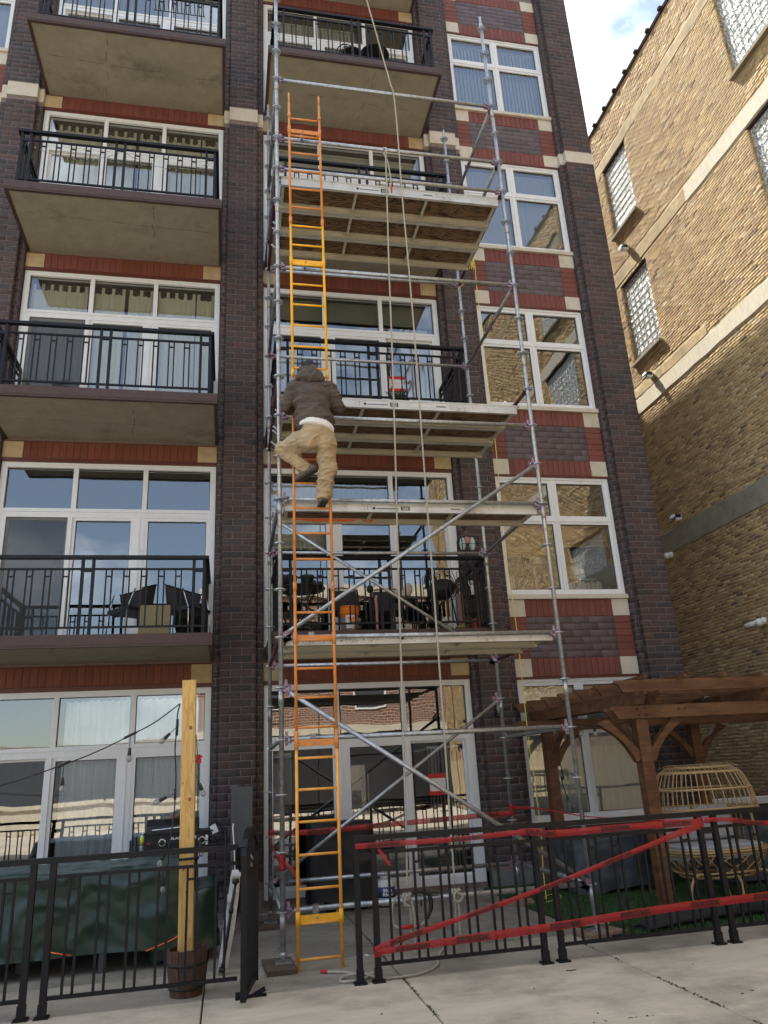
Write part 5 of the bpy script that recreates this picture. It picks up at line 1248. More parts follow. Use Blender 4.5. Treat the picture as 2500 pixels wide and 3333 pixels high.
curtain(3.95, 4.95, .86, TR[1]-.12, 3.80, 'sheer', 'white curtain behind the left half of the ground floor right window', 'white curtains', pitch_=.2, amp=.015); curtain(5.0, 5.9, .86, TR[1]-.12, 3.80, 'sheer', 'white curtain behind the right half of the ground floor right window', 'white curtains', pitch_=.2, amp=.015)
curtain(.12, 1.0, T[2]-1.3, T[2]-.16, 3.82, 'blind_cream', 'patterned valance curtain behind the second floor middle window', 'lace valances'); curtain(1.12, 2.0, T[2]-.50, T[2]-.16, 3.82, 'shade', 'olive valance behind the centre pane of the second floor middle window', 'lace valances')
def vblind(x0, x1, z0, z1, Y, matn, lab, ang=.5, pitch_=.078):
    root = thing('vertical_blind', lab, 'blind', ((x0+x1)/2, Y, z0), 'vertical blinds')
    n = int((x1-x0)/pitch_); u = MB().box(-.043, .043, -.0012, .0012, 0, z1-z0-.04).mesh('slat', M_[matn])
    for i in range(n): inst('slat', u, root, (x0+(i+.5)*(x1-x0)/n, Y, z0), rot=(0, 0, ang+rng.uniform(-.12, .12)))
    r = MB(); r.box(x0, x1, Y-.025, Y+.025, z1-.04, z1); r.build('headrail', M_[matn], root)
curtain(-2.72, -1.86, .12, T[1]-.12, 3.77, 'sheer', 'pale pleated curtain behind the centre of the ground floor left patio door', 'pale ground floor curtains', pitch_=.10, amp=.028); curtain(-1.80, -.84, .12, T[1]-.12, 3.77, 'sheer', 'pale pleated curtain behind the right of the ground floor left patio door', 'pale ground floor curtains', pitch_=.10, amp=.028, seed=4)
vblind(2.42, 3.0, .12, T[1]-.95, 3.84, 'blind', 'vertical blinds bunched at the right of the ground floor middle door', 1.0, .05); vblind(.12, .40, .12, T[1]-.95, 3.84, 'blind', 'vertical blinds bunched at the left of the ground floor middle door', 1.0, .04)
vblind(.1, 3.02, T[4]-1.6, T[4]-.16, 3.79, 'blind_cream', 'cream vertical blinds behind the fourth floor middle window', .2); vblind(.1, 1.9, T[5]-2.4, T[5]-.20, 3.82, 'blind_cream', 'cream vertical blinds behind the top floor middle window', .5)
vblind(3.98, 5.88, TR[5]-1.98, TR[5]-.10, 3.80, 'blind', 'white vertical blinds behind the topmost right window', .55); vblind(-6.6, -4.7, TR[5]-1.98, TR[5]-.10, 3.80, 'blind', 'white vertical blinds behind the window at the top left corner', .55)
def hblind(x0, x1, z0, z1, Y, lab, matn='blind'):
    root = thing('venetian_blind', lab, 'blind', ((x0+x1)/2, Y, z0), 'venetian blinds'); u = MB().obox((0, 0, 0), x1-x0, .046, .002, Matrix.Rotation(-.75, 3, 'X')).mesh('slat', M_[matn]); n = int((z1-z0)/.05)
    for i in range(n): inst('slat', u, root, ((x0+x1)/2, Y, z0+.03+i*.05))
    r = MB(); r.box(x0, x1, Y-.025, Y+.025, z1-.04, z1)
    for f in (.2, .8): r.box(x0+(x1-x0)*f-.012, x0+(x1-x0)*f+.012, Y-.030, Y-.029, z0, z1-.041)
    r.build('headrail', M_[matn], root)
hblind(3.97, 4.86, TR[4]-1.96, TR[4]-.12, 3.80, 'white wood venetian blind, left half of the fourth floor right window'); hblind(4.96, 5.87, TR[4]-1.96, TR[4]-.12, 3.80, 'white wood venetian blind, right half of the fourth floor right window')
M_['bamboo'] = mat('bamboo_shade', (.42, .27, .10), .7, rand=.25)
for (a, b_, z, w_) in ((3.97, 4.86, 1.35, 'left'), (4.96, 5.87, 1.20, 'right')):
    root = thing('bamboo_shade', 'half raised bamboo shade, %s half of the second floor right window' % w_, 'blind', ((a+b_)/2, 3.8, TR[2]-z), 'bamboo shades'); m = MB()
    n = int((z-.84)/.016)
    for i in range(n): m.box(a, b_, 3.795, 3.80, TR[2]-z+i*.016, TR[2]-z+i*.016+.011)
    for i in range(6): m.box(a, b_, 3.78-.004*i, 3.79-.004*i, TR[2]-z+i*.022, TR[2]-z+i*.022+.016)
    m.build('slatted_cloth', M_['bamboo'], root, kind='stuff')
m = MB(); m.box(.1, 3.02, 3.80, 3.805, T[3]-.48, T[3]-.08); m.box(.1, 3.02, 3.792, 3.81, T[3]-.50, T[3]-.48); top(m, 'roller_shade', M_['shade'], 'olive roller shade across the top of the third floor middle window', 'shade', (1.5, 3.8, T[3]-.5))
m = MB(); m.box(-3.8, -.85, 3.80, 3.805, T[5]-.9, T[5]-.08); top(m, 'roller_shade', M_['shade'], 'dark roller shade behind the top floor left window', 'shade', (-2.3, 3.8, T[5]-.9))
m = MB(); m.lathe((.1, 5.2, T[3]-.55), [(.16, 0), (.16, 3.0)], 18, axis=(1, 0, 0))
for q in range(11): m.lathe((.2+q*.27, 5.2, T[3]-.55), [(.168, 0), (.168, .02)], 18, axis=(1, 0, 0))
top(m, 'ventilation_duct', M_['galv'], 'shiny spiral duct under the ceiling behind the third floor middle window', 'duct', (1.5, 5.2, T[3]-.55))

# books, lamp and shelf behind the second-floor right window
wz = TR[2]-2.075
cols = [(.5,.5,.45), (.35,.42,.36), (.55,.30,.26), (.62,.60,.52), (.28,.36,.38), (.50,.44,.30), (.68,.68,.64)]
bm = [flat('book%d' % i, c_, .7) for i, c_ in enumerate(cols)]
x = 5.07; i = 0; CN = ('grey', 'green', 'red', 'cream', 'teal', 'ochre', 'white'); ORD = ('first second third fourth fifth sixth seventh eighth ninth tenth eleventh twelfth thirteenth fourteenth fifteenth sixteenth seventeenth eighteenth nineteenth twentieth').split()+['%d-th' % q for q in range(21, 40)]
while x < 5.66:
    t_ = rng.uniform(.014, .030); h = rng.uniform(.15, .22) if i not in (4, 5) else .10; m = MB(); ln = .12 if i in (2, 3, 6) else rng.uniform(-.02, .02)
    m.obox((x+t_/2, 3.86, wz+.07+h/2), t_, .14, h, Matrix.Rotation(ln, 3, 'Y')); ci = rng.randrange(7); top(m, 'book', bm[ci], '%s upright book, %s from the left in the book row above the sill' % (CN[ci], ORD[i]), 'book', (x, 3.86, wz+.07), 'books standing on the window sill'); x += t_+.004+abs(ln)*.06; i += 1
m = MB(); m.obox((5.42, 3.86, wz+.305), .30, .15, .02); top(m, 'book', bm[4], 'thin book lying flat on top of the window sill book row', 'book', (5.42, 3.86, wz+.295))
m = MB(); m.box(3.98, 4.80, 3.79, 3.95, wz+.13, wz+.145); top(m, 'window_shelf', M_['coral'], 'narrow coral shelf inside the left half of the second floor right window', 'shelf', (4.4, 3.86, wz+.13))
for q in range(9):
    m = MB(); a = .22+.06*q; m.obox((4.00+q*.040+.05*math.sin(a), 3.86, wz+.15+.12*math.cos(a)), .014, .14, .26-.008*q, Matrix.Rotation(a-.35 if q < 3 else a-.1, 3, 'Y')); top(m, 'book', bm[(q*3) % 7], ('leaning book on the coral shelf, the %s one from the left' % ('first', 'second', 'third', 'fourth', 'fifth', 'sixth', 'seventh', 'eighth', 'ninth')[q]), 'book', (4.0+q*.04, 3.86, wz+.15), 'books leaning on the coral shelf')
m = MB(); m.lathe((5.42, 4.15, wz+.42), [(.14, 0), (.115, .20)], 22); m.tube([(5.42, 4.15, wz+.05), (5.42, 4.15, wz+.42)], .02, 8); lt = top(m, 'table_lamp', M_['white'], 'white drum shade table lamp behind the right half of the second floor right window', 'lamp', (5.42, 4.15, wz+.1))
m = MB(); m.lathe((4.62, 4.1, wz+.62), [(.17, 0), (.12, .18)], 20); m.tube([(4.62, 4.1, wz+.2), (4.62, 4.1, wz+.62)], .02, 8); top(m, 'table_lamp', M_['blind_cream'], 'cream cone lamp shade behind the left half of the second floor right window', 'lamp', (4.62, 4.1, wz+.2))
m = MB()
for q in range(12): m.tube([(4.1+q*.035, 4.0, wz+.25), (4.1+q*.035, 4.0, wz+.72)], .006, 5)
m.tube([(4.08, 4.0, wz+.72), (4.5, 4.0, wz+.72)], .012, 6); m.tube([(4.08, 4.0, wz+.80), (4.5, 4.0, wz+.82)], .012, 6); o_ = m.build('wire_rack', M_['iron']); tag(o_, 'black wire rack behind the left half of the second floor right window', 'rack')
# ground-floor middle room: refrigerator and counter, notices on the glass
m = MB(); m.box(1.38, 2.15, 5.4, 6.1, .02, 1.78); m.cm = 1; m.box(1.40, 1.74, 5.37, 5.398, .45, 1.74); m.cm = 0; m.box(1.76, 2.13, 5.37, 5.398, .05, 1.74); m.cm = 1; m.box(1.715, 1.735, 5.33, 5.36, .6, 1.6); m.box(1.765, 1.785, 5.33, 5.36, .6, 1.6); m.cm = 2; m.box(1.47, 1.66, 5.355, 5.369, 1.05, 1.35)
top(m, 'refrigerator', [M_['slate'], M_['chrome'], M_['white']], 'steel refrigerator with water dispenser inside the ground floor middle room', 'refrigerator', (1.76, 5.7, .02))
m = MB(); m.box(2.2, 3.2, 5.5, 6.1, .02, .92); m.cm = 1; m.box(2.2, 3.2, 5.47, 6.12, .921, .96); top(m, 'kitchen_counter', [M_['white'], M_['slate']], 'kitchen counter beside the refrigerator inside the ground floor room', 'counter', (2.7, 5.8, .02))
for (cx, cz, wd, hh, lab) in ((2.52, 1.40, .24, .24, 'white notice with red bands taped to the ground floor middle door'), (2.29, 8.0, .26, .24, 'white notice with red bands on the third floor middle door')):
    m = MB(); m.box(cx-wd/2, cx+wd/2, YG+.010, YG+.013, cz-hh/2, cz+hh/2); m.cm = 1; m.box(cx-wd/2-.02, cx+wd/2+.03, YG+.005, YG+.009, cz+hh/2-.035, cz+hh/2+.025); m.box(cx-wd/2-.02, cx+wd/2+.03, YG+.005, YG+.009, cz-hh/2-.03, cz-hh/2+.025)
    top(m, 'door_notice', [M_['paper'], M_['red_tape']], lab, 'notice', (cx, YG, cz))

# ================================================================== LEFT PATIO
def drape(cx, cy, hx, hy, top_, hem, seed, n=72, crump=.03, sag=.03, skew=0.0, flare=.08, foldn=9, slope=(0, 0), rows=30):
    """cloth over a box: n steps round, rows from the centre of the top down to the hem"""
    m = MB(); vs = []
    for j in range(rows):
        v = j/(rows-1)
        for i in range(n):
            a = 2*math.pi*i/n; ca, sa = math.cos(a), math.sin(a)
            k = 1/max(abs(ca)**1.0, abs(sa)**1.0) if True else 1
            k = (abs(ca)**7+abs(sa)**7)**(-1/7)
            if v < .42:
                s_ = v/.42; x = cx+hx*ca*k*s_; y = cy+hy*sa*k*s_; z = top_+slope[0]*(x-cx)+slope[1]*(y-cy)-sag*(math.cos(s_*3.1)+1)*.4*abs(mnoise.noise((x*2, y*2, seed)))*2-.012*s_**6
            else:
                s_ = (v-.42)/.58; fo = math.sin(foldn*a+2.0*mnoise.noise((a*1.2, seed, 0)))*.5+.5*mnoise.noise((ca*2.4, sa*2.4, seed+s_*1.3))
                out_ = 1+flare*s_*(.5+.8*fo); hz = hem+.09*mnoise.noise((ca*1.8, sa*1.8, seed+9))
                x = cx+hx*ca*k*out_; y = cy+hy*sa*k*out_; zt = top_+slope[0]*hx*ca*k+slope[1]*hy*sa*k-.012
                z = zt-(zt-hz)*s_
            p = Vector((x, y, z)); nv = 1-abs(mnoise.noise((x*2.6+seed, y*2.6, z*2.2)))*2; n2 = 1-abs(mnoise.noise((x*6.1, y*6.1+seed, z*5.2)))*2
            d = Vector((ca, sa, .5 if v < .42 else .1)); kk = Vector((x*1.7+z*.8, y*1.7, z*1.5+seed)); kk += Vector((mnoise.noise(kk), mnoise.noise(kk+Vector((5, 1, 2))), mnoise.noise(kk+Vector((2, 7, 3)))))*.35
            cr_ = max(0, 1-abs(mnoise.noise(kk*1.6))*4)**1.3-.35*max(0, 1-abs(mnoise.noise(kk*2.9+Vector((9, 3, 1))))*4)+.3*max(0, 1-abs(mnoise.noise(kk*5.3))*3.5)
            p += d*crump*(.55*(nv-.5)+.62*cr_)*(1 if v > .1 else .6)
            vs.append(p)
    m.add(vs, [(j*n+i, j*n+(i+1) % n, (j+1)*n+(i+1) % n, (j+1)*n+i) for j in range(rows-1) for i in range(n)], True); return m
TC = thing('tarp', 'dark green shiny tarp draped over the patio table behind the left fence', 'tarp', (-1.95, 1.05, .2))
drape(-2.15, 1.12, 1.30, .60, .86, .16, 3.3, n=300, rows=54, crump=.035, flare=.13, foldn=6).build('cloth', M_['tarp'], TC)
for pts in ([(-2.05, .40, .235), (-2.0, .385, .225), (-1.86, .38, .195)], [(-1.22, .40, .17), (-1.0, .42, .235), (-.88, .46, .29)]):
    m = MB(); m.tube(pts, .006, 6); m.build('orange_cord', flat('cord_orange', (.85, .13, .03)), TC)
tt = thing('patio_table', 'dark metal patio table hidden under the green tarp, legs showing', 'table', (-2.15, 1.12, 0))
m = MB(); m.box(-3.3, -1.0, .65, 1.6, .76, .79); m.build('table_top', M_['slate'], tt)
for x, y in ((-1.62, .55), (-3.2, .8), (-1.15, 1.45), (-3.2, 1.5), (-2.4, .9)):
    m = MB(); m.obox((x, y, .38), .05, .05, .76); m.build('leg', M_['slate'], tt)
m = drape(-.93, 1.2, .30, .55, .62, .05, 8.1, n=60, crump=.05, flare=.2); top(m, 'tarp', M_['tarp'], 'crumpled green tarp bundled low behind the wooden post', 'tarp', (-.93, 1.2, .05))
# the wooden post in its half barrel
px_, py_ = -.823, -.56
m = MB(); b_ = .006; w2 = .060
m.add([(px_-w2+b_, py_-w2, .10), (px_+w2-b_, py_-w2, .10), (px_+w2, py_-w2+b_, .10), (px_+w2, py_+w2, .10), (px_-w2, py_+w2, .10), (px_-w2, py_-w2+b_, .10), (px_-w2+b_-.038, py_-w2, 2.475), (px_+w2-b_-.038, py_-w2, 2.475), (px_+w2-.038, py_-w2+b_, 2.475), (px_+w2-.038, py_+w2, 2.475), (px_-w2-.038, py_+w2, 2.475), (px_-w2-.038, py_-w2+b_, 2.475)], [(5,4,3,2,1,0), (6,7,8,9,10,11)]+[(i, (i+1) % 6, (i+1) % 6+6, i+6) for i in range(6)])
PO = top(m, 'wooden_post', M_['pine'], 'pale yellow pine post standing in a half barrel and holding string lights', 'post', (px_, py_, .10))
m = MB()
for (u, z, r) in ((.02, 2.06, .014), (.045, 1.78, .004), (-.04, 1.60, .005), (.02, 1.47, .013), (-.02, .92, .008), (.0, .75, .006), (.04, .40, .005), (-.035, 1.30, .004), (.05, 2.30, .004)): m.lathe((px_+u-.016*z, py_-w2-.0012, z), [(r, 0), (r*.9, .002)], 12, axis=(0, -1, 0), sy=1.3)
m.build('knot', M_['knot'], PO)
BR = thing('half_barrel', 'dark wooden half barrel planter under the wooden post', 'barrel', (px_+.01, py_, 0))
ns = 16
for i in range(ns):
    a0 = 2*math.pi*(i+.04)/ns; a1 = 2*math.pi*(i+.96)/ns; m = MB(); vs = []
    for (r, z) in ((.125, 0), (.146, .12), (.158, .24), (.163, .335+.012*mnoise.noise((i*1.7, 0, 0)))):
        for rr in (r, r-.018):
            for a in (a0, a1): vs.append((px_+.01+rr*math.cos(a), py_+rr*math.sin(a), z))
    fs = []
    for j in range(3):
        b0 = j*4; fs += [(b0, b0+1, b0+5, b0+4), (b0+3, b0+2, b0+6, b0+7), (b0+1, b0+3, b0+7, b0+5), (b0+2, b0, b0+4, b0+6)]
    fs += [(12, 13, 15, 14), (0, 2, 3, 1)]; m.add(vs, fs); m.build('stave', M_['stave'], BR)
for z, r in ((.05, .1365), (.215, .1585)):
    m = MB(); m.lathe((px_+.01, py_, z), [(r, 0), (r+.003, .003), (r+.004, .022), (r+.001, .025)], 32); m.build('hoop', M_['iron'], BR)
m = MB(); m.lathe((px_+.01, py_, .02), [(.12, 0), (.138, .26)], 24); m.build('soil', M_['dirt'], BR)
# string lights
def bulb(par, p, d=(0, 0, -1), cord=.10):
    p = Vector(p); d = Vector(d).normalized(); m = MB(); m.tube([p, p+d*cord], .0035, 6); m.lathe(p+d*cord, [(.012, 0), (.014, .03), (.0165, .05), (.016, .062)], 12, axis=d); m.build('socket', M_['wire'], par)
    m = MB(); m.lathe(p+d*(cord+.062), [(.013, 0), (.022, .018), (.024, .032), (.016, .05), (.004, .058)], 14, axis=d); m.build('bulb', M_['bulb'], par)
SL = thing('string_light', 'black string light cable with clear bulbs running to the wooden post', 'string light', (-1.6, py_, 2.0))
wire_ = [(-.935, py_-.02, 2.275), (-1.14, py_-.02, 2.125), (-1.346, py_-.02, 2.02), (-1.62, py_-.01, 1.895), (-1.874, py_-.02, 1.805), (-2.351, py_, 1.665), (-3.2, py_, 1.50), (-4.5, py_+.3, 1.62)]
m = MB(); m.tube(smooth_path(wire_, 5), .0055, 7)
for p in ((-1.346, 2.02), (-1.874, 1.805)): m.tube([(p[0]-.05, py_-.02, p[1]-.022), (p[0]+.05, py_-.02, p[1]+.024)], .011, 8)
m.build('cable', M_['wire'], SL)
bulb(SL, (-1.346, py_-.02, 2.015)); bulb(SL, (-1.874, py_-.02, 1.80)); bulb(SL, (-2.7, py_, 1.585))
m = MB(); m.tube(smooth_path([(-.935, py_-.025, 2.27), (-.955, py_-.03, 2.18), (-.955, py_-.03, 2.05), (-.965, py_-.03, 1.90), (-.95, py_-.03, 1.65), (-.955, py_-.03, 1.35), (-.985, py_-.03, 1.10), (-.99, py_-.03, .95), (-1.02, py_-.02, .75)], 5), .006, 7); m.tube([(-.953, py_-.03, 2.14), (-.955, py_-.03, 2.0)], .012, 8); m.tube([(-.952, py_-.03, 1.56), (-.95, py_-.03, 1.47)], .011, 8)
m.tube(smooth_path([(-.79, py_-.01, 2.0), (-.765, py_-.04, 1.72), (-.76, py_-.04, 1.4), (-.75, py_-.04, 1.0)], 4), .004, 6); m.build('drop_cable', M_['wire'], SL)
bulb(SL, (-.96, py_-.03, 2.07), (-.8, 0, -.75), .07); bulb(SL, (-.955, py_-.03, 1.52), (-.9, 0, -.35), .07); bulb(SL, (-.775, py_-.05, 1.66), (.35, 0, -.9), .07); bulb(SL, (-.735, py_-.05, 1.18), (.1, 0, -1), .05); bulb(SL, (-1.0, py_-.04, 1.10), (-.4, 0, -.9), .04); bulb(SL, (-1.03, py_-.04, .90), (.1, 0, -1), .03)
m = MB(); 
for q in range(14): 
    a = rng.uniform(0, 6.28); m.obox((-.758+rng.gauss(0, .012), py_-.03+rng.gauss(0, .012), 1.77+rng.gauss(0, .03)), .028, .004, .020, Matrix.Rotation(a, 3, 'Y') @ Matrix.Rotation(a*1.7, 3, 'Z'))
top(m, 'artificial_flower', M_['red_tape'], 'small red flower tied to the right side of the wooden post', 'flower', (-.758, py_-.03, 1.77))
m = MB()
for (a, z) in ((0, 1.005), (.02, .995)): m.tube([(px_-.075, py_-.075, z), (px_+.07, py_-.078, z+.004), (px_+.08, py_-.0, z)], .006, 6)
m.tube([(px_-.07, py_-.08, .995), (px_-.09, py_-.09, 1.05)], .004, 5); m.tube([(px_+.02, py_-.08, 1.0), (px_+.10, py_-.09, 1.02)], .004, 5); m.build('cable_tie', M_['wire'], PO)
# griddle on a wire cart
GR = thing('griddle', 'black tabletop griddle with lid handle and two knobs behind the wooden post', 'grill', (-1.1, 2.6, .86))
gx0, gx1, gy = -1.475, -.72, 2.45
m = MB(); m.box(gx0, gx1, gy, gy+.45, .87, 1.04); m.box(gx0-.02, gx1+.05, gy-.02, gy+.47, 1.041, 1.055); m.build('body', M_['cover_black'], GR)
m = MB(); m.prism([(gy-.0, 1.056), (gy+.45, 1.056), (gy+.43, 1.14), (gy+.34, 1.20), (gy+.14, 1.20), (gy+.03, 1.13)], gx0+.02, gx1-.13, 'x'); m.build('lid', M_['cover_black'], GR)
m = MB(); m.tube(smooth_path([(-1.38, gy+.02, 1.095), (-1.375, gy-.04, 1.09), (-1.36, gy-.05, 1.09), (-1.1, gy-.05, 1.105), (-1.06, gy-.05, 1.11), (-1.05, gy+.02, 1.11)], 3), .010, 8); m.build('handle', M_['chrome'], GR)
for x in (-1.265, -.80):
    m = MB(); m.lathe((x, gy-.002, .945), [(.045, 0), (.043, .006)], 20, axis=(0, -1, 0)); m.cm = 1; m.lathe((x, gy-.009, .945), [(.032, 0), (.028, .022)], 18, axis=(0, -1, 0)); m.build('knob', [M_['chrome'], M_['cover_black']], GR)
m = MB(); m.lathe((-1.42, gy-.002, .94), [(.018, 0), (.016, .006)], 14, axis=(0, -1, 0)); m.build('igniter_button', flat('igniter_red', (.30, .05, .02)), GR)
m = MB(); text_on(m, 'BLACKSTONE', (-1.015, gy-.0025, .985), .30, .028, (1, 0, 0), (0, 0, 1)); m.box(-.98, -.91, gy-.0035, gy-.002, .935, .955); m.box(-.73-.03, -.73, gy-.0035, gy-.002, .89, 1.0); m.build('lettering', M_['white'], GR)
ct = thing('wire_cart', 'black wire shelf cart carrying the griddle', 'cart', (-1.1, 2.65, 0))
for z in (.30, .84):
    m = MB()
    for q in range(26): m.tube([(-1.60+q*.042, 2.36, z), (-1.60+q*.042, 3.0, z)], .0035, 5)
    for y in (2.36, 3.0):
        m.tube([(-1.62, y, z), (-.52, y, z)], .006, 6); m.tube([(-1.62, y, z+.10), (-.52, y, z+.10)], .005, 6)
        for q in range(26): m.tube([(-1.60+q*.042, y, z), (-1.60+q*.042, y, z+.10)], .003, 4)
    m.build('wire_shelf', M_['iron'], ct)
for x in (-1.62, -.52):
    for y in (2.36, 3.0): m = MB(); m.tube([(x, y, 0), (x, y, 1.0)], .011, 8); m.build('upright', M_['iron'], ct)
m = MB(); m.lathe((-1.50, 2.55, .86), [(.028, 0), (.03, .12), (.026, .17), (.012, .185), (.010, .21)], 16); m.cm = 1; m.lathe((-1.50, 2.55, .93), [(.0305, 0), (.0305, .09)], 16); top(m, 'spray_can', [M_['pale_steel'], flat('can_yellow', (.55, .60, .02))], 'spray can with yellow label at the left of the griddle', 'can', (-1.5, 2.55, .86))
m = MB(); m.tube(smooth_path([(-1.26, 2.60, 1.205), (-1.22, 2.50, 1.212), (-1.12, 2.50, 1.215), (-1.08, 2.60, 1.215), (-1.18, 2.66, 1.215), (-1.24, 2.60, 1.225), (-1.10, 2.55, 1.235), (-1.03, 2.62, 1.24)], 4), .016, 8); top(m, 'garden_hose', flat('taupe_cloth', (.14, .11, .085)), 'brown hose lying on the griddle lid', 'hose', (-1.16, 2.6, 1.2))
m = MB(); m.tube(smooth_path([(-.72, 2.5, 1.10), (-.66, 2.5, 1.145), (-.58, 2.5, 1.08), (-.56, 2.5, .98), (-.62, 2.5, .93), (-.70, 2.5, .90)], 4), .010, 8); m.cm = 1; m.obox((-.66, 2.46, 1.06), .075, .01, .10, Matrix.Rotation(-.4, 3, 'Y')); top(m, 'gas_hose', [M_['wire'], M_['white']], 'black gas hose with white tag at the right of the griddle', 'hose', (-.64, 2.5, 1.0))
# slate-grey divider panel between the patios
DV = thing('divider_panel', 'tall slate grey metal divider panel standing against the brick pier', 'panel', (-.4, 2.6, 0))
m = MB(); xd = -.335
for (a, b_) in (((xd-.10, 1.85, 0), (xd-.10, 1.85, 1.50)), ((xd, 3.30, 0), (xd, 3.30, 1.50))): m.bar(a, b_, .06, .06, (0, 1, 0))
m.bar((xd-.10, 1.82, 1.53), (xd, 3.33, 1.53), .09, .05); m.bar((xd-.10, 1.85, .08), (xd, 3.3, .08), .05, .05); m.build('frame', M_['slate'], DV)
m = MB(); m.bar((xd-.098, 1.89, .79), (xd-.002, 3.26, .79), .02, 1.38); m.build('sheet', M_['cover_black'], DV)
m = MB(); m.box(xd-.07, xd+.115, 1.80, 1.85, .88, 1.53); m.build('end_cap', M_['slate'], DV)
# leaning packing foam and pole
FO = thing('packing_foam', 'white moulded packing foam strip leaning beside the gate', 'foam', (-.55, .02, 0))
m = MB(); poly = [(-.575, .015), (-.50, .0), (-.43, .35), (-.395, .62), (-.385, .79), (-.40, .825), (-.455, .83), (-.47, .78), (-.49, .60), (-.535, .30)]
def taperp(y0, y1): m.prism(poly, y0, y1)
taperp(.0, .03)
for (x, z, w_, h) in ((-.535, .12, .05, .05), (-.495, .25, .04, .06), (-.51, .40, .04, .05), (-.455, .47, .04, .05), (-.475, .60, .045, .06), (-.425, .68, .04, .06), (-.42, .79, .08, .03), (-.47, .33, .035, .05)): m.box(x-w_/2, x+w_/2, -.028, -.0005, z-h/2, z+h/2)
m.build('foam_block', M_['foam'], FO)
m = MB(); m.tube([(-.535, -.015, .03), (-.50, -.03, .25), (-.455, -.03, .55), (-.425, -.02, .72)], .014, 8); m.tube([(-.425, -.02, .72), (-.425, -.02, .755)], .03, 8); m.tube([(-.54, -.015, .02), (-.53, -.015, .055)], .030, 8); m.tube([(-.465, -.03, .48), (-.46, -.03, .52)], .022, 8); top(m, 'black_pole', M_['wire'], 'black folded pole held in the white packing foam', 'pole', (-.5, -.02, 0))
m = MB(); m.tube([(-.43, .03, .80), (-.44, .05, 1.0), (-.455, .06, 1.18), (-.45, .06, 1.22)], .006, 6); m.build('metal_rod', M_['pale_steel'], FO)

# ================================================================== MIDDLE PATIO
m = drape(.93, 2.85, .40, .26, 1.02, .10, 1.7, n=60, crump=.04, flare=.10); GC = top(m, 'covered_grill', M_['cover_black'], 'barbecue under a black cloth cover in front of the ground floor middle door', 'grill', (.93, 2.85, .05))
m = MB(); m.lathe((.78, 2.75, .0), [(.08, .0), (.08, .12)], 12); m.lathe((1.15, 2.75, .0), [(.08, 0), (.08, .12)], 12); m.build('wheel', M_['wire'], GC)
PT = thing('propane_tank', 'white propane tank with blue label beside the covered barbecue', 'gas tank', (1.49, 2.75, 0))
tx, ty_ = 1.475, 2.70
m = MB(); m.lathe((tx, ty_, .03), [(.095, 0), (.10, .02)], 24); m.lathe((tx, ty_, .045), [(.09, 0), (.118, .03), (.124, .06), (.124, .21), (.115, .245), (.08, .275), (.05, .285)], 28); m.build('cylinder', M_['pale_steel'], PT)
m = MB(); m.lathe((tx, ty_, .115), [(.1252, 0), (.1252, .125)], 28); m.build('label_wrap', M_['blue_wrap'], PT)
m = MB(); m.lathe((tx, ty_, .33), [(.075, 0), (.075, .07)], 20); m.build('collar', M_['pale_steel'], PT)
def text_cyl(m, s, z, wdt, hgt, r, a0):
    V, F, _ = textmesh(s); m.add([(tx+r*math.sin(a0+(u-.5)*wdt/r), ty_-r*math.cos(a0+(u-.5)*wdt/r), z+(v-.5)*hgt) for u, v in V], F)
m = MB(); text_cyl(m, 'Blue', .203, .115, .042, .1262, .06); text_cyl(m, 'Rhino', .158, .14, .040, .1262, .10); m.build('lettering', M_['white'], PT)
m = MB(); m.box(.70, .74, .10, .14, 0, .004); m.obox((.78, .15, .004), .03, .06, .006, Matrix.Rotation(.2, 3, 'Z')); m.obox((.70, .13, .003), .05, .02, .004); top(m, 'litter', M_['white'], 'small white plastic scrap on the patio beside the fence', 'scrap', (.76, .14, 0))
m = MB()
for q in range(26):
    a = rng.uniform(0, 6.28); x, y = rng.uniform(-.2, 5.5), rng.uniform(-2.6, 1.6)
    m.obox((x, y, .003), rng.uniform(.008, .03), .006, .004, Matrix.Rotation(a, 3, 'Z'))
m.tube([(2.2+.02*k, -1.13-.004*k*(k % 3), .004) for k in range(5)], .004, 5); o_ = m.build('leaf_litter', M_['dirt'], kind='stuff'); o_['label'] = 'scattered dark twigs and leaf crumbs on the patio'

# ================================================================== RIGHT PATIO: PERGOLA
PG = thing('pergola', 'reddish brown cedar pergola with notched rafters over the egg chair', 'pergola', (5.8, 2.0, 0))
def post_(x, y, w_=.145, zt=2.04):
    m = MB(); m.box(x-w_/2, x+w_/2, y-w_/2, y+w_/2, .014, zt); return m.build('post', M_['cedar'], PG)
XPL, XPR = 4.27, 7.55
PFl = (XPL, .80); PBl = (4.03, 3.0); PFr = (XPR, .80); PBr = (6.40, 3.05)
for p in (PFl, PBl, PFr, PBr): post_(*p)
def beam(p0, p1, z0, z1, th, ends=True, nm='beam', x=True):
    """beam with cut ends running along x (x=True) or between p0 and p1"""
    p0 = Vector((p0[0], p0[1], 0)); p1 = Vector((p1[0], p1[1], 0)); d = (p1-p0); L = d.length; d.normalize(); s2 = Vector((d.y, -d.x, 0))
    h = z1-z0; e = .09 if ends else 0
    prof = [(0, h), (0, h*.72), (e*.35, h*.66), (e, 0), (L-e, 0), (L-e*.35, h*.66), (L, h*.72), (L, h)]
    m = MB(); n = len(prof); A = []
    for s_ in (-th/2, th/2): A += [p0+d*a+s2*s_+Vector((0, 0, z0+b_)) for a, b_ in prof]
    m.add(A, [tuple(range(n)), tuple(reversed(range(n, 2*n)))]+[(i, i+n, (i+1) % n+n, (i+1) % n) for i in range(n)])
    return m.build(nm, M_['cedar'], PG)
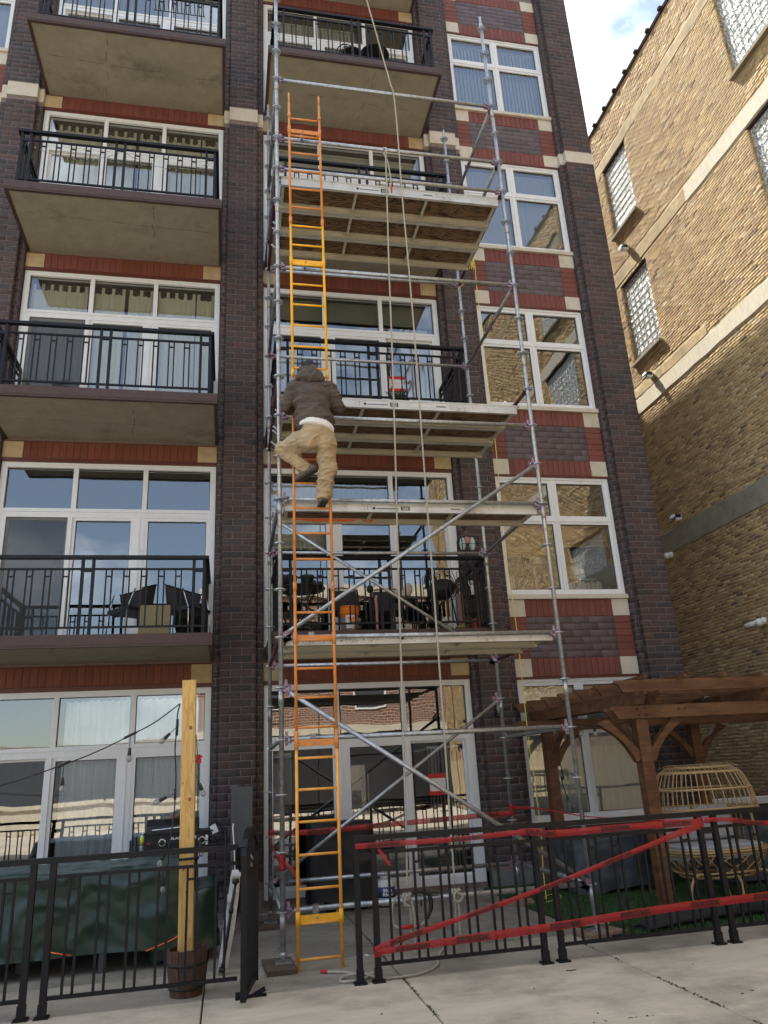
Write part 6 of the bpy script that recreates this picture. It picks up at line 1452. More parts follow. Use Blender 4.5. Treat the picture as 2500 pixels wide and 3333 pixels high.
for yy in (-.093, .093):
    beam((3.87, PFl[1]+yy), (8.3, PFl[1]+yy), 2.045, 2.19, .038); beam((3.55, 3.0+yy), (8.3, 3.0+yy), 2.045, 2.19, .038)
for (pa, pb) in ((PFl, PBl), (PFr, (XPR, 3.0)), (((PFl[0]+PFr[0])/2+.1, .8), ((PFl[0]+PFr[0])/2+.1, 3.0))):
    for o_ in (-.093, .093):
        a = Vector((pa[0]+o_, .38, 0)); b_ = Vector((pb[0]+o_, 3.38, 0)); beam(a, b_, 2.192, 2.335, .038, nm='cross_beam')
for i in range(7):
    y = .60+i*.455; xl = 3.92-.040*i; beam((xl, y), (8.45, y), 2.338, 2.475, .040, nm='rafter')
for i in range(9):
    x = 4.30+i*.52; m = MB(); m.bar((x-.05, .45, 2.497), (x-.05, 3.42, 2.497), .042, .040); m.build('top_slat', M_['cedar'], PG)
def knee(p, dx, dy):
    m = MB(); n = 9; A = []; B_ = []
    for k in range(n+1):
        t = k/n; cur = .045*math.sin(math.pi*t); u = .07+.43*t; z = 1.60+.44*t
        A.append((u-cur*.9+.045, z+cur*.9-.045)); B_.append((u-.045, z+.045))
    poly = A+list(reversed(B_)); n2 = len(poly); V = []
    for s_ in (-.045, .045):
        for (u, z) in poly: V.append((p[0]+dx*u+(s_ if dy else 0), p[1]+dy*u+(s_ if dx else 0), min(z, 2.043)))
    m.add(V, [tuple(range(n2)), tuple(reversed(range(n2, 2*n2)))]+[(i, i+n2, (i+1) % n2+n2, (i+1) % n2) for i in range(n2)]); m.build('knee_brace', M_['cedar'], PG)
for p in (PFl, PBl, PFr, PBr): knee(p, 1 if p[0] < 6 else -1, 0)
knee(PFl, -1, 0); knee(PBr, 1, 0); knee(PBl, 0, -1); knee(PFl, 0, 1)
for (dx, dz) in ((-.06, .11), (.04, .11), (-.05, .035), (.05, .035), (.48, .09), (.56, .09)):
    m = MB(); m.lathe((XPL+dx, PFl[1]-.093-.0195, 2.045+dz), [(.013, 0), (.011, .007)], 10, axis=(0, -1, 0)); m.build('bolt', M_['iron'], PG)
SP = thing('string_light', 'short black cable with clear bulbs hanging under the pergola beams', 'string light', (3.8, 1.1, 2.0))
m = MB(); m.tube(smooth_path([(3.60, 1.1, 2.03), (3.9, 1.1, 2.0), (4.3, 1.1, 2.03), (5.0, 1.3, 2.15), (6.0, 1.9, 2.27), (7.0, 2.0, 2.25)], 5), .005, 6); m.tube(smooth_path([(3.35, 1.15, 2.05), (3.39, 1.15, 1.9), (3.36, 1.15, 1.65), (3.375, 1.15, 1.5), (3.355, 1.15, 1.42), (3.375, 1.15, 1.32), (3.40, 1.15, 1.20)], 5), .0055, 6)
for z in (1.50, 1.43, 1.20): m.tube([(3.375+(0 if z > 1.3 else .03), 1.15, z+.025), (3.375+(0 if z > 1.3 else .03), 1.15, z-.025)], .012, 8)
m.build('cable', M_['wire'], SP)
for p in ((3.66, 1.1, 2.02), (3.84, 1.1, 2.01), (4.33, 1.1, 2.03)): bulb(SP, p, (0, 0, -1), .01)
bulb(SP, (5.75, 1.85, 2.3), (.4, -.5, -.5), .02)
m = MB(); m.obox((5.95, 1.95, 2.30), .10, .06, .07, Matrix.Rotation(.4, 3, 'Y')); m.cm = 1; m.obox((5.965, 1.918, 2.335), .07, .006, .09, Matrix.Rotation(.5, 3, 'Y')); top(m, 'flood_light', [M_['wire'], M_['bulb']], 'small black flood light fixed under the pergola rafters', 'flood light', (5.95, 1.95, 2.3))

# ---- rattan egg chair
EG = thing('egg_chair', 'two seat rattan egg chair with an open cage back and grey cushions', 'chair', (5.22, 1.25, 0))
ex, ey = 5.22, 1.25
def ring_pts(z, rx, ry, n=40, a0=0, a1=6.2832, dx=0, dy=0):
    return [(ex+dx+rx*math.copysign(abs(math.cos(a))**.75, math.cos(a)), ey+dy+ry*math.copysign(abs(math.sin(a))**.75, math.sin(a)), z) for a in [a0+(a1-a0)*k/n for k in range(n+1)]]
prof = [(.22, .36, .26), (.28, .46, .34), (.40, .56, .42), (.53, .61, .46), (.75, .62, .47), (.965, .61, .46), (1.20, .575, .43), (1.38, .50, .36), (1.455, .40, .27)]
def at(z):
    for (z0, a0, b0), (z1, a1, b1) in zip(prof, prof[1:]):
        if z0 <= z <= z1: t = (z-z0)/(z1-z0); return a0+(a1-a0)*t, b0+(b1-b0)*t
    return prof[-1][1:]
for z, r in ((.25, .015), (.30, .012), (.50, .012), (.53, .016), (.555, .012), (.945, .012), (.97, .016), (.995, .012), (1.21, .013), (1.40, .014), (1.455, .016)):
    a, b_ = at(z); m = MB(); m.tube(ring_pts(z, a, b_)[:-1], r, 8, closed=True); m.build('hoop', M_['rattan'], EG)
NR = 44
for k in range(NR):
    an = 2*math.pi*k/NR; ca, sa = math.cos(an), math.sin(an)
    def pt(z, ph=0):
        a, b_ = at(z); c_, s_ = math.cos(an+ph), math.sin(an+ph)
        return (ex+a*math.copysign(abs(c_)**.75, c_), ey+b_*math.copysign(abs(s_)**.75, s_), z)
    zs = (.97, 1.08, 1.2, 1.3, 1.38, 1.455) if sa < .25 else (.53, .75, .97, 1.2, 1.38, 1.455)
    m = MB(); m.tube([pt(z) for z in zs], .0065, 5); m.build('rib', M_['rattan'], EG)
    for sg in (-1, 1):
        if k % 2 == 0: m = MB(); m.tube([pt(z, sg*(z-.26)*1.6) for z in (.26, .34, .43, .53)], .006, 5); m.build('lattice_cane', M_['rattan'], EG)
for k in range(0, 12):
    x = ex-.38+k*.07; m = MB(); hy = .25; m.tube([(x, ey-hy, 1.455), (x, ey-.1, 1.49), (x, ey+.1, 1.49), (x, ey+hy, 1.455)], .0065, 5); m.build('rib', M_['rattan'], EG)
for sx_ in (-1, 1):
    for sy_ in (-1, 1):
        m = MB(); m.tube(smooth_path([(ex+sx_*.25, ey+sy_*.26, .26), (ex+sx_*.40, ey+sy_*.30, .30), (ex+sx_*.52, ey+sy_*.34, .25), (ex+sx_*.58, ey+sy_*.36, .14), (ex+sx_*.60, ey+sy_*.38, .016)], 4), .0165, 8); m.build('leg', M_['rattan'], EG)
    m = MB(); m.tube(smooth_path([(ex+sx_*.05, ey-.28, .27), (ex+sx_*.10, ey-.32, .20), (ex+sx_*.08, ey-.34, .016)], 4), .0155, 8); m.build('leg', M_['rattan'], EG)
    m = MB(); m.tube([(ex+sx_*.60, ey-.05, .545), (ex+sx_*.605, ey-.02, .965)], .016, 8); m.build('upright', M_['rattan'], EG)
m = drape(ex, ey+.02, .52, .36, .60, .46, 2.2, n=60, crump=.015, flare=.01); top(m, 'seat_cushion', M_['cushion'], 'thick grey seat cushion inside the rattan egg chair', 'cushion', (ex, ey, .46))
m = MB(); 
for q in range(2): m.obox((ex-.26+q*.52, ey+.28, .80), .48, .14, .40, Matrix.Rotation(-.18, 3, 'X'))
for q in range(2):
    m = MB(); m.obox((ex-.26+q*.52, ey+.27, .80), .48, .13, .40, Matrix.Rotation(-.18, 3, 'X')); o_ = top(m, 'back_cushion', M_['cushion'], 'grey back cushion at the %s of the rattan egg chair' % ('left', 'right')[q], 'cushion', (ex-.26+q*.52, ey+.27, .6), 'back cushions of the egg chair'); bv = o_.modifiers.new('b', 'BEVEL'); bv.width = .05; bv.segments = 4
# ---- covered furniture, mat, wall, pot
m = drape(4.35, 2.45, .52, .42, .68, .03, 5.5, n=96, crump=.05, flare=.12, slope=(.12, 0)); top(m, 'furniture_cover', M_['cover_blue'], 'slate blue cover over furniture left of the egg chair', 'cover', (4.35, 2.45, 0), 'slate blue furniture covers')
m = drape(6.5, 2.25, .75, .5, .66, .03, 6.6, n=96, crump=.05, flare=.08); top(m, 'furniture_cover', M_['cover_blue'], 'slate blue cover over furniture right of the egg chair', 'cover', (6.5, 2.25, 0), 'slate blue furniture covers')
m = MB(); pth = smooth_path([(3.45, -.10, .035), (3.8, .02, .065), (4.3, .12, .085), (5.0, .20, .085), (5.8, .26, .08), (7.0, .30, .075)], 5)
n = 22; vs = []
for i, p in enumerate(pth):
    t = (pth[min(i+1, len(pth)-1)]-pth[max(i-1, 0)]).normalized(); s2 = Vector((t.y, -t.x, 0))
    for k in range(n):
        a = 2*math.pi*k/n; r = 1+.08*math.sin(a*5+i*.3); vs.append(p+s2*.17*math.cos(a)*r*(.6+.4*min(1, i/6))+Vector((0, 0, p.z*.92*math.sin(a)*r)))
m.add(vs, [(i*n+k, i*n+(k+1) % n, (i+1)*n+(k+1) % n, (i+1)*n+k) for i in range(len(pth)-1) for k in range(n)]+[tuple(range(n))], True)
top(m, 'rolled_mat', M_['net'], 'rolled black ribbed netting mat along the front edge of the turf', 'mat', (4.5, .1, 0))
m = MB(); m.obox((3.20, -.10, .012), .22, .10, .02, Matrix.Rotation(.2, 3, 'Z')); top(m, 'rubber_pad', M_['net'], 'small black rubber pad beside the front right scaffold pole', 'pad', (3.2, -.1, 0))
WL = thing('low_wall', 'low slate grey wall with white cap behind the egg chair', 'wall', (8, 4.2, 0))
m = MB(); m.box(6.9, 9.42, 4.15, 4.3, 0, .80); m.build('panel', M_['slate'], WL)
m = MB(); m.box(6.85, 9.45, 4.08, 4.36, .802, .90); m.build('cap', M_['white'], WL)
m = MB(); m.lathe((4.68, 3.84, .86), [(.07, 0), (.095, .02), (.10, .13), (.104, .14), (.095, .141)], 22)
pt_ = top(m, 'flower_pot', M_['white'], 'white pot with spiky plant on the ground floor right window sill', 'plant pot', (4.68, 3.84, .86))
m = MB()
for q in range(14):
    a = q*2.4; l_ = rng.uniform(.12, .24); m.add([(4.68+.012*math.cos(a+1.5), 3.84+.012*math.sin(a+1.5), .98), (4.68-.012*math.cos(a+1.5), 3.84-.012*math.sin(a+1.5), .98), (4.68+l_*.5*math.cos(a), 3.84+l_*.3*math.sin(a), .98+l_)], [(0, 1, 2)])
m.build('foliage', M_['leaf'], pt_)

# ---- fixtures on the tan wall
for (y, z, lab, kind_) in ((6.94, 14.14, 'white and black flood light under the upper glass block window', 0), (6.93, 10.40, 'white and black flood light between the glass block window and whitewashed ledge', 0), (6.88, 6.72, 'twin head flood light above the grey cement band', 0), (7.43, 6.0, 'white security camera below the grey cement band', 1), (4.85, 3.95, 'small white fixture low on the tan wall at the right edge', 1)):
    m = MB()
    if kind_ == 0:
        m.box(XT-.06, XT-.002, y-.06, y+.06, z-.06, z+.06); m.obox((XT-.14, y, z-.01), .16, .13, .09, Matrix.Rotation(.5, 3, 'Y')); m.cm = 1; m.obox((XT-.20, y-.01, z-.05), .03, .15, .11, Matrix.Rotation(.5, 3, 'Y'))
        m.obox((XT-.10, y-.08, z+.02), .12, .03, .07)
    else:
        m.lathe((XT-.01, y, z), [(.07, 0), (.07, .05), (.05, .09)], 14, axis=(-1, 0, 0)); m.ball((XT-.16, y-.02, z-.03), .075); m.lathe((XT-.12, y+.0, z-.01), [(.05, 0), (.05, .30)], 12, axis=(-.4, .9, -.15)); m.cm = 1; m.ball((XT-.235, y+.26, z-.06), .045)
    top(m, 'flood_light' if kind_ == 0 else 'security_camera', [M_['white'], M_['wire']], lab, 'flood light' if kind_ == 0 else 'security camera', (XT, y, z))

# ================================================================== THINGS ON THE BALCONIES
ZB2, ZB3, ZB4, ZB5 = 3.405, 3.405+H, 3.405+2*H, 3.405+3*H
def wchair(x, y, z, rz, lab, grp):
    t_ = thing('wicker_chair', lab, 'chair', (x, y, z), grp); R3 = Matrix.Rotation(rz, 3, 'Z'); O = Vector((x, y, z))
    T_ = lambda a, b_, c_: O+R3 @ Vector((a, b_, c_))
    m = MB(); m.obox(T_(0, 0, .40), .46, .44, .05, R3); m.build('seat', M_['wire'], t_)
    m = MB(); n = 22; vs = []
    for i in range(n+1):
        a = math.pi*(-.08+1.16*i/n)
        for (r, zz) in ((.23, .42), (.255, .56), (.28, .70+.10*math.sin(a) if 0 < i < n else .68)): vs.append(T_(r*math.cos(a), .04+r*math.sin(a)*.95, zz))
    m.add(vs, [(i*3+j, (i+1)*3+j, (i+1)*3+j+1, i*3+j+1) for i in range(n) for j in range(2)], True); m.build('backrest', M_['mesh_sling'], t_)
    m = MB(); m.tube([vs[i*3+2] for i in range(n+1)], .012, 6); m.build('rim', M_['wire'], t_)
    for a, b_ in ((-.22, -.20), (.22, -.20), (-.20, .22), (.20, .22)): m = MB(); m.tube([T_(a*1.1, b_*1.1, 0), T_(a, b_, .40), T_(a*1.15, b_*.6, .66)] if b_ < 0 else [T_(a*1.1, b_*1.1, 0), T_(a, b_, .42)], .011, 6); m.build('leg', M_['chrome'] if b_ < 0 else M_['iron'], t_)
wchair(-1.80, 2.72, ZB2, -.9, 'black wicker chair left of the olive box on the lowest left balcony', 'black wicker balcony chairs'); wchair(-1.08, 2.72, ZB2, .95, 'black wicker chair right of the olive box on the lowest left balcony', 'black wicker balcony chairs')
m = MB(); m.box(-1.66, -1.27, 2.32, 2.55, ZB2, ZB2+.40); m.box(-1.655, -1.275, 2.325, 2.545, ZB2+.401, ZB2+.408); m.tube([(-1.50, 2.42, ZB2+.41), (-1.48, 2.42, ZB2+.43), (-1.44, 2.42, ZB2+.41)], .005, 5); top(m, 'storage_box', M_['cardboard'], 'olive square box between the two wicker chairs', 'box', (-1.46, 2.43, ZB2))
m = MB(); m.box(-1.78, -1.68, 2.55, 2.7, ZB2, ZB2+.18); top(m, 'white_box', M_['white'], 'small pale box under the left wicker chair', 'box', (-1.73, 2.6, ZB2))
# pile of wire hangers
m = MB()
for q in range(22):
    O = Vector((-2.88+rng.gauss(0, .07), 2.42+rng.gauss(0, .04), ZB3+.06+rng.random()*.14)); Q = Matrix.Rotation(rng.uniform(-1.2, 1.2), 3, 'Y') @ Matrix.Rotation(rng.uniform(-.9, .9), 3, 'X') @ Matrix.Rotation(rng.uniform(-1, 1), 3, 'Z')
    P_ = [(-.17, 0, -.05), (0, 0, .04), (.17, 0, -.05), (-.17, 0, -.05)]; m.tube([O+Q @ Vector(p) for p in P_], .0022, 4, cap=False)
    m.tube([O+Q @ Vector(p) for p in ((0, 0, .04), (0, 0, .07), (.02, 0, .10), (.0, 0, .125), (-.02, 0, .105))], .0022, 4)
top(m, 'wire_hangers', M_['wire'], 'tangled pile of black wire hangers on the second left balcony floor', 'hangers', (-2.88, 2.42, ZB3))
# fairy lights on the third left balcony railing
FY = thing('fairy_lights', 'thin fairy light string looped along the third left balcony railing', 'fairy lights', (-2.3, 2.17, ZB4+.8))
m = MB(); pts = []
for i in range(61):
    x = -3.68+2.86*i/60; u = (x+3.68)/1.43; s_ = u % 1; pts.append((x, 2.17, ZB4+.80-.26*math.sin(math.pi*s_)**.8+.012*math.sin(i*1.7)))
m.tube(pts, .003, 5)
m.build('cable', M_['wire'], FY); lm = MB()
for i in range(1, 60, 2): lm.ball((pts[i][0], 2.16, pts[i][2]-.012), .006, .006, .010, 6, 5)
lm.build('tiny_lamps', M_['white'], FY, kind='stuff')
# bistro chair, table, plant on the topmost-but-one middle balcony
BC = thing('bistro_chair', 'ornate black cast iron chair with leaf shaped back on the fourth middle balcony', 'chair', (1.5, 2.75, ZB5))
cx, cy_, cz = 1.50, 2.70, ZB5
m = MB(); m.tube([(cx+.20*math.cos(a)*1, cy_, cz+.68+ (.30*math.sin(a) if math.sin(a) > 0 else .24*math.sin(a))) for a in [2*math.pi*k/24 for k in range(24)]], .011, 6, closed=True)
for k in range(-2, 3): m.tube([(cx+k*.03, cy_, cz+.46), (cx+k*.075, cy_, cz+.66), (cx+k*.045, cy_, cz+.84), (cx, cy_, cz+.95)], .006, 5)
for k in range(5): m.tube([(cx-.16, cy_, cz+.56+k*.06), (cx, cy_, cz+.60+k*.06), (cx+.16, cy_, cz+.56+k*.06)], .005, 5)
m.build('backrest', M_['iron'], BC)
m = MB(); m.lathe((cx+.05, cy_-.2, cz+.43), [(.20, 0), (.21, .02)], 20); m.build('seat', M_['iron'], BC)
m = MB(); m.tube(smooth_path([(cx+.17, cy_, cz+.72), (cx+.30, cy_-.1, cz+.66), (cx+.5, cy_-.2, cz+.66), (cx+.56, cy_-.2, cz+.60), (cx+.50, cy_-.2, cz+.54), (cx+.46, cy_-.2, cz+.60)], 4), .011, 6); m.build('armrest', M_['iron'], BC)
for a, b_ in ((-.14, -.34), (.22, -.34), (-.14, .0), (.22, .0)): m = MB(); m.tube([(cx+a, cy_+b_, cz+.43), (cx+a*1.2, cy_+b_*1.1, cz)], .010, 6); m.build('leg', M_['iron'], BC)
m = MB(); m.lathe((1.98, 2.5, ZB5+.50), [(.27, 0), (.28, .012), (.27, .02)], 26); m.tube([(1.98, 2.5, ZB5), (1.98, 2.5, ZB5+.5)], .018, 8)
for k in range(3): a = k*2.09; m.tube([(1.98, 2.5, ZB5+.08), (1.98+.2*math.cos(a), 2.5+.2*math.sin(a), ZB5)], .01, 6)
top(m, 'bistro_table', M_['iron'], 'small round black table beside the ornate iron chair', 'table', (1.98, 2.5, ZB5))
m = MB(); m.lathe((2.78, 2.45, ZB5), [(.09, 0), (.12, .16), (.125, .17)], 18); DP = top(m, 'flower_pot', M_['pot_green'], 'pot of dried brown plant at the right of the fourth middle balcony', 'plant pot', (2.78, 2.45, ZB5))
m = MB()
for q in range(260):
    a = rng.uniform(0, 6.28); r = abs(rng.gauss(0, .09)); z = ZB5+.16+rng.random()*.20; l_ = .035; b_ = rng.uniform(0, 6.28)
    p = Vector((2.78+r*math.cos(a), 2.45+r*math.sin(a), z)); m.add([p, p+Vector((l_*math.cos(b_), l_*math.sin(b_), rng.uniform(-.02, .02))), p+Vector((l_*.5*math.cos(b_+.6), l_*.5*math.sin(b_+.6), .012))], [(0, 1, 2)])
m.build('dry_foliage', M_['dry'], DP, kind='stuff')
m = MB()
for k in range(7):
    z = ZB5+.25+k*.13
    for s_ in (-1, 1): m.tube([(.20+s_*.05*math.cos(t), 2.6, z+.06*math.sin(t)) for t in [k2*.7 for k2 in range(8)]], .004, 4)
m.tube([(.20, 2.6, ZB5), (.20, 2.6, ZB5+1.15)], .007, 6); top(m, 'trellis', M_['iron'], 'wrought iron trellis at the left of the fourth middle balcony', 'trellis', (.2, 2.6, ZB5))
m = MB()
for q in range(11): m.tube([(-1.9+q*.09, 2.45, 14.62+H-.60), (-1.9+q*.09, 2.45, 14.62+H-.52)], .006, 4)
m = MB(); 
for q in range(12): x = -1.95+q*.075; m.tube([(x, 2.36, ZB5+1.15), (x, 2.42, ZB5+1.0), (x, 2.5, ZB5+.98), (x, 2.58, ZB5+1.02)], .008, 5)
m.tube([(-2.0, 2.36, ZB5+1.15), (-1.1, 2.36, ZB5+1.15)], .008, 5); m.tube([(-2.0, 2.58, ZB5+1.02), (-1.1, 2.58, ZB5+1.02)], .008, 5); top(m, 'planter_rack', M_['iron'], 'empty black railing planter rack on the fourth left balcony', 'rack', (-1.5, 2.4, ZB5+1))
# second-floor middle balcony
z0 = ZB2
BT = thing('bistro_table', 'round black iron table with pots at the left of the lowest middle balcony', 'table', (.47, 2.78, z0))
m = MB(); m.lathe((.47, 2.78, z0+.70), [(.34, 0), (.355, .012), (.35, .022), (.02, .026)], 32); m.build('table_top', M_['iron'], BT)
for k in range(4):
    a = k*1.571+.6; m = MB(); m.tube(smooth_path([(.47+.28*math.cos(a), 2.78+.28*math.sin(a), z0+.70), (.47+.16*math.cos(a), 2.78+.16*math.sin(a), z0+.55), (.47+.12*math.cos(a), 2.78+.12*math.sin(a), z0+.38), (.47+.2*math.cos(a), 2.78+.2*math.sin(a), z0+.15), (.47+.28*math.cos(a), 2.78+.28*math.sin(a), z0)], 4), .010, 6); m.build('leg', M_['iron'], BT)
m = MB(); m.tube([(.47+.155*math.cos(a), 2.78+.155*math.sin(a), z0+.53) for a in [k*.3927 for k in range(16)]], .008, 6, closed=True); m.build('ring_brace', M_['iron'], BT)
m = MB(); m.lathe((.56, 2.70, z0+.725), [(.075, 0), (.095, .13), (.105, .14), (.105, .165), (.09, .165)], 22); P1 = top(m, 'flower_pot', M_['pot_green'], 'dark green plant pot on the round iron table', 'plant pot', (.56, 2.7, z0+.725))
m = MB(); m.tube(smooth_path([(.56, 2.7, z0+.88), (.55, 2.7, z0+.95), (.60, 2.7, z0+.97), (.61, 2.7, z0+.93), (.58, 2.7, z0+.93)], 4), .004, 5); m.build('wire_curl', M_['pale_steel'], P1)
m = MB(); m.lathe((.30, 2.80, z0+.725), [(.11, 0), (.13, .16), (.135, .18)], 22); top(m, 'flower_pot', M_['wire'], 'black pot at the left edge of the round iron table', 'plant pot', (.3, 2.8, z0+.725))
m = MB(); m.lathe((.73, 2.64, z0+.725), [(.04, 0), (.045, .06)], 14); m.lathe((.65, 2.60, z0+.725), [(.028, 0), (.028, .07)], 12); top(m, 'candle_holder', M_['wire'], 'small black candle holders on the right edge of the iron table', 'candle holder', (.7, 2.6, z0+.725))
def slingchair(x, y, z, rz, lab):
    t_ = thing('patio_chair', lab, 'chair', (x, y, z), 'sling chairs on the lowest middle balcony'); R3 = Matrix.Rotation(rz, 3, 'Z'); O = Vector((x, y, z)); T_ = lambda a, b_, c_: O+R3 @ Vector((a, b_, c_))
    m = MB(); m.add([T_(-.22, -.2, .40), T_(.22, -.2, .40), T_(.22, .2, .38), T_(-.22, .2, .38)], [(0, 1, 2, 3)]); m.build('seat', M_['mesh_sling'], t_)
    m = MB(); m.add([T_(-.22, .2, .38), T_(.22, .2, .38), T_(.20, .30, .80), T_(-.20, .30, .80)], [(0, 1, 2, 3)]); m.build('backrest', M_['mesh_sling'], t_)
    for s_ in (-1, 1): m = MB(); m.tube([T_(s_*.235, .22, 0), T_(s_*.235, .2, .38), T_(s_*.215, .31, .83)], .014, 6); m.tube([T_(s_*.235, -.22, 0), T_(s_*.235, -.2, .60), T_(s_*.235, .23, .62)], .012, 6); m.tube([T_(s_*.235, -.2, .40), T_(s_*.235, .2, .38)], .012, 6); m.build('side_frame', M_['iron'], t_)
    m = MB(); m.tube([T_(-.215, .31, .82), T_(0, .33, .85), T_(.215, .31, .82)], .014, 6); m.build('top_rail', M_['coral'], t_)
slingchair(1.20, 2.95, z0, .15, 'grey sling chair with dark frame behind the orange bucket'); slingchair(1.78, 3.0, z0, -.1, 'brown sling chair holding a pale sculpture, right of the other one')
BK = thing('bucket', 'orange and grey plastic bucket with a printed label on the lowest middle balcony', 'bucket', (1.10, 2.42, z0))
bx, by = 1.10, 2.42
m = MB(); m.lathe((bx, by, z0+.0), [(.105, 0), (.112, .04)], 26); m.build('base', M_['bucket_orange'], BK)
m = MB(); m.lathe((bx, by, z0+.04), [(.112, 0), (.126, .18)], 26); m.build('lower_wall', M_['bucket_grey'], BK)
m = MB(); m.lathe((bx, by, z0+.22), [(.126, 0), (.130, .05), (.137, .052), (.137, .06), (.131, .062), (.132, .09), (.139, .092), (.139, .10), (.133, .102), (.134, .13), (.142, .132), (.142, .15), (.136, .15)], 28); m.build('rim', M_['bucket_orange'], BK)
m = MB(); vs = []
for i in range(9):
    a = -.55+1.0*i/8
    for (zz, r) in ((.06, .1155), (.24, .1295)): vs.append((bx+r*math.sin(a), by-r*math.cos(a)-.001, z0+zz))
m.add(vs, [(i*2, i*2+2, i*2+3, i*2+1) for i in range(8)]); m.build('label', M_['paper'], BK)
m = MB()
for q in range(6): m.obox((bx-.03+.02*q, by-.1295, z0+.20-.012*(q % 3)), .03, .002, .025, Matrix.Rotation(q*.5, 3, 'Y'))
m.obox((bx+.03, by-.128, z0+.15), .08, .002, .02); m.build('label_print', M_['bucket_orange'], BK)
m = MB(); m.tube(smooth_path([(1.50, 2.5, z0), (1.505, 2.5, z0+.35), (1.50, 2.5, z0+.50), (1.515, 2.5, z0+.55)], 4), .019, 8); top(m, 'walking_stick', M_['pink'], 'pinkish wooden stick standing upright beside the orange bucket', 'stick', (1.5, 2.5, z0))
m = MB(); m.tube([(1.44, 2.6, z0), (1.44, 2.6, z0+.62)], .009, 6); m.ball((1.44, 2.6, z0+.67), .05, .05, .06); m.tube([(1.36, 2.6, z0+.80), (1.38, 2.6, z0+.70), (1.50, 2.6, z0+.70), (1.52, 2.6, z0+.80)], .008, 6); top(m, 'garden_fork', M_['iron'], 'dark garden ornament with a forked top behind the stick', 'ornament', (1.44, 2.6, z0))
m = MB(); m.ball((1.93, 2.65, z0+.60), .12, .07, .06, 14, 8); m.ball((2.01, 2.65, z0+.68), .07, .06, .09, 12, 8); m.ball((1.85, 2.62, z0+.62), .05, .05, .05); top(m, 'stone_figure', M_['ceramic'], 'pale weathered stone animal figure on a green stand', 'figure', (1.93, 2.65, z0+.55))
m = MB(); m.box(1.74, 2.12, 2.5, 2.8, z0+.51, z0+.54)
for x in (1.76, 2.10):
    for y in (2.52, 2.78): m.tube([(x, y, z0), (x, y, z0+.51)], .014, 6)
top(m, 'plant_stand', M_['pot_green'], 'dark green plant stand carrying the stone figure', 'stand', (1.93, 2.65, z0))
m = MB(); m.lathe((1.92, 2.45, z0), [(.06, 0), (.10, .05), (.03, .09), (.05, .12), (.02, .17)], 18); top(m, 'ceramic_urn', M_['ceramic'], 'low pale ceramic urn under the plant stand', 'urn', (1.92, 2.45, z0))
m = MB(); m.ball((2.50, 2.45, z0+.17), .085, .07, .06, 14, 8); m.ball((2.54, 2.44, z0+.10), .05, .05, .05); m.lathe((2.52, 2.46, z0), [(.05, 0), (.04, .07)], 12); top(m, 'shell_ornament', M_['ceramic'], 'large pale shell ornament near the right of the lowest middle balcony', 'shell', (2.5, 2.45, z0))
m = MB(); m.tube(ring_pts(0, .06, .06, 14)[:-1], .01, 5, closed=True); m = MB()
for k in range(3): m.lathe((2.68, 2.42, z0+k*.03), [(.07, 0), (.075, .012), (.07, .02)], 16)
top(m, 'woven_basket', M_['rattan'], 'small woven basket beside the shell ornament', 'basket', (2.68, 2.42, z0))
KG = thing('kettle_grill', 'black tripod barbecue with bare sticks lying over it on the lowest middle balcony', 'grill', (2.62, 2.85, z0))
m = MB(); m.lathe((2.60, 2.85, z0+.56), [(.06, 0), (.16, .05), (.215, .13), (.22, .17), (.20, .23), (.12, .29), (.03, .31)], 26, axis=(-.25, -.1, 1)); m.build('bowl', M_['cover_black'], KG)
for k in range(3): a = k*2.09+.4; m = MB(); m.tube([(2.62+.12*math.cos(a), 2.85+.12*math.sin(a), z0+.60), (2.62+.22*math.cos(a), 2.85+.22*math.sin(a), z0)], .011, 6); m.build('leg', M_['iron'], KG)
m = MB()
for q in range(7): a = .5+q*.22; m.tube([(2.55+.05*q, 2.62, z0+.45+.02*q), (2.62+.10*math.cos(a)+.03*q, 2.60, z0+.66), (2.60+.34*math.cos(a), 2.58, z0+.72+.22*math.sin(a))], .006, 5)
top(m, 'bare_branches', M_['stick'], 'bundle of bare branches leaning on the barbecue', 'branches', (2.65, 2.6, z0+.45))
m = MB(); m.box(2.70, 2.79, 2.55, 2.62, z0, z0+.58); m.cm = 0; top(m, 'timber_offcut', M_['sill_wood_light'], 'short brown timber offcut standing below the branches', 'timber', (2.74, 2.58, z0))
RK = thing('tiered_rack', 'tall black wire tiered rack with small figures at the right of the lowest middle balcony', 'rack', (2.97, 2.6, z0))
for x in (2.83, 3.08):
    for y in (2.48, 2.72): m = MB(); m.tube([(x, y, z0), (x, y, z0+1.43)], .007, 6); m.build('upright', M_['iron'], RK)
for z in (.05, .30, .55, .80, 1.02, 1.22):
    m = MB()
    for q in range(7): y = 2.48+q*.04; m.tube([(2.83, y, z0+z), (3.08, y, z0+z)], .0045, 4)
    for x in (2.83, 3.08): m.tube([(x, 2.48, z0+z), (x, 2.72, z0+z)], .006, 5)
    m.build('wire_shelf', M_['iron'], RK)
for z in (.18, .92, 1.32, 1.43):
    m = MB(); m.tube([(2.83, 2.48, z0+z), (3.08, 2.48, z0+z), (3.08, 2.72, z0+z), (2.83, 2.72, z0+z)], .005, 5, closed=True); m.build('hoop', M_['iron'], RK)
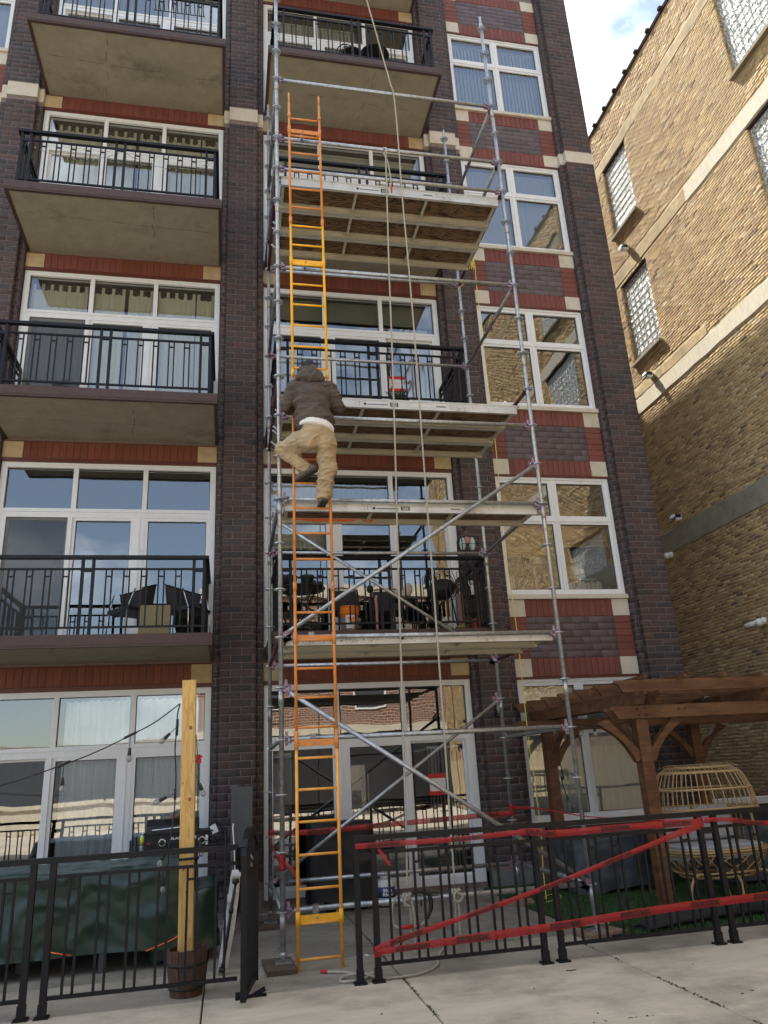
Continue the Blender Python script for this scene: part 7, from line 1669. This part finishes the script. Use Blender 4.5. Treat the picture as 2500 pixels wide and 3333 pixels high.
m = MB(); m.tube([(2.83, 2.475, z0+.0)]+[(2.955-.12*math.cos(a), 2.475, z0+.02+.10*math.sin(a)) for a in [k*.3927 for k in range(9)]], .005, 5); m.build('arch', M_['iron'], RK)
m = MB(); m.ball((2.94, 2.58, z0+1.50), .045, .045, .055); m.cm = 1; m.ball((2.94, 2.57, z0+1.40), .05, .045, .06); m.cm = 2; m.ball((2.87, 2.58, z0+1.34), .045, .05, .11); m.ball((3.02, 2.58, z0+1.34), .045, .05, .11); top(m, 'garden_figure', [flat('figure_brown', (.10, .07, .06)), M_['pink'], M_['aqua']], 'small figure in pink and pale aqua on top of the tiered rack', 'figure', (2.95, 2.58, z0+1.23))
m = MB(); m.ball((2.96, 2.58, z0+.655), .028, .03, .08); m.ball((2.96, 2.58, z0+.76), .028); m.tube([(2.93, 2.58, z0+.70), (2.90, 2.57, z0+.75), (2.91, 2.57, z0+.78)], .009, 5); m.lathe((2.96, 2.58, z0+.556), [(.045, 0), (.03, .03)], 12); top(m, 'white_figurine', M_['white'], 'white waving figurine on the third shelf of the tiered rack', 'figurine', (2.96, 2.58, z0+.55))
m = MB(); m.lathe((2.96, 2.6, z0+.055), [(.045, 0), (.05, .02), (.05, .14), (.06, .15), (.055, .16)], 16); top(m, 'red_pot', M_['terracotta'], 'bright red pot on the bottom shelf of the tiered rack', 'plant pot', (2.96, 2.6, z0+.055))
# houseplant seen in the third-floor middle doorway
m = MB(); m.lathe((2.12, 3.05, ZB3), [(.10, 0), (.13, .20)], 16); HP = top(m, 'potted_plant', M_['wire'], 'dark leafy potted plant on the second middle balcony beside the door notice', 'plant', (2.12, 3.05, ZB3))
m = MB()
for q in range(70):
    a = rng.uniform(0, 6.28); l_ = rng.uniform(.15, .34); z = ZB3+.2+rng.random()*.30; p = Vector((2.12, 3.05, z)); d = Vector((math.cos(a), math.sin(a), rng.uniform(.1, .8))).normalized(); s2 = Vector((-math.sin(a), math.cos(a), 0))*.03
    m.add([p, p+d*l_*.5+s2, p+d*l_, p+d*l_*.5-s2], [(0, 1, 2, 3)])
m.build('foliage', M_['leaf'], HP, kind='stuff')
